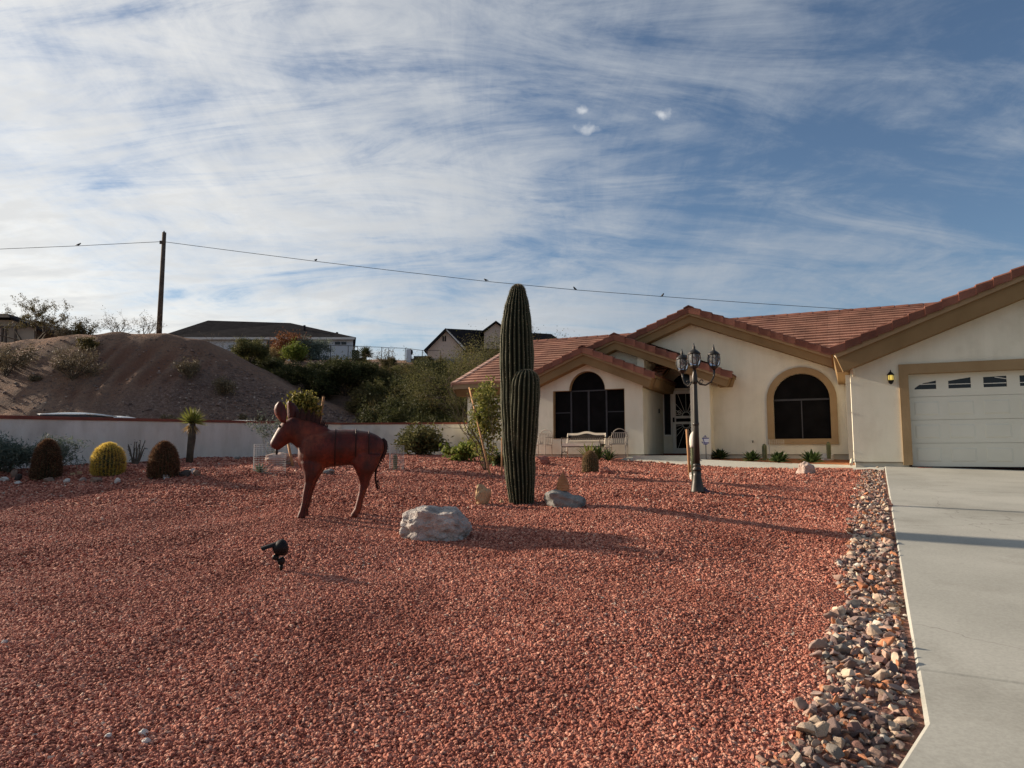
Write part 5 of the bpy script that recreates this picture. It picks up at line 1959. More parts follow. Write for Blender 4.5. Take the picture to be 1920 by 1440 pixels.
# ------------------------------------------------------------------ the lamp post with three lanterns
M['post'] = mat_noise('lamp_post_metal', (0.030, 0.026, 0.022), (0.055, 0.048, 0.040), 6, 0.42, 40, 0.15, 0.004, metallic=0.4, spec=0.4)
m_, nt_, N_, L_, bs_ = new_mat('lantern_glass')
bs_.inputs['Base Color'].default_value = (0.62, 0.66, 0.70, 1)
bs_.inputs['Roughness'].default_value = 0.08
bs_.inputs['Transmission Weight'].default_value = 0.85
bs_.inputs['IOR'].default_value = 1.12
M['lantern_glass'] = m_
lb = gnd(1308, 923)
kl = pk(lb)
lamp = thing('lamp_post', 'dark bronze lamp post with three lanterns in front of the entry', 'lamp post', lb)
lamp.rotation_euler = (0, 0, faceto(lb))
zl = lambda v: (923 - v) * kl
prof = [(13, 923), (12.6, 921), (11.6, 915), (9.2, 903), (7.6, 892), (7.0, 884)]
MB().lathe([(r * kl, zl(v)) for r, v in prof], 24).build('base', 'post', lamp, True)
MB().lathe([(r * kl, zl(v)) for r, v in [(6.8, 884), (8.6, 882), (8.8, 880), (7.0, 878), (6.4, 876), (7.4, 874), (7.2, 872), (5.9, 870)]], 24).build('collar', 'post', lamp, True)
MB().lathe([(r * kl, zl(v)) for r, v in [(5.9, 870), (5.1, 797), (4.3, 722), (3.7, 712)]], 24).build('pole', 'post', lamp, True)
MB().lathe([(r * kl, zl(v)) for r, v in [(5.0, 800), (6.0, 798), (6.0, 795), (4.9, 793)]], 24).build('collar', 'post', lamp, True)
MB().lathe([(r * kl, zl(v)) for r, v in [(4.2, 722), (5.2, 716), (5.0, 706), (3.6, 700), (2.6, 694)]], 20).build('hub', 'post', lamp, True)


def lantern(x, vtop, y, k=1.0):
    z0 = zl(vtop + 50)                       # foot of the lantern, 50 pixels under its tip
    s = kl * k
    base = MB().lathe([(r * s, z0 + z * s) for r, z in [(2.0, -1), (4.2, 1.5), (7.2, 3.0), (8.0, 5.0), (8.4, 6.0), (8.2, 7.0)]], 18)
    lo = base.build('lantern', 'post', lamp, True)
    lo.location = (x * kl, y, 0)
    MB().lathe([(r * s, z0 + z * s) for r, z in [(7.6, 7.0), (10.2, 12), (11.2, 18), (11.0, 23), (9.9, 28.5)]], 18).build('glass', 'lantern_glass', lo, True)
    for j in range(6):
        a = 2 * pi * j / 6 + 0.2
        MB().tube([(r * s * cos(a), r * s * sin(a), z0 + z * s) for r, z in [(7.9, 6.5), (10.6, 12), (11.6, 18), (11.4, 23), (10.3, 28.8)]], 1.15 * s, 5).build('rib', 'post', lo)
    MB().lathe([(r * s, z0 + z * s) for r, z in [(10.4, 28.2), (12.0, 28.8), (12.2, 29.8), (9.5, 33), (6.0, 36), (3.4, 37.6), (2.2, 39), (3.0, 40.2), (2.4, 42), (1.3, 45), (0.4, 50)]], 18).build('cap', 'post', lo, True)
    return lo


lantern(0, 643, 0.0)
lantern(-22.5, 649, 0.10, 0.95)
lantern(35.5, 645.5, -0.06, 0.95)
for x, vt, y in ((-22.5, 699, 0.10), (35.5, 696, -0.06)):
    sg = 1 if x > 0 else -1
    zt_ = zl(vt)
    pts = [Vector((sg * 4 * kl, 0, zl(715))), Vector((sg * 9 * kl, y * 0.3, zl(722))), Vector((x * 0.55 * kl, y * 0.6, zl(724))), Vector((x * 0.85 * kl, y * 0.85, zl(718))), Vector((x * 0.98 * kl, y, zl(708))), Vector((x * kl, y, zt_))]
    MB().tube(pts, [1.5 * kl] * 5 + [2.2 * kl], 8).build('arm', 'post', lamp, True)
    MB().tube([pts[1] + Vector((sg * kl * (3 + 3.2 * cos(0.6 * j)), 0, kl * (5 + 3.2 * sin(0.6 * j)))) for j in range(10)], 1.0 * kl, 6).build('scroll', 'post', lamp, True)
# small blue solar panel leaning at the foot of the post
spb = gnd(1326, 923)
M['solar'] = mat_noise('solar_cell', (0.012, 0.02, 0.06), (0.02, 0.035, 0.10), 20, 0.2, bstr=0, spec=0.5)
pan = thing('solar_panel', 'small dark blue solar panel leaning at the foot of the lamp post', 'solar panel', spb, rotz=faceto(spb))
MB().hexa([(-0.07, -0.05, 0.01), (0.06, -0.05, 0.0), (0.06, 0.06, 0.0), (-0.07, 0.06, 0.01), (-0.085, -0.05, 0.10), (-0.07, -0.05, 0.11), (-0.07, 0.06, 0.11), (-0.085, 0.06, 0.10)]).build('panel', 'solar', pan)
MB().tube([(-0.02, 0.0, -0.02), (-0.03, 0.0, 0.07)], 0.012, 8).build('stake', 'black', pan)

# ------------------------------------------------------------------ security sign by the entry
sgb = gnd(1324, 866)
sg_ = thing('yard_sign', 'small white and blue lantern-shaped security sign on a post by the entry pillar', 'sign', HW(hp(1324, 860, 2.2)[0], 2.2, 1.40), rotz=-TH)
M['sign_white'] = mat_noise('sign_white', (0.66, 0.66, 0.72), (0.72, 0.72, 0.77), 5, 0.5, bstr=0)
M['sign_blue'] = mat_noise('sign_blue', (0.03, 0.03, 0.16), (0.04, 0.04, 0.20), 5, 0.5, bstr=0)
ky = 20.6 / FPX
zz = lambda y: (1.475 + (855 - (800 + y / 24)) * ky) - 1.40
xx_ = lambda x: (x / 24 + 1300 - 1324.6) * ky
MB().box(-0.010, 0.010, 0.006, 0.014, -0.12, zz(780)).build('post', 'mullion', sg_)
MB().poly([(xx_(455), zz(560)), (xx_(500), zz(770)), (xx_(680), zz(770)), (xx_(735), zz(560)), (xx_(720), zz(525)), (xx_(455), zz(525))], [], -0.004, 0.004, lambda s, d, t: (s, d, t)).build('plate', 'sign_white', sg_)
for pl in ([(440, 540), (735, 540), (735, 500), (440, 500)], [(480, 478), (670, 478), (640, 452), (500, 452)], [(555, 450), (595, 450), (595, 390), (555, 390)],
           [(470, 545), (500, 545), (545, 700), (515, 700)], [(490, 745), (735, 745), (735, 705), (490, 705)], [(495, 795), (665, 795), (665, 765), (495, 765)], [(415, 660), (445, 660), (480, 740), (440, 740)]):
    MB().poly([(xx_(a), zz(b)) for a, b in pl], [], -0.012, -0.0045, lambda s, d, t: (s, d, t)).build('print', 'sign_blue', sg_)

# ------------------------------------------------------------------ garden bench and chairs before the picture window
M['bench_wood'] = mat_noise('bench_wood_cream', (0.78, 0.66, 0.50), (0.84, 0.74, 0.58), 8, 0.6, 40, 0.2, stretch=(0.5, 6, 6))
M['iron'] = mat_noise('cast_iron_brown', (0.03, 0.02, 0.016), (0.055, 0.04, 0.03), 8, 0.6, 40, 0.2, metallic=0.2)
M['iron_pale'] = mat_noise('painted_iron_beige', (0.30, 0.25, 0.20), (0.40, 0.34, 0.28), 8, 0.6, 40, 0.2)
BB = 1.75
bca, _ = hp(1094, 857, BB)
bz = 1.43
bench = thing('garden_bench', 'cream slatted garden bench with arched back before the picture window', 'bench', HW(bca, BB, bz), rotz=-TH)
bw = 0.60
for j in range(5):
    MB().box(-bw, bw, -0.25 + j * 0.09, -0.175 + j * 0.09, 0.385 if j else 0.345, 0.43).build('seat_slat', 'bench_wood', bench)
MB().box(-bw, bw, -0.235, -0.20, 0.315, 0.343).build('seat_rail', 'iron', bench)  # added dark strip that stands for the shade under the seat front
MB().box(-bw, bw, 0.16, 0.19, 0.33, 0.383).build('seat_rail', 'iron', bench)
# arched top rail
top = []
for j in range(21):
    q = -1 + 2 * j / 20
    top.append((q * bw, 0.70 + 0.055 * (0.5 + 0.5 * cos(pi * min(1, abs(q) / 0.55))) + 0.0))
rail = [(x, z + 0.045) for x, z in top] + [(x, z - 0.02) for x, z in reversed(top)]
MB().poly(rail, [], 0.235, 0.265, lambda s, d, t: (s, d + (t - 0.43) * 0.18, t)).build('top_rail', 'bench_wood', bench)
MB().box(-bw, bw, 0.235, 0.262, 0.50, 0.535, lambda x, y, z: (x, y + 0.012, z)).build('lower_rail', 'bench_wood', bench)
lat = MB()
for j in range(17):
    x0 = -bw + 0.04 + j * (2 * bw - 0.08) / 16
    for sg in (-1, 1):
        x1 = x0 + sg * 0.17
        if abs(x1) <= bw:
            lat.tube([(x0, 0.265, 0.53), (x1, 0.295, 0.70)], 0.012, 5)
lt = lat.build('back_lattice', 'iron', bench)
lt['kind'] = 'stuff'
for sx in (-1, 1):
    x = sx * (bw + 0.0)
    sf = MB().tube([(x, -0.26, 0.0), (x, -0.22, 0.2), (x, -0.25, 0.40), (x, 0.0, 0.40), (x, 0.22, 0.40)], 0.017, 8).build('side_frame', 'iron', bench, True)
    MB().tube([(x, 0.30, 0.0), (x, 0.22, 0.22), (x, 0.235, 0.42), (x, 0.30, 0.74)], 0.017, 8).build('rear_post', 'bench_wood', sf, True)
    MB().tube([(x, -0.24, 0.40), (x, -0.27, 0.50), (x, -0.23, 0.60), (x, -0.05, 0.61), (x, 0.15, 0.59), (x, 0.27, 0.62)], 0.014, 8).build('arm_rest', 'iron', sf, True)
    MB().tube([(x, -0.21, 0.14), (x, 0.0, 0.19), (x, 0.22, 0.14)], 0.011, 8).build('stretcher', 'iron', sf, True)


def chair(label, u, bpos, seed, dv=0.0):
    a, _ = hp(u, 857, bpos)
    t = thing('garden_chair', label, 'chair', HW(a, bpos, bz), 'metal garden chairs by the picture window', rotz=-TH + dv)
    hoop = [(-0.24, 0.22, 0.0), (-0.24, 0.20, 0.42)] + [(0.24 * cos(pi - pi * j / 12), 0.24 + 0.06 * sin(pi * j / 12), 0.60 + 0.27 * sin(pi * j / 12)) for j in range(13)] + [(0.24, 0.20, 0.42), (0.24, 0.22, 0.0)]
    MB().tube(hoop, 0.013, 8).build('back_hoop', 'iron_pale', t, True)
    for j in range(7):
        x = -0.17 + j * 0.34 / 6
        MB().box(x - 0.014, x + 0.014, 0.225, 0.233, 0.44, 0.74).build('back_slat', 'iron_pale', t)
    MB().box(-0.24, 0.24, 0.222, 0.236, 0.735, 0.76).build('back_rail', 'iron_pale', t)
    MB().box(-0.24, 0.24, 0.222, 0.236, 0.42, 0.44).build('back_rail', 'iron_pale', t)
    for j in range(6):
        MB().box(-0.23, 0.23, -0.22 + j * 0.075, -0.17 + j * 0.075, 0.395, 0.405).build('seat_slat', 'iron_pale', t)
    for sx in (-1, 1):
        x = sx * 0.24
        MB().tube([(x, -0.25, 0.0), (x, -0.22, 0.2), (x, -0.23, 0.40), (x, -0.22, 0.60), (x, -0.05, 0.63), (x, 0.2, 0.62)], 0.012, 8).build('leg', 'iron_pale', t, True)
        MB().tube([(x, -0.22, 0.39), (x, 0.21, 0.39)], 0.010, 8).build('seat_rail', 'iron_pale', t, True)
    return t


chair('hoop-backed metal garden chair right of the bench', 1160, 1.95, 1, 0.15)
chair('hoop-backed metal garden chair partly hidden behind the saguaro', 1016, 1.95, 2, -0.1)
# little folding side table between bench and chair
sta, _ = hp(1137, 857, 1.9)
tb = thing('side_table', 'small slatted folding table between the bench and the right chair', 'table', HW(sta, 1.9, bz), rotz=-TH)
for j in range(5):
    MB().box(-0.14 + j * 0.058, -0.10 + j * 0.058, -0.14, 0.14, 0.30, 0.312).build('top_slat', 'iron_pale', tb)
for sx in (-1, 1):
    MB().tube([(sx * 0.13, -0.12, 0.0), (-sx * 0.10, 0.12, 0.46)], 0.009, 6).build('leg', 'iron_pale', tb)
    MB().tube([(sx * 0.13, 0.12, 0.0), (sx * 0.13, -0.12, 0.30)], 0.009, 6).build('leg', 'iron_pale', tb)

# ================================================================== plants
M['lf_citrus'] = mat_leaf('citrus_leaves', [(0, (0.08, 0.10, 0.022)), (0.5, (0.16, 0.17, 0.04)), (0.85, (0.27, 0.25, 0.07)), (1, (0.45, 0.40, 0.18))], 0.4, 0.4)
M['lf_yellow'] = mat_leaf('yellow_green_leaves', [(0, (0.06, 0.058, 0.012)), (0.5, (0.15, 0.14, 0.028)), (1, (0.34, 0.29, 0.08))], 0.35, 0.45)
M['lf_olive'] = mat_leaf('olive_leaves', [(0, (0.050, 0.043, 0.018)), (0.5, (0.086, 0.072, 0.028)), (1, (0.15, 0.12, 0.052))], 0.3)
M['lf_dark'] = mat_leaf('dark_green_leaves', [(0, (0.028, 0.034, 0.014)), (0.6, (0.052, 0.058, 0.022)), (1, (0.09, 0.092, 0.038))], 0.25)
M['lf_mesq'] = mat_leaf('mesquite_leaves', [(0, (0.055, 0.058, 0.022)), (0.5, (0.10, 0.10, 0.038)), (1, (0.17, 0.155, 0.06))], 0.3)
M['lf_bluegreen'] = mat_leaf('grey_green_leaves', [(0, (0.07, 0.095, 0.075)), (0.5, (0.12, 0.15, 0.12)), (1, (0.19, 0.22, 0.17))], 0.25)
M['lf_rust'] = mat_leaf('rusty_leaves', [(0, (0.10, 0.035, 0.015)), (0.5, (0.18, 0.068, 0.025)), (1, (0.26, 0.12, 0.05))], 0.25)
M['lf_broad'] = mat_leaf('broad_green_leaves', [(0, (0.022, 0.042, 0.014)), (0.5, (0.050, 0.080, 0.026)), (1, (0.10, 0.14, 0.05))], 0.2, 0.35)
M['lf_dry'] = mat_leaf('dry_twig_leaves', [(0, (0.09, 0.07, 0.045)), (0.5, (0.15, 0.12, 0.075)), (1, (0.22, 0.18, 0.12))], 0.2)
M['lf_lime'] = mat_leaf('lime_leaves', [(0, (0.07, 0.10, 0.015)), (0.5, (0.14, 0.17, 0.03)), (1, (0.22, 0.24, 0.06))], 0.35)
M['lf_agave'] = mat_leaf('agave_leaves', [(0, (0.10, 0.14, 0.10)), (1, (0.20, 0.25, 0.17))], 0.1, 0.5)
M['lf_yucca'] = mat_leaf('yucca_leaves', [(0, (0.12, 0.14, 0.03)), (0.6, (0.24, 0.25, 0.06)), (1, (0.36, 0.33, 0.12))], 0.25, 0.5)
M['lf_straw'] = mat_leaf('straw', [(0, (0.26, 0.17, 0.07)), (1, (0.42, 0.29, 0.13))], 0.2)


def grow(seed, H, spread, r0, stems, levels=3, curve=0.25, split=3, first=0.0):
    """branching stems from the origin: mesh builder with tapered tubes, and points with weights along the outer twigs"""
    rg = random.Random(seed)
    mb = MB()
    tips = []

    def go(p, d, L, r, lv):
        n = 4
        pts, rad = [p], [r]
        q, dd = p.copy(), d.copy()
        for i in range(n):
            dd = (dd + Vector((rg.gauss(0, curve), rg.gauss(0, curve), rg.gauss(0.02, curve * 0.6)))).normalized()
            q = q + dd * (L / n)
            pts.append(q.copy())
            rad.append(r * (1 - 0.62 * (i + 1) / n))
        mb.tube(pts, rad, 5 if lv > 1 else 4, False)
        if lv <= 1:
            tips.extend(pts[1:])
        elif lv == 2:
            tips.extend(pts[3:])
        if lv > 1:
            for k in range(split + (1 if rg.random() < 0.4 else 0)):
                j = rg.randint(2, n)
                nd = (dd + Vector((rg.gauss(0, 0.55), rg.gauss(0, 0.55), rg.gauss(0.05, 0.4)))).normalized()
                go(pts[j].copy(), nd, L * rg.uniform(0.5, 0.8), rad[j] * 0.75, lv - 1)
    for s in range(stems):
        a = 2 * pi * (s + rg.random() * 0.7) / stems
        t = rg.uniform(0.35, 1.0) * spread
        d = Vector((cos(a) * t, sin(a) * t, 1.0)).normalized()
        go(Vector((0.02 * cos(a), 0.02 * sin(a), first)), d, H * rg.uniform(0.38, 0.55), r0 * rg.uniform(0.7, 1.0), levels)
    return mb, tips


def fit(pts, W, H):
    A = np.array([tuple(p) for p in pts])
    return A


def leaf_cloud(tips, n, jit, rng):
    A = np.array([tuple(p) for p in tips])
    idx = rng.integers(0, len(A), n)
    return A[idx] + rng.normal(0, jit, (n, 3))


def bush_meshes(seed, H, spread, stems, nleaf, leaf, jit, levels=3, r0=None, aspect=1.8, first=0.0, curve=0.25, ball=None):
    rng = np.random.default_rng(seed)
    mb, tips = grow(seed, H, spread, r0 or H * 0.02, stems, levels, curve, 3, first)
    zmax = max(p.z for p in tips)
    s = H / zmax
    mb.v = [(x * s, y * s, z * s) for x, y, z in mb.v]
    tips = [p * s for p in tips]
    br = mb.mesh('branches', recalc=False, smooth=True)
    P = leaf_cloud(tips, nleaf, jit, rng)
    if ball:                                  # leaf clumps filling an egg: centre height, half width, half height, number
        zc, hw_, hh_, nc = ball
        c = rng.normal(size=(nc, 3))
        c /= np.linalg.norm(c, axis=1)[:, None]
        c *= (rng.random((nc, 1)) ** 0.45)
        c = c * np.array([hw_, hw_, hh_]) + np.array([0, 0, zc])
        k_ = rng.integers(0, nc, nleaf)
        P = c[k_] + rng.normal(0, jit, (nleaf, 3))
    P[:, 2] = np.maximum(P[:, 2], 0.02)
    return br, quads_mesh('foliage', P, leaf, rng, aspect)


def plant(name, label, cat, base, meshes, leafmat, barkmat, parts=('branches', 'foliage'), group=None, rotz=0.0, scale=1.0):
    t = thing(name, label, cat, base, group, rotz)
    t.scale = (scale,) * 3 if not isinstance(scale, tuple) else scale
    obj(parts[0], meshes[0], barkmat, t)
    if meshes[1] is not None:
        obj(parts[1], meshes[1], leafmat, t)
    return t


def stake(label, u0, v0, u1, v1, r=3.0, tilt_y=0.0, Y=None):
    """a wooden stake from its foot in the gravel (u0, v0) to its top (u1, v1)"""
    b = gnd(u0, v0)
    t = at(u1, v1, b.y + tilt_y)
    o = MB().tube([Vector((0, 0, -0.1)), (t - b)], [r * pk(b), r * pk(b)], 10).build('tree_stake', 'wood', None, True, loc=b)
    return tag(o, label, 'stake', 'wooden tree stakes')


# young citrus tree left of the saguaro, with two stakes
cb0 = gnd(912, 884)
h = (884 - 690) * pk(cb0)
ct = bush_meshes(201, h, 0.3, 6, 3600, 0.040, 0.085, 3, 0.013, 1.8, 0.0, ball=(h * 0.52, 31 * pk(cb0), h * 0.42, 80))
plant('citrus_tree', 'young citrus tree with loose light green leaves just left of the saguaro', 'tree', cb0, ct, 'lf_citrus', 'bark', ('trunk', 'crown'), scale=(1.0, 1.0, 1.0))
stake('leaning round wooden stake through the young citrus tree left of the saguaro', 922, 893, 880, 727, 1.9, 1.6)
stake('short upright wooden stake between the citrus tree and the saguaro', 941, 893, 941, 820, 1.6, 0.0)
# tree behind the donkey with two stakes
tb0 = gnd(567, 868)
h = (868 - 738) * pk(tb0)
dt = bush_meshes(203, h * 0.9, 0.15, 3, 4200, 0.045, 0.08, 3, 0.022, 1.9, 0.0, 0.15, ball=(h * 0.78, 25 * pk(tb0), h * 0.20, 40))
# keep the crown in a ball high up
plant('citrus_tree', 'small yellow-green tree whose crown shows above the donkey mane', 'tree', tb0, dt, 'lf_yellow', 'bark', ('trunk', 'crown'), scale=(1.0, 1.0, 1.0))
stake('wooden stake behind the donkey, rising above its mane', 586, 868, 607, 744, 2.4, 0.2)
stake('wooden stake seen between the donkey throat and chest', 551, 874, 540, 830, 2.4, 0.1)
# shrub in front of the back wall
wb0 = gnd(786, 853)
h = 55 * pk(wb0)
plant('shrub', 'rounded olive shrub in front of the back wall, right of the donkey', 'shrub', wb0, bush_meshes(205, h, 1.1, 14, 5200, 0.045, 0.09, 2, 0.014, 2.8), 'lf_mesq', 'bark', scale=(1.25, 1.25, 1))
# low shrubs by the left wall
sb1 = gnd(14, 886)
plant('shrub', 'grey-green feathery shrub at the left picture edge', 'shrub', sb1, bush_meshes(206, 70 * pk(sb1), 0.7, 16, 6500, 0.016, 0.05, 3, 0.010, 5.0), 'lf_bluegreen', 'twig')
sb2 = gnd(97, 884)
plant('shrub', 'sparse grey-green shrub behind the leftmost barrel cactus', 'shrub', sb2, bush_meshes(207, 68 * pk(sb2), 0.6, 9, 1600, 0.016, 0.05, 3, 0.008, 5.0), 'lf_bluegreen', 'twig')
sb3 = gnd(253, 871)
plant('ocotillo', 'small bare many-stemmed shrub between the golden and right barrel cacti', 'shrub', sb3, bush_meshes(208, 45 * pk(sb3), 0.5, 11, 160, 0.02, 0.02, 1, 0.012, 2.0, curve=0.08), 'lf_bluegreen', 'twig')
sb4 = gnd(512, 862)
plant('shrub', 'thin grey flowering shrub before the wall, left of the donkey muzzle', 'shrub', sb4, bush_meshes(209, 88 * pk(sb4), 0.3, 6, 900, 0.024, 0.05, 3, 0.008, 2.5), 'lf_bluegreen', 'twig')
sb5 = gnd(868, 864)
plant('shrub', 'low dark green leafy shrub at the house corner by the back wall', 'shrub', sb5, bush_meshes(210, 34 * pk(sb5), 1.2, 9, 900, 0.085, 0.06, 2, 0.012, 1.6), 'lf_lime', 'twig')
sb6 = gnd(936, 874)
plant('shrub', 'low green plant at the foot of the citrus tree near the saguaro', 'shrub', sb6, bush_meshes(211, 26 * pk(sb6), 0.9, 7, 420, 0.07, 0.04, 2, 0.010, 1.6), 'lf_broad', 'twig')

# yucca tree by the wall
yb = gnd(355, 868)
ky_ = pk(yb)
yt = thing('yucca_tree', 'small yucca tree with one shaggy trunk and a tuft of leaves by the left wall', 'tree', yb)
rg = np.random.default_rng(77)
hgt = 76 * ky_
MB().tube([(0, 0, -0.05), (0.01, 0, hgt * 0.3), (0.03, 0, hgt * 0.6), (0.02, 0, hgt)], [6.5 * ky_, 6.2 * ky_, 7.0 * ky_, 6.0 * ky_], 12).build('trunk', 'bark', yt, True)
MB().tube([(0.0, 0, hgt * 0.6), (0.07, -0.01, hgt * 0.58), (0.085, 0, hgt * 0.68)], [0.05, 0.045, 0.01], 8).build('trunk_knob', 'bark', yt, True)


def rosette(n, c, length, w, rg, el0, el1, droop=0.0, hollow=0.0):
    B, T = [], []
    for i in range(n):
        a = rg.uniform(0, 2 * pi)
        e = rg.uniform(el0, el1)
        L = length * rg.uniform(0.75, 1.1)
        d = np.array([cos(a) * cos(e), sin(a) * cos(e), sin(e)])
        B.append(np.array(c) + d * hollow)
        T.append(np.array(c) + d * L - np.array([0, 0, droop * L]))
    return tri_blades('leaves', np.array(B), np.array(T), w, rg)


obj('crown', rosette(260, (0.02, 0, hgt * 1.0), 30 * ky_, 0.035, rg, -0.25, 1.45), 'lf_yucca', yt)
obj('dry_skirt', rosette(150, (0.02, 0, hgt * 0.97), 25 * ky_, 0.03, rg, -1.45, -0.6), 'lf_straw', yt)


def agave(label, u, v, hpx, n, mat, el0=0.25, el1=1.4, w=0.05, base=None, name='agave', k=None):
    b = base if base is not None else gnd(u, v)
    kk = k or pk(b)
    t = thing(name, label, 'plant', b)
    r = np.random.default_rng(int(u * 7 + v))
    mb = MB()
    for i in range(n):
        a = 2 * pi * i * 0.381966 * 1.0 + r.uniform(-0.2, 0.2)
        e = el0 + (el1 - el0) * (i / max(1, n - 1)) + r.uniform(-0.1, 0.1)
        L = hpx * kk * r.uniform(0.85, 1.15)
        d = Vector((cos(a) * cos(e), sin(a) * cos(e), sin(e)))
        sd = Vector((-sin(a), cos(a), 0))
        up = d.cross(sd) * -1
        pts = [Vector((0, 0, 0)), d * L * 0.4, d * L * 0.75 + Vector((0, 0, -0.02 * L)), d * L + Vector((0, 0, -0.06 * L))]
        ws = [w * 0.6, w, w * 0.7, 0.003]
        o_ = len(mb.v)
        for p, ww in zip(pts, ws):
            mb.v += [tuple(p - sd * ww / 2), tuple(p - up * ww * 0.22), tuple(p + sd * ww / 2)]
        for q in range(3):
            for c_ in range(2):
                x = o_ + q * 3 + c_
                mb.f.append((x, x + 1, x + 4, x + 3))
    o = mb.build('leaves', mat, t, True, recalc=False)
    return t


def cage(label, u, v, wpx, hpx, group='wire cages round young plants'):
    b = gnd(u, v)
    k = pk(b)
    t = thing('wire_cage', label, 'cage', b, group)
    r, hh = wpx * k / 2, hpx * k
    m = MB()
    nv = 26
    for i in range(nv):
        a = 2 * pi * i / nv
        m.tube([(r * cos(a), r * sin(a), -0.03), (r * cos(a), r * sin(a), hh)], 0.0016, 3, False)
    nh = max(6, int(hh / 0.035))
    for j in range(nh + 1):
        z = hh * j / nh
        m.tube([(r * cos(2 * pi * i / nv), r * sin(2 * pi * i / nv), z) for i in range(nv + 1)], 0.0016, 3, False)
    o = m.build('mesh', 'wire', t, recalc=False)
    o['kind'] = 'stuff'
    MB().tube([(-r * 1.02, 0, -0.05), (-r * 1.02, 0, hh * 1.02)], 0.010, 6).build('post', 'wire', t)
    return b


M['wire'] = mat_noise('galvanised_wire', (0.45, 0.45, 0.43), (0.55, 0.55, 0.52), 10, 0.45, bstr=0, metallic=0.5)
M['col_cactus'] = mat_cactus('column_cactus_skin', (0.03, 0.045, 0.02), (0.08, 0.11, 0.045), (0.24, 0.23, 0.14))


def column_cactus(label, u, v, wpx, hpx, seed, base=None, lean=0.0):
    b = base if base is not None else gnd(u, v)
    k = pk(b)
    n = 24
    pts, rad = [], []
    for i in range(n):
        q = i / (n - 1)
        pts.append((lean * q * hpx * k, 0, hpx * k * q))
        rad.append(max(wpx * k / 2 * min(1, (1 - q) * 6 + 0.001) ** 0.5 * (0.85 + 0.15 * min(1, q * 3)), 0.003))
    me, lines = ribbed(pts, rad, 10, 0.18, seed)
    t = thing('column_cactus', label, 'cactus', b)
    o = obj('stem', me, 'col_cactus', t)
    spines('spines', lines, lambda z: (lean * z, 0), 0.04, 4, 0.018, 0.002, np.random.default_rng(seed), 'spine_tan', t, 0.0, 0.7)
    return t


cage('wire cage with an agave, left of the donkey', 505, 886, 58, 52)
agave('grey-green agave inside the wire cage left of the donkey', 487, 887, 20, 16, 'lf_agave')
cage('wire cage round a small column cactus, right of the donkey', 744, 880, 26, 44)
column_cactus('small green column cactus in the wire cage right of the donkey', 741, 881, 8, 29, 5)
cage('wire cage left of the arched window, in the planting bed', 1457, 866, 27, 41)
cage('wire cage right of the arched window, in the planting bed', 1546, 862, 35, 37)

# plants in the bed before the arched window (placed in front of the wall)
def bedpt(u, v):
    r = ray(u, v)
    # bed surface rises gently from the walkway to the wall
    best = None
    for Yq in np.arange(15.5, 21.5, 0.02):
        p = at(u, v, Yq)
        hb = (p.x - HG[0]) * HB[0] + (p.y - HG[1]) * HB[1]
        z = float(np.interp(hb, [0.6, 3.3], [1.27, 1.40]))
        if abs(p.z - z) < 0.02 and best is None:
            best = p
    p = best if best is not None else at(u, v, 18.2)
    hb = (p.x - HG[0]) * HB[0] + (p.y - HG[1]) * HB[1]
    if hb > 3.0:
        p = p - Vector((HB[0], HB[1], 0)) * (hb - 2.9)
    return p


for lab, u, v, hp_, sd in (('leafy green plant nearest the entry pillar in the bed by the house', 1352, 860, 22, 41),
                           ('leafy green plant second from the entry pillar in the bed by the house', 1410, 865, 23, 42),
                           ('leafy green plant below the left edge of the arched window', 1461, 867, 24, 43),
                           ('leafy green plant below the right half of the arched window', 1522, 868, 27, 44)):
    b = bedpt(u, v)
    t = agave(lab, u, v, hp_, 46, 'lf_broad', 0.1, 1.3, 0.095, base=b, name='leafy_plant')
    t['group'] = 'leafy plants in the bed by the house'
column_cactus('dark column cactus left of the arched window, beside the wire cage', 1434, 863, 9, 31, 6, base=bedpt(1434, 863))
column_cactus('dark column cactus below the right edge of the arched window', 1555, 860, 8, 32, 7, base=bedpt(1555, 860))
agave('upright light green aloe behind the small brown barrel cactus', 1104, 862, 34, 22, 'lf_lime', 0.7, 1.5, 0.06, name='aloe')
agave('dark green aloe right of the small brown barrel cactus', 1141, 864, 24, 20, 'lf_broad', 0.4, 1.4, 0.07, name='aloe')
agave('dark green spiky plant between the bench and the right aloe', 1122, 862, 32, 18, 'lf_broad', 0.5, 1.4, 0.06, name='aloe')
# young saguaro with a cloth cap and a stake, just left of the lamp post
cactus2 = gnd(1300, 906)
column_cactus('young column cactus with a white cap tied to a stake, behind the lamp post', 1302, 905, 13, 86, 9, base=gnd(1303, 905))
ck = pk(cactus2)
M['cloth'] = mat_noise('white_cloth', (0.60, 0.55, 0.48), (0.70, 0.66, 0.58), 6, 0.9, 30, 0.4)
b_ = gnd(1303, 905)
capo = MB().lathe([(7.6 * ck, 66 * ck), (8.4 * ck, 72 * ck), (8.6 * ck, 80 * ck), (7.4 * ck, 88 * ck), (4.5 * ck, 94 * ck), (0.6 * ck, 97 * ck)], 14).build('frost_cap', 'cloth', None, True, loc=b_)
tag(capo, 'white frost cap on the young cactus behind the lamp post', 'cap')
stake('leaning square wooden stake left of the lamp post', 1294, 897, 1288, 805, 2.6, 0.05)
rock('pale stone at the foot of the staked young cactus by the lamp post', 1297, 900, 9, 18, 'rk_white', 98, sub=3)

# ================================================================== the hillside behind the wall
def lz(x, y):
    return float(land_z(np.array([x]), np.array([y]))[0])


def on_land(u, Y):
    x = (u - 960) / FPX * Y * 1.0
    return Vector((x, Y, lz(x, Y) - 0.03))


def pole_mb(name, label):
    pass


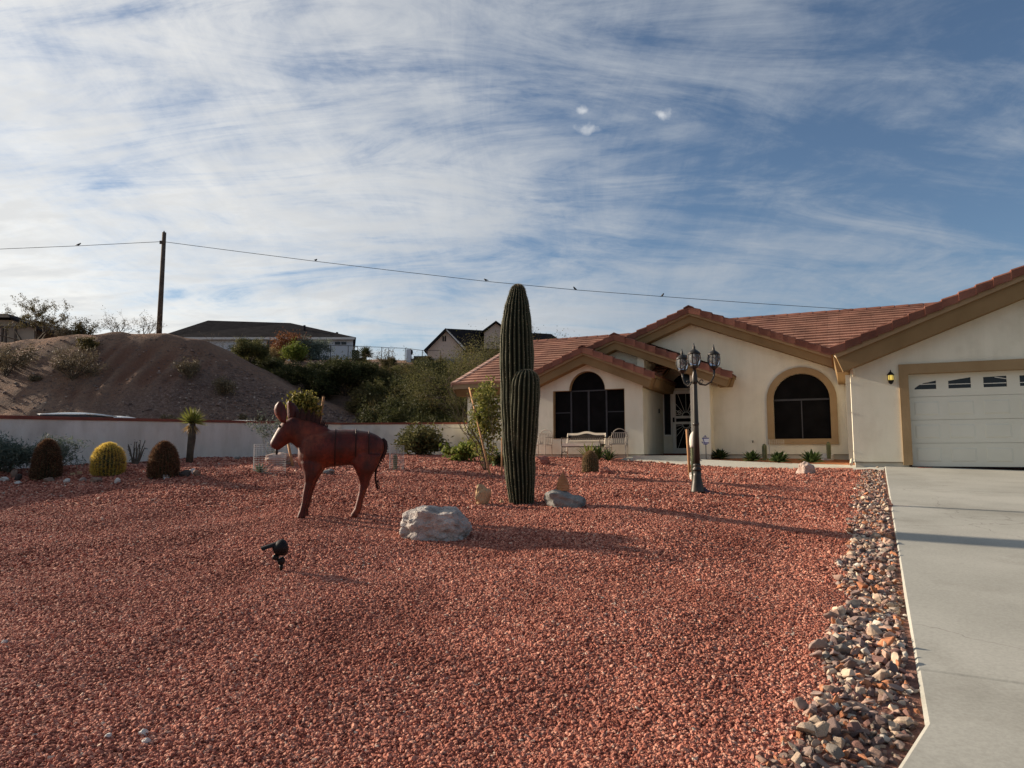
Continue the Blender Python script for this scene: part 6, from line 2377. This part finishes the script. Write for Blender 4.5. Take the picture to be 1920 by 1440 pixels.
# utility pole
pt = at(308, 436, 42.0)
pb = Vector((pt.x - 0.02, 42.0, lz(pt.x, 42.0) - 0.3))
pole = thing('utility_pole', 'tall dark wooden utility pole on the bare mound', 'pole', pb)
MB().tube([(0, 0, 0), (pt.x - pb.x, 0, pt.z - pb.z)], [0.165, 0.115], 12).build('post', 'pole_wood', pole, True)
MB().tube([(pt.x - pb.x, 0, pt.z - pb.z - 0.02), (pt.x - pb.x - 0.02, 0, pt.z - pb.z + 0.10)], [0.06, 0.03], 8).build('insulator', 'pole_wood', pole)
MB().box(-0.16, 0.16, -0.16, -0.10, pt.z - pb.z - 0.75, pt.z - pb.z - 0.55).build('bracket', 'pole_wood', pole)
wy = [(-160, 474, 41), (0, 467, 41.5), (147, 461, 41.8), (305, 453, 42.0), (450, 472, 42.0), (592, 490, 42.0), (750, 509, 42.0), (911, 527.5, 42.0), (1078, 543.5, 42), (1242, 556, 42), (1420, 569, 42), (1640, 583, 42), (1900, 594, 42)]
wire = MB().tube([at(u, v, Y) for u, v, Y in wy], 0.016, 5).build('overhead_wire', 'black', None, True)
tag(wire, 'thin dark overhead wire crossing the sky from the utility pole', 'wire')
bm_ = MB()
bm_.loft([[Vector((x, r * cos(2 * pi * k / 8) * 0.8, 0.09 + z + r * sin(2 * pi * k / 8))) for k in range(8)] for x, z, r in ((-0.20, -0.05, 0.01), (-0.10, -0.02, 0.03), (0.0, 0.0, 0.062), (0.07, 0.03, 0.055), (0.11, 0.07, 0.042), (0.15, 0.075, 0.012))])
bird_me = bm_.mesh('bird', smooth=True)
for i, (u, v, lab) in enumerate(((147, 461, 'small dark bird on the wire left of the utility pole'), (592, 490, 'small dark bird on the wire, first one right of the utility pole'),
                                 (911, 527.5, 'small dark bird on the wire just left of the saguaro top'), (1078, 543.5, 'small dark bird on the wire just right of the saguaro top'),
                                 (1242, 556, 'small dark bird on the wire above the house gable'))):
    o = obj('bird', bird_me, 'black', loc=at(u, v, 42.0) + Vector((0, 0, -0.01)))
    o.rotation_euler = (0, 0, i * 1.3)
    tag(o, lab, 'bird', 'birds on the wire')

# ------------------------------------------------------------------ trees and bushes on the mound
def hill_bush(name, label, u, Y, hpx, seed, mat, spread=0.8, stems=9, nleaf=1800, leaf=0.10, jit=0.12, levels=2, cat='shrub', wscale=1.0, bark='bark', r0=None, vbase=None, curve=0.25):
    b = on_land(u, Y)
    H = hpx * Y / FPX
    ms = bush_meshes(seed, H, spread, stems, int(nleaf * 2.2), min(leaf * 0.55, 0.06), jit, levels, r0 or H * 0.016, 3.0, curve=curve)
    nm = ('trunk', 'crown') if cat == 'tree' else ('branches', 'foliage')
    return plant(name, label, cat, b, ms, mat, bark, nm, scale=(wscale, wscale, 1.0))


hill_bush('mesquite_tree', 'dark sparse tree on the skyline at the left picture edge', 55, 40, 112, 301, 'lf_olive', 0.8, 5, 2600, 0.07, 0.06, 4, 'tree', 1.0, 'bark', 0.10)
hill_bush('shrub', 'bare twiggy bush on the skyline left of the utility pole', 215, 39, 62, 302, 'lf_dry', 0.9, 9, 260, 0.05, 0.04, 3, 'shrub', 1.05, 'bark')
hill_bush('shrub', 'bare twiggy bush on the skyline close beside the utility pole', 262, 39.5, 62, 303, 'lf_dry', 0.7, 8, 260, 0.05, 0.04, 3, 'shrub', 0.9, 'bark')
hill_bush('shrub', 'low scrub on the skyline right of the dark tree', 122, 38.5, 30, 304, 'lf_dry', 1.0, 8, 700, 0.07, 0.1, 2)
hill_bush('shrub', 'low scrub on the skyline, halfway between the dark tree and the bare bushes', 150, 38.5, 40, 305, 'lf_olive', 0.8, 8, 700, 0.07, 0.1, 2)
hill_bush('shrub', 'vase-shaped grey shrub on the bare mound face below the skyline scrub', 132, 33.6, 58, 306, 'lf_dry', 0.9, 12, 1300, 0.07, 0.10, 2)
hill_bush('shrub', 'small round olive bush near the mound top above the vase-shaped shrub', 157, 35.6, 26, 307, 'lf_olive', 0.9, 9, 1100, 0.08, 0.08, 2)
hill_bush('shrub', 'brownish bush on the mound at the left picture edge', 5, 34, 62, 308, 'lf_dry', 0.7, 9, 1300, 0.08, 0.12, 2)
hill_bush('shrub', 'thin dark shrub on the right shoulder of the mound', 352, 34.5, 36, 309, 'lf_dry', 0.6, 8, 700, 0.07, 0.08, 2)
hill_bush('shrub', 'grey bush low on the right flank of the mound', 418, 34.0, 34, 310, 'lf_dry', 1.0, 9, 900, 0.07, 0.10, 2)
hill_bush('shrub', 'tuft of green scrub low on the mound face', 122, 30.6, 12, 311, 'lf_olive', 1.2, 8, 500, 0.06, 0.05, 1)
hill_bush('shrub', 'dark low bush behind the silver car', 96, 29.0, 24, 312, 'lf_dark', 1.3, 9, 900, 0.09, 0.08, 2)
hill_bush('shrub', 'dark low bush behind the yard wall, left of the yucca', 283, 29.0, 20, 313, 'lf_dark', 1.2, 8, 600, 0.08, 0.06, 2)
hill_bush('shrub', 'thin twiggy bush on the skyline right of the utility pole', 402, 46, 62, 314, 'lf_dry', 0.5, 7, 160, 0.05, 0.05, 3)
for lab, u, Y, hpx, sd in (('small dry tuft on the mound face, upper left of the rills', 60, 33.4, 10, 321), ('small dry tuft low on the mound face, below the rills', 232, 30.4, 16, 322),
                           ('small dry tuft on the lower mound, right of the rills', 318, 31.2, 14, 323), ('small dry tuft at the foot of the mound near the yucca top', 190, 29.6, 16, 324),
                           ('small dry tuft on the mound flank above the white roof', 455, 32.6, 9, 325), ('small dry tuft on the mound flank near the thicket edge', 487, 32.8, 8, 326)):
    t = hill_bush('dry_tuft', lab, u, Y, hpx, sd, 'lf_dry', 1.2, 8, 420, 0.06, 0.05, 1)
    t['group'] = 'dry tufts on the mound'

# loose rocks on the mound
M['hill_rock'] = mat_random('hill_rock', [(0, (0.16, 0.12, 0.11)), (0.4, (0.22, 0.16, 0.14)), (0.7, (0.13, 0.10, 0.095)), (0.92, (0.38, 0.32, 0.28))], 0.9, 6, True, 20, 0.4)
hv, hf = [], []
hr = random.Random(8)
tmpl = [rock_mesh('hill_rock', 500 + i, 1, 0.3, (1, 0.8, 0.6), 6) for i in range(5)]
for i in range(6500):
    u = hr.uniform(-60, 720)
    Y = hr.uniform(28.2, 36.5)
    if u < 330 and hr.random() < 0.82:
        continue
    x = (u - 960) / FPX * Y
    s = hr.uniform(0.03, 0.085) * (1.8 if hr.random() < 0.06 else 1)
    R = Matrix.LocRotScale(Vector((x, Y, lz(x, Y) + 0.2 * s)), Matrix.Rotation(hr.uniform(0, 6.28), 3, 'Z').to_quaternion(), Vector((s, s, s)))
    me = tmpl[i % 5]
    o0 = len(hv)
    hv += [tuple(R @ v.co) for v in me.vertices]
    hf += [tuple(j + o0 for j in p.vertices) for p in me.polygons]
m = MB()
m.v, m.f = hv, hf
o = m.build('hill_stones', 'hill_rock', None, recalc=False)
o['kind'] = 'stuff'
o['label'] = 'loose stones scattered over the bare mound'

# ------------------------------------------------------------------ the thicket on the slope between the mound and the house
variants = []
for i in range(6):
    mat = ('lf_olive', 'lf_olive', 'lf_dark', 'lf_mesq', 'lf_olive', 'lf_dark')[i]
    ms = bush_meshes(400 + i, 2.4, 1.1, 13, 15000, 0.052, 0.15, 3, 0.030, 3.2)
    ms[0].materials.append(M['bark'])
    ms[1].materials.append(M[mat])
    variants.append(ms)
tr_ = random.Random(23)
spots = []
for (Y, us, sc) in ((30.5, range(722, 885, 28), 0.8), (33.0, range(715, 885, 33), 0.9), (37.5, range(690, 890, 34), 0.95), (41.0, range(470, 890, 34), 0.9), (44.0, range(455, 880, 44), 0.6), (46.5, range(440, 880, 42), 0.48), (50.5, range(440, 860, 60), 0.28)):
    for u in us:
        if u < 610:
            sc_u = 0.74
        else:
            sc_u = 1.0
        spots.append((u + tr_.uniform(-10, 10), Y + tr_.uniform(-1.2, 1.2), sc * sc_u * tr_.uniform(0.75, 1.15)))
for i, (u, Y, sc) in enumerate(spots):
    b = on_land(u, Y)
    ms = variants[tr_.randrange(6)]
    dark = Y < 34
    if dark:
        ms = variants[tr_.choice((2, 5, 1))]
    t = thing('thicket_shrub', 'olive green desert shrub in the dense thicket on the slope behind the wall', 'shrub', b, 'shrubs of the thicket on the slope', rotz=tr_.uniform(0, 6.28))
    t.scale = (sc, sc, sc * tr_.uniform(0.8, 1.1))
    for nm, me in zip(('branches', 'foliage'), ms):
        o = obj(nm, me, None, t)
hill_bush('tree', 'tall light green tree with upright twigs above the left end of the house roof', 878, 34, 205, 330, 'lf_mesq', 0.36, 5, 8000, 0.055, 0.24, 4, 'tree', 1.0)
hill_bush('tree', 'dark bushy tree in front of the pink house, close left of the saguaro top', 925, 36, 175, 331, 'lf_olive', 0.5, 6, 11000, 0.06, 0.24, 4, 'tree', 1.0)
hill_bush('shrub', 'rusty orange bush in front of the white house on the hill', 545, 54, 52, 332, 'lf_rust', 0.8, 9, 3600, 0.14, 0.18, 3)
hill_bush('shrub', 'blue-green bush right of the rusty bush on the hill', 582, 54.2, 42, 333, 'lf_bluegreen', 0.8, 9, 2600, 0.13, 0.16, 3)
hill_bush('shrub', 'bright yellow-green bush below the rusty bush on the hill', 547, 50, 40, 334, 'lf_lime', 0.7, 9, 2400, 0.12, 0.16, 3)
hill_bush('shrub', 'straw-coloured flowering bush left of the rusty bush on the hill', 512, 52, 26, 335, 'lf_straw', 1.3, 9, 2000, 0.12, 0.14, 2)
hill_bush('shrub', 'bare light twigs standing up from the thicket, under the chain-link fence', 722, 48, 42, 336, 'lf_dry', 0.35, 6, 300, 0.06, 0.08, 2)
pb_ = on_land(683, 52)
pt_ = thing('yucca', 'round dark green yucca ball before the chain-link fence', 'plant', pb_)
obj('leaves', rosette(420, (0, 0, 0.7), 0.75, 0.05, np.random.default_rng(5), -0.5, 1.5), 'lf_dark', pt_)
MB().tube([(0, 0, -0.1), (0, 0, 0.7)], 0.10, 8).build('trunk', 'bark', pt_)

# ------------------------------------------------------------------ houses on the hill
M['bg_white'] = mat_noise('pale_siding', (0.50, 0.52, 0.56), (0.56, 0.58, 0.61), 0.8, 0.8, 10, 0.1)
M['bg_roof'] = mat_noise('dark_shingles', (0.018, 0.017, 0.019), (0.030, 0.028, 0.030), 1.5, 1.0, 10, 0.5, 0.05, spec=0.02)
M['bg_trim'] = mat_noise('pale_trim', (0.55, 0.53, 0.50), (0.60, 0.58, 0.55), 2, 0.7, bstr=0)
M['bg_pink'] = mat_noise('pink_stucco', (0.50, 0.40, 0.33), (0.56, 0.45, 0.38), 1.0, 0.9, 20, 0.3)
M['bg_tan'] = mat_noise('tan_stucco', (0.34, 0.28, 0.22), (0.40, 0.33, 0.26), 1.0, 0.9, 20, 0.3)
M['bg_glass'] = mat_glass('far_window', (0.015, 0.016, 0.018), 0.2, 0.4)
# white mobile home with dark hipped roof
YH = 60.0
wh = thing('mobile_home', 'long white house with dark low roof on the hill, right of the utility pole', 'house', at(500, 685, YH))
L0, L1 = at(300, 640, YH).x, at(662, 640, YH).x
zb_, ze_ = at(500, 690, YH).z - 0.6, at(662, 634, YH).z
zr_ = at(545, 606, YH).z
rx0, rx1 = at(392, 600, YH).x, at(546, 605, YH).x
zr0 = at(392, 601, YH).z
turn = lambda x, y, z: (x * (1 + (y - YH) / YH * 1.06), y, z)
MB().box(L0, L1, YH, YH + 8, zb_, ze_, turn).build('wall', 'bg_white', wh, world=True)
MB().hexa([turn(*q) for q in [(L0 - 0.4, YH - 0.4, ze_), (L1 + 0.25, YH - 0.4, ze_), (L1 + 0.25, YH + 8.4, ze_), (L0 - 0.4, YH + 8.4, ze_),
           (rx0, YH + 3.9, zr0 + 0.75), (rx1, YH + 3.9, zr_ + 0.75), (rx1, YH + 4.1, zr_ + 0.75), (rx0, YH + 4.1, zr0 + 0.75)]]).build('roof', 'bg_roof', wh, world=True)
MB().box(L0 - 0.38, L1 + 0.22, YH - 0.43, YH - 0.36, ze_ - 0.02 - 0.16, ze_ + 0.01).build('fascia', 'bg_trim', wh, world=True)
for u0_, u1_, v0_, v1_ in ((628, 638, 641, 646), (640, 649, 641, 646), (500, 516, 639, 653), (452, 488, 636, 650), (590, 600, 645, 662)):
    p0, p1 = at(u0_, v1_, YH - 0.05), at(u1_, v0_, YH - 0.05)
    MB().box(p0.x, p1.x, YH - 0.06, YH + 0.02, p0.z, p1.z).build('window', 'bg_glass', wh, world=True)
for u_, v_ in ((571, 611), (632, 624)):
    p = at(u_, v_, YH + 1.6)
    MB().tube([(p.x, YH + 1.6, p.z - 1.2), (p.x, YH + 1.6, p.z + 0.05)], 0.10, 8).build('roof_vent', 'bg_roof', wh, world=True)
# pink house with gable
YP = 56.0
ph = thing('hill_house', 'pink stucco house with dark gable roof behind the trees, left of the saguaro', 'house', at(900, 680, YP))
p_l, p_r, p_ap = at(802, 655, YP), at(868, 655, YP), at(836, 617, YP)
zb2 = at(836, 690, YP).z - 0.6
zlo = p_l.z
MB().poly([(p_l.x, zb2), (p_r.x, zb2), (p_r.x, zlo), (p_ap.x, p_ap.z - 0.15), (p_l.x, zlo)], [], YP, YP + 0.2, lambda s, d, t: (s, d, t)).build('wall', 'bg_pink', ph, world=True)
xe = at(1075, 640, YP + 2).x
MB().box(p_r.x, xe - 0.6, YP + 1.2, YP + 9, zb2, zlo + 0.1).build('wall', 'bg_pink', ph, world=True)
r_r = at(1035, 617, YP + 3)
MB().poly([(p_l.x - 0.3, zlo - 0.12), (p_ap.x, p_ap.z + 0.02), (p_ap.x + 0.1, p_ap.z - 0.12), (p_l.x - 0.2, zlo - 0.27)], [], YP - 0.35, YP + 6, lambda s, d, t: (s, d, t)).build('roof', 'bg_roof', ph, world=True)
MB().poly([(p_ap.x, p_ap.z + 0.02), (p_r.x + 0.3, zlo - 0.02), (p_r.x + 0.2, zlo - 0.14), (p_ap.x, p_ap.z - 0.10)], [], YP - 0.35, YP - 0.2, lambda s, d, t: (s, d, t)).build('rake_board', 'bg_trim', ph, world=True)
# the long roof running right from the gable
MB().hexa([(p_r.x + 0.3, YP - 0.19, zlo - 0.02), (xe, YP + 0.6, zlo + 0.02), (xe, YP + 10, zlo + 0.02), (p_ap.x, YP + 10, zlo + 0.02),
           (p_ap.x + 0.02, YP - 0.19, p_ap.z + 0.015), (r_r.x, YP + 4.4, p_ap.z + 0.36), (r_r.x, YP + 4.6, p_ap.z + 0.36), (p_ap.x + 0.02, YP + 4.6, p_ap.z)]).build('roof', 'bg_roof', ph, world=True)
q0, q1 = at(908, 622, YP + 0.3), at(960, 606, YP + 0.3)
MB().poly([(q0.x, q0.z - 0.1), (at(930, 605, YP).x, q1.z), (at(952, 622, YP).x, q0.z - 0.1), (at(952, 640, YP).x, zlo), (q0.x, zlo)], [], YP + 0.2, YP + 4, lambda s, d, t: (s, d, t)).build('dormer', 'bg_pink', ph, world=True)
MB().poly([(q0.x - 0.3, q0.z - 0.22), (at(930, 605, YP).x, q1.z + 0.02), (at(952, 622, YP).x + 0.3, q0.z - 0.22), (at(952, 622, YP).x + 0.3, q0.z - 0.10), (at(930, 605, YP).x, q1.z + 0.14), (q0.x - 0.3, q0.z - 0.10)], [], YP - 0.1, YP + 4.2, lambda s, d, t: (s, d, t)).build('dormer_roof', 'bg_roof', ph, world=True)
for du in (-3, 1):
    p0 = at(834 + du, 640, YP)
    MB().box(p0.x - 0.05, p0.x + 0.05, YP - 0.05, YP + 0.05, p0.z, p0.z + 0.45).build('gable_vent', 'bg_roof', ph, world=True)
p0, p1 = at(890, 668, YP + 1.2), at(912, 652, YP + 1.2)
MB().box(p0.x, p1.x, YP + 1.12, YP + 1.3, p0.z, p1.z).build('window', 'bg_glass', ph, world=True)
# tan house at the left edge
YT = 48.0
th_ = thing('hill_house', 'tan house with dark sloping roof at the left edge behind the skyline tree', 'house', at(20, 640, YT))
tl0, tl1 = at(-140, 600, YT).x, at(66, 600, YT).x
tz0, tz1 = at(20, 650, YT).z - 1.0, at(20, 600, YT).z
MB().box(tl0, tl1, YT, YT + 9, tz0, tz1).build('wall', 'bg_tan', th_, world=True)
e1 = at(96, 622, YT)
MB().hexa([(tl0, YT - 0.6, at(0, 598, YT).z), (at(30, 598, YT).x, YT - 0.6, at(0, 598, YT).z), (e1.x, YT + 9, e1.z), (tl0, YT + 9, at(0, 598, YT).z),
           (tl0, YT + 0.6, at(0, 589, YT).z + 0.15), (at(2, 588, YT).x, YT + 0.6, at(0, 589, YT).z + 0.15), (at(92, 618, YT).x, YT + 9.2, e1.z + 0.25), (tl0, YT + 9.2, at(0, 589, YT).z + 0.3)]).build('roof', 'bg_roof', th_, world=True)
MB().hexa([(at(28, 600, YT).x, YT - 0.3, tz1 - 0.05), (e1.x, YT - 0.3, e1.z - 0.2), (e1.x, YT + 9, e1.z - 0.2), (at(28, 600, YT).x, YT + 9, tz1 - 0.05),
           (at(20, 597, YT).x, YT - 0.3, tz1 + 0.22), (e1.x + 0.1, YT - 0.3, e1.z), (e1.x + 0.1, YT + 9, e1.z), (at(20, 597, YT).x, YT + 9, tz1 + 0.22)]).build('roof', 'bg_roof', th_, world=True)
MB().box(tl0, tl1 - 0.3, YT - 0.5, YT - 0.4, tz1 - 0.62, tz1 - 0.5).build('porch_beam', 'pole_wood', th_, world=True)
for u_ in (5, 12, 30):
    p = at(u_, 620, YT - 0.45)
    MB().box(p.x - 0.06, p.x + 0.06, YT - 0.5, YT - 0.4, tz0, tz1 - 0.62).build('porch_post', 'pole_wood', th_, world=True)
p0, p1 = at(66, 632, YT - 0.1), at(69, 608, YT - 0.1)
MB().box(p0.x, p1.x, YT - 0.1, YT + 0.05, p0.z, p1.z).build('corner_post', 'pole_wood', th_, world=True)

# ------------------------------------------------------------------ chain-link fence, block wall and tank on the hill edge
YF = 54.0
fence = thing('chain_link_fence', 'grey chain-link fence along the hill edge between the two houses', 'fence', at(720, 680, YF))
f0 = [(598, 644), (620, 648), (653, 648), (684, 650), (716, 651), (729, 652), (760, 653), (792, 657), (826, 657)]
for u_, v_ in f0:
    p = at(u_, v_, YF)
    MB().tube([(p.x, YF, lz(p.x, YF) - 0.3), (p.x, YF, p.z)], 0.03, 6).build('post', 'mullion', fence, world=True)
MB().tube([at(u_, v_, YF) for u_, v_ in f0], 0.02, 5).build('top_rail', 'mullion', fence, world=True)
m = MB()
for i in range(len(f0) - 1):
    a_, b_ = at(*f0[i], YF), at(*f0[i + 1], YF)
    nn = max(4, int((b_.x - a_.x) / 0.22))
    for j in range(nn):
        for sg in (0, 1):
            p, q = a_ + (b_ - a_) * (j / nn), a_ + (b_ - a_) * ((j + 1) / nn)
            hh = 1.2
            st_ = 6
            for s_ in range(st_):
                z0_, z1_ = -hh * s_ / st_, -hh * (s_ + 1) / st_
                if (s_ + sg) % 2:
                    m.tube([p + Vector((0, 0, z0_)), q + Vector((0, 0, z1_))], 0.003, 3, False)
                else:
                    m.tube([q + Vector((0, 0, z0_)), p + Vector((0, 0, z1_))], 0.003, 3, False)
o = m.build('wire_mesh', 'wire', fence, recalc=False, world=True)
o['kind'] = 'stuff'
M['block'] = mat_noise('grey_block', (0.20, 0.19, 0.18), (0.26, 0.25, 0.235), 1.5, 0.95, 12, 0.4)
bwt = thing('block_wall', 'low grey block retaining wall below the pink house', 'wall', at(800, 685, 52.0))
p0, p1 = at(762, 690, 52), at(880, 672, 52)
MB().box(p0.x, p1.x, 52, 52.3, p0.z - 1.0, p1.z).build('wall_face', 'block', bwt, world=True)
MB().box(p0.x - 0.02, p0.x + 0.32, 51.9, 52.4, p0.z - 1.0, at(760, 655, 52).z).build('pillar', 'bg_white', bwt, world=True)
p = at(767, 659, 51.8)
o = MB().lathe([(0.02, -0.22), (0.2, -0.17), (0.24, 0), (0.2, 0.17), (0.02, 0.22)], 14).build('planter', 'black', None, True, loc=p + Vector((0, 0.4, 0)))
tag(o, 'black round planter on the block wall pillar below the pink house', 'planter')
p = at(776, 671.5, 51.9)
q = at(800, 671.5, 51.9)
o = MB().tube([p, q], 0.16, 10).build('pipe', 'black', None, True)
tag(o, 'dark pipe lying on the block wall below the pink house', 'pipe')
p0, p1 = at(659, 678, 54.5), at(671, 656, 54.5)
gen = thing('storage_bin', 'dark box with a handle beside the white house corner', 'bin', Vector((p0.x, 54.5, p0.z)))
MB().box(p0.x, p1.x, 54.5, 55.2, p0.z - 0.6, p1.z).build('box', 'lf_dark', gen, world=True)
MB().tube([(p0.x + 0.1, 54.8, p1.z), (p0.x + 0.1, 54.8, p1.z + 0.28), (p1.x - 0.08, 54.8, p1.z + 0.28), (p1.x - 0.08, 54.8, p1.z)], 0.035, 6).build('handle', 'mullion', gen, world=True)

# ------------------------------------------------------------------ cars beyond the wall: only their roofs show over it
def car(name, label, cat, u0, u1, vtop, Y, paint, L, hgt, van=False):
    zt = at((u0 + u1) / 2, vtop, Y).z
    cx = (at(u0, vtop, Y).x + at(u1, vtop, Y).x) / 2
    rl = at(u1, vtop, Y).x - at(u0, vtop, Y).x
    t = thing(name, label, cat, (cx, Y + 0.85, zt - hgt))
    W = 0.85
    hl = L / 2
    bodyp = [(-hl, 0.28), (-hl, 0.72), (-hl * 0.55, 0.86), (hl * 0.5, 0.86), (hl, 0.74), (hl, 0.28)]
    MB().poly(bodyp, [], -W, W, lambda s, d, t_: (s, d, t_)).build('body', paint, t)
    r2 = rl / 2
    cab = MB()
    zc = hgt - 0.07
    cab.add([(-hl * 0.62, -W * 0.95, 0.862), (hl * 0.5, -W * 0.95, 0.862), (hl * 0.5, W * 0.95, 0.862), (-hl * 0.62, W * 0.95, 0.862),
             (-r2 * 0.9, -W * 0.76, zc), (r2 * 0.85, -W * 0.76, zc), (r2 * 0.85, W * 0.76, zc), (-r2 * 0.9, W * 0.76, zc)],
            [(0, 1, 5, 4), (1, 2, 6, 5), (2, 3, 7, 6), (3, 0, 4, 7), (4, 5, 6, 7)])
    cab.build('cabin_glass', 'bg_glass', t)
    rings = []
    for i in range(9):
        q = -1 + i / 4
        rise = (1 - abs(q) ** 2.6) * 0.075
        rings.append([Vector((q * r2 * 1.02, -W * 0.80 + 1.6 * W * k / 8, zc + rise * (1 - (abs(k - 4) / 4) ** 3) - 0.004)) for k in range(9)] + [Vector((q * r2, W * 0.8 - 1.6 * W * k / 8, zc - 0.03)) for k in range(9)])
    MB().loft(rings).build('roof', paint, t, True)
    for sx in (-0.62, 0.62):
        for sy in (-1, 1):
            MB().lathe([(0.18, -0.09), (0.31, -0.08), (0.32, 0.0), (0.31, 0.08), (0.18, 0.09)], 18).build('wheel', 'black', t, True)
            w = t.children[-1]
            w.location = (sx * hl, sy * (W - 0.05), 0.32)
            w.rotation_euler = (pi / 2, 0, 0)
    return t


M['paint_silver'] = mat_noise('silver_car_paint', (0.52, 0.56, 0.60), (0.56, 0.60, 0.64), 2, 0.22, bstr=0, metallic=0.4, spec=0.6)
M['paint_white'] = mat_noise('white_car_paint', (0.74, 0.75, 0.76), (0.78, 0.79, 0.80), 2, 0.25, bstr=0, spec=0.6)
car('parked_car', 'silver car parked beyond the yard wall, only its roof showing', 'car', 63, 164, 770.5, 20.5, 'paint_silver', 4.4, 1.46)
car('parked_car', 'white car beyond the yard wall, its roof a thin line right of the silver car', 'car', 172, 222, 777.5, 22.5, 'paint_white', 4.0, 1.40)
car('parked_van', 'white flat-roofed vehicle beyond the yard wall, between the yucca and the donkey', 'van', 380, 489, 786, 24.0, 'paint_white', 4.6, 1.62)
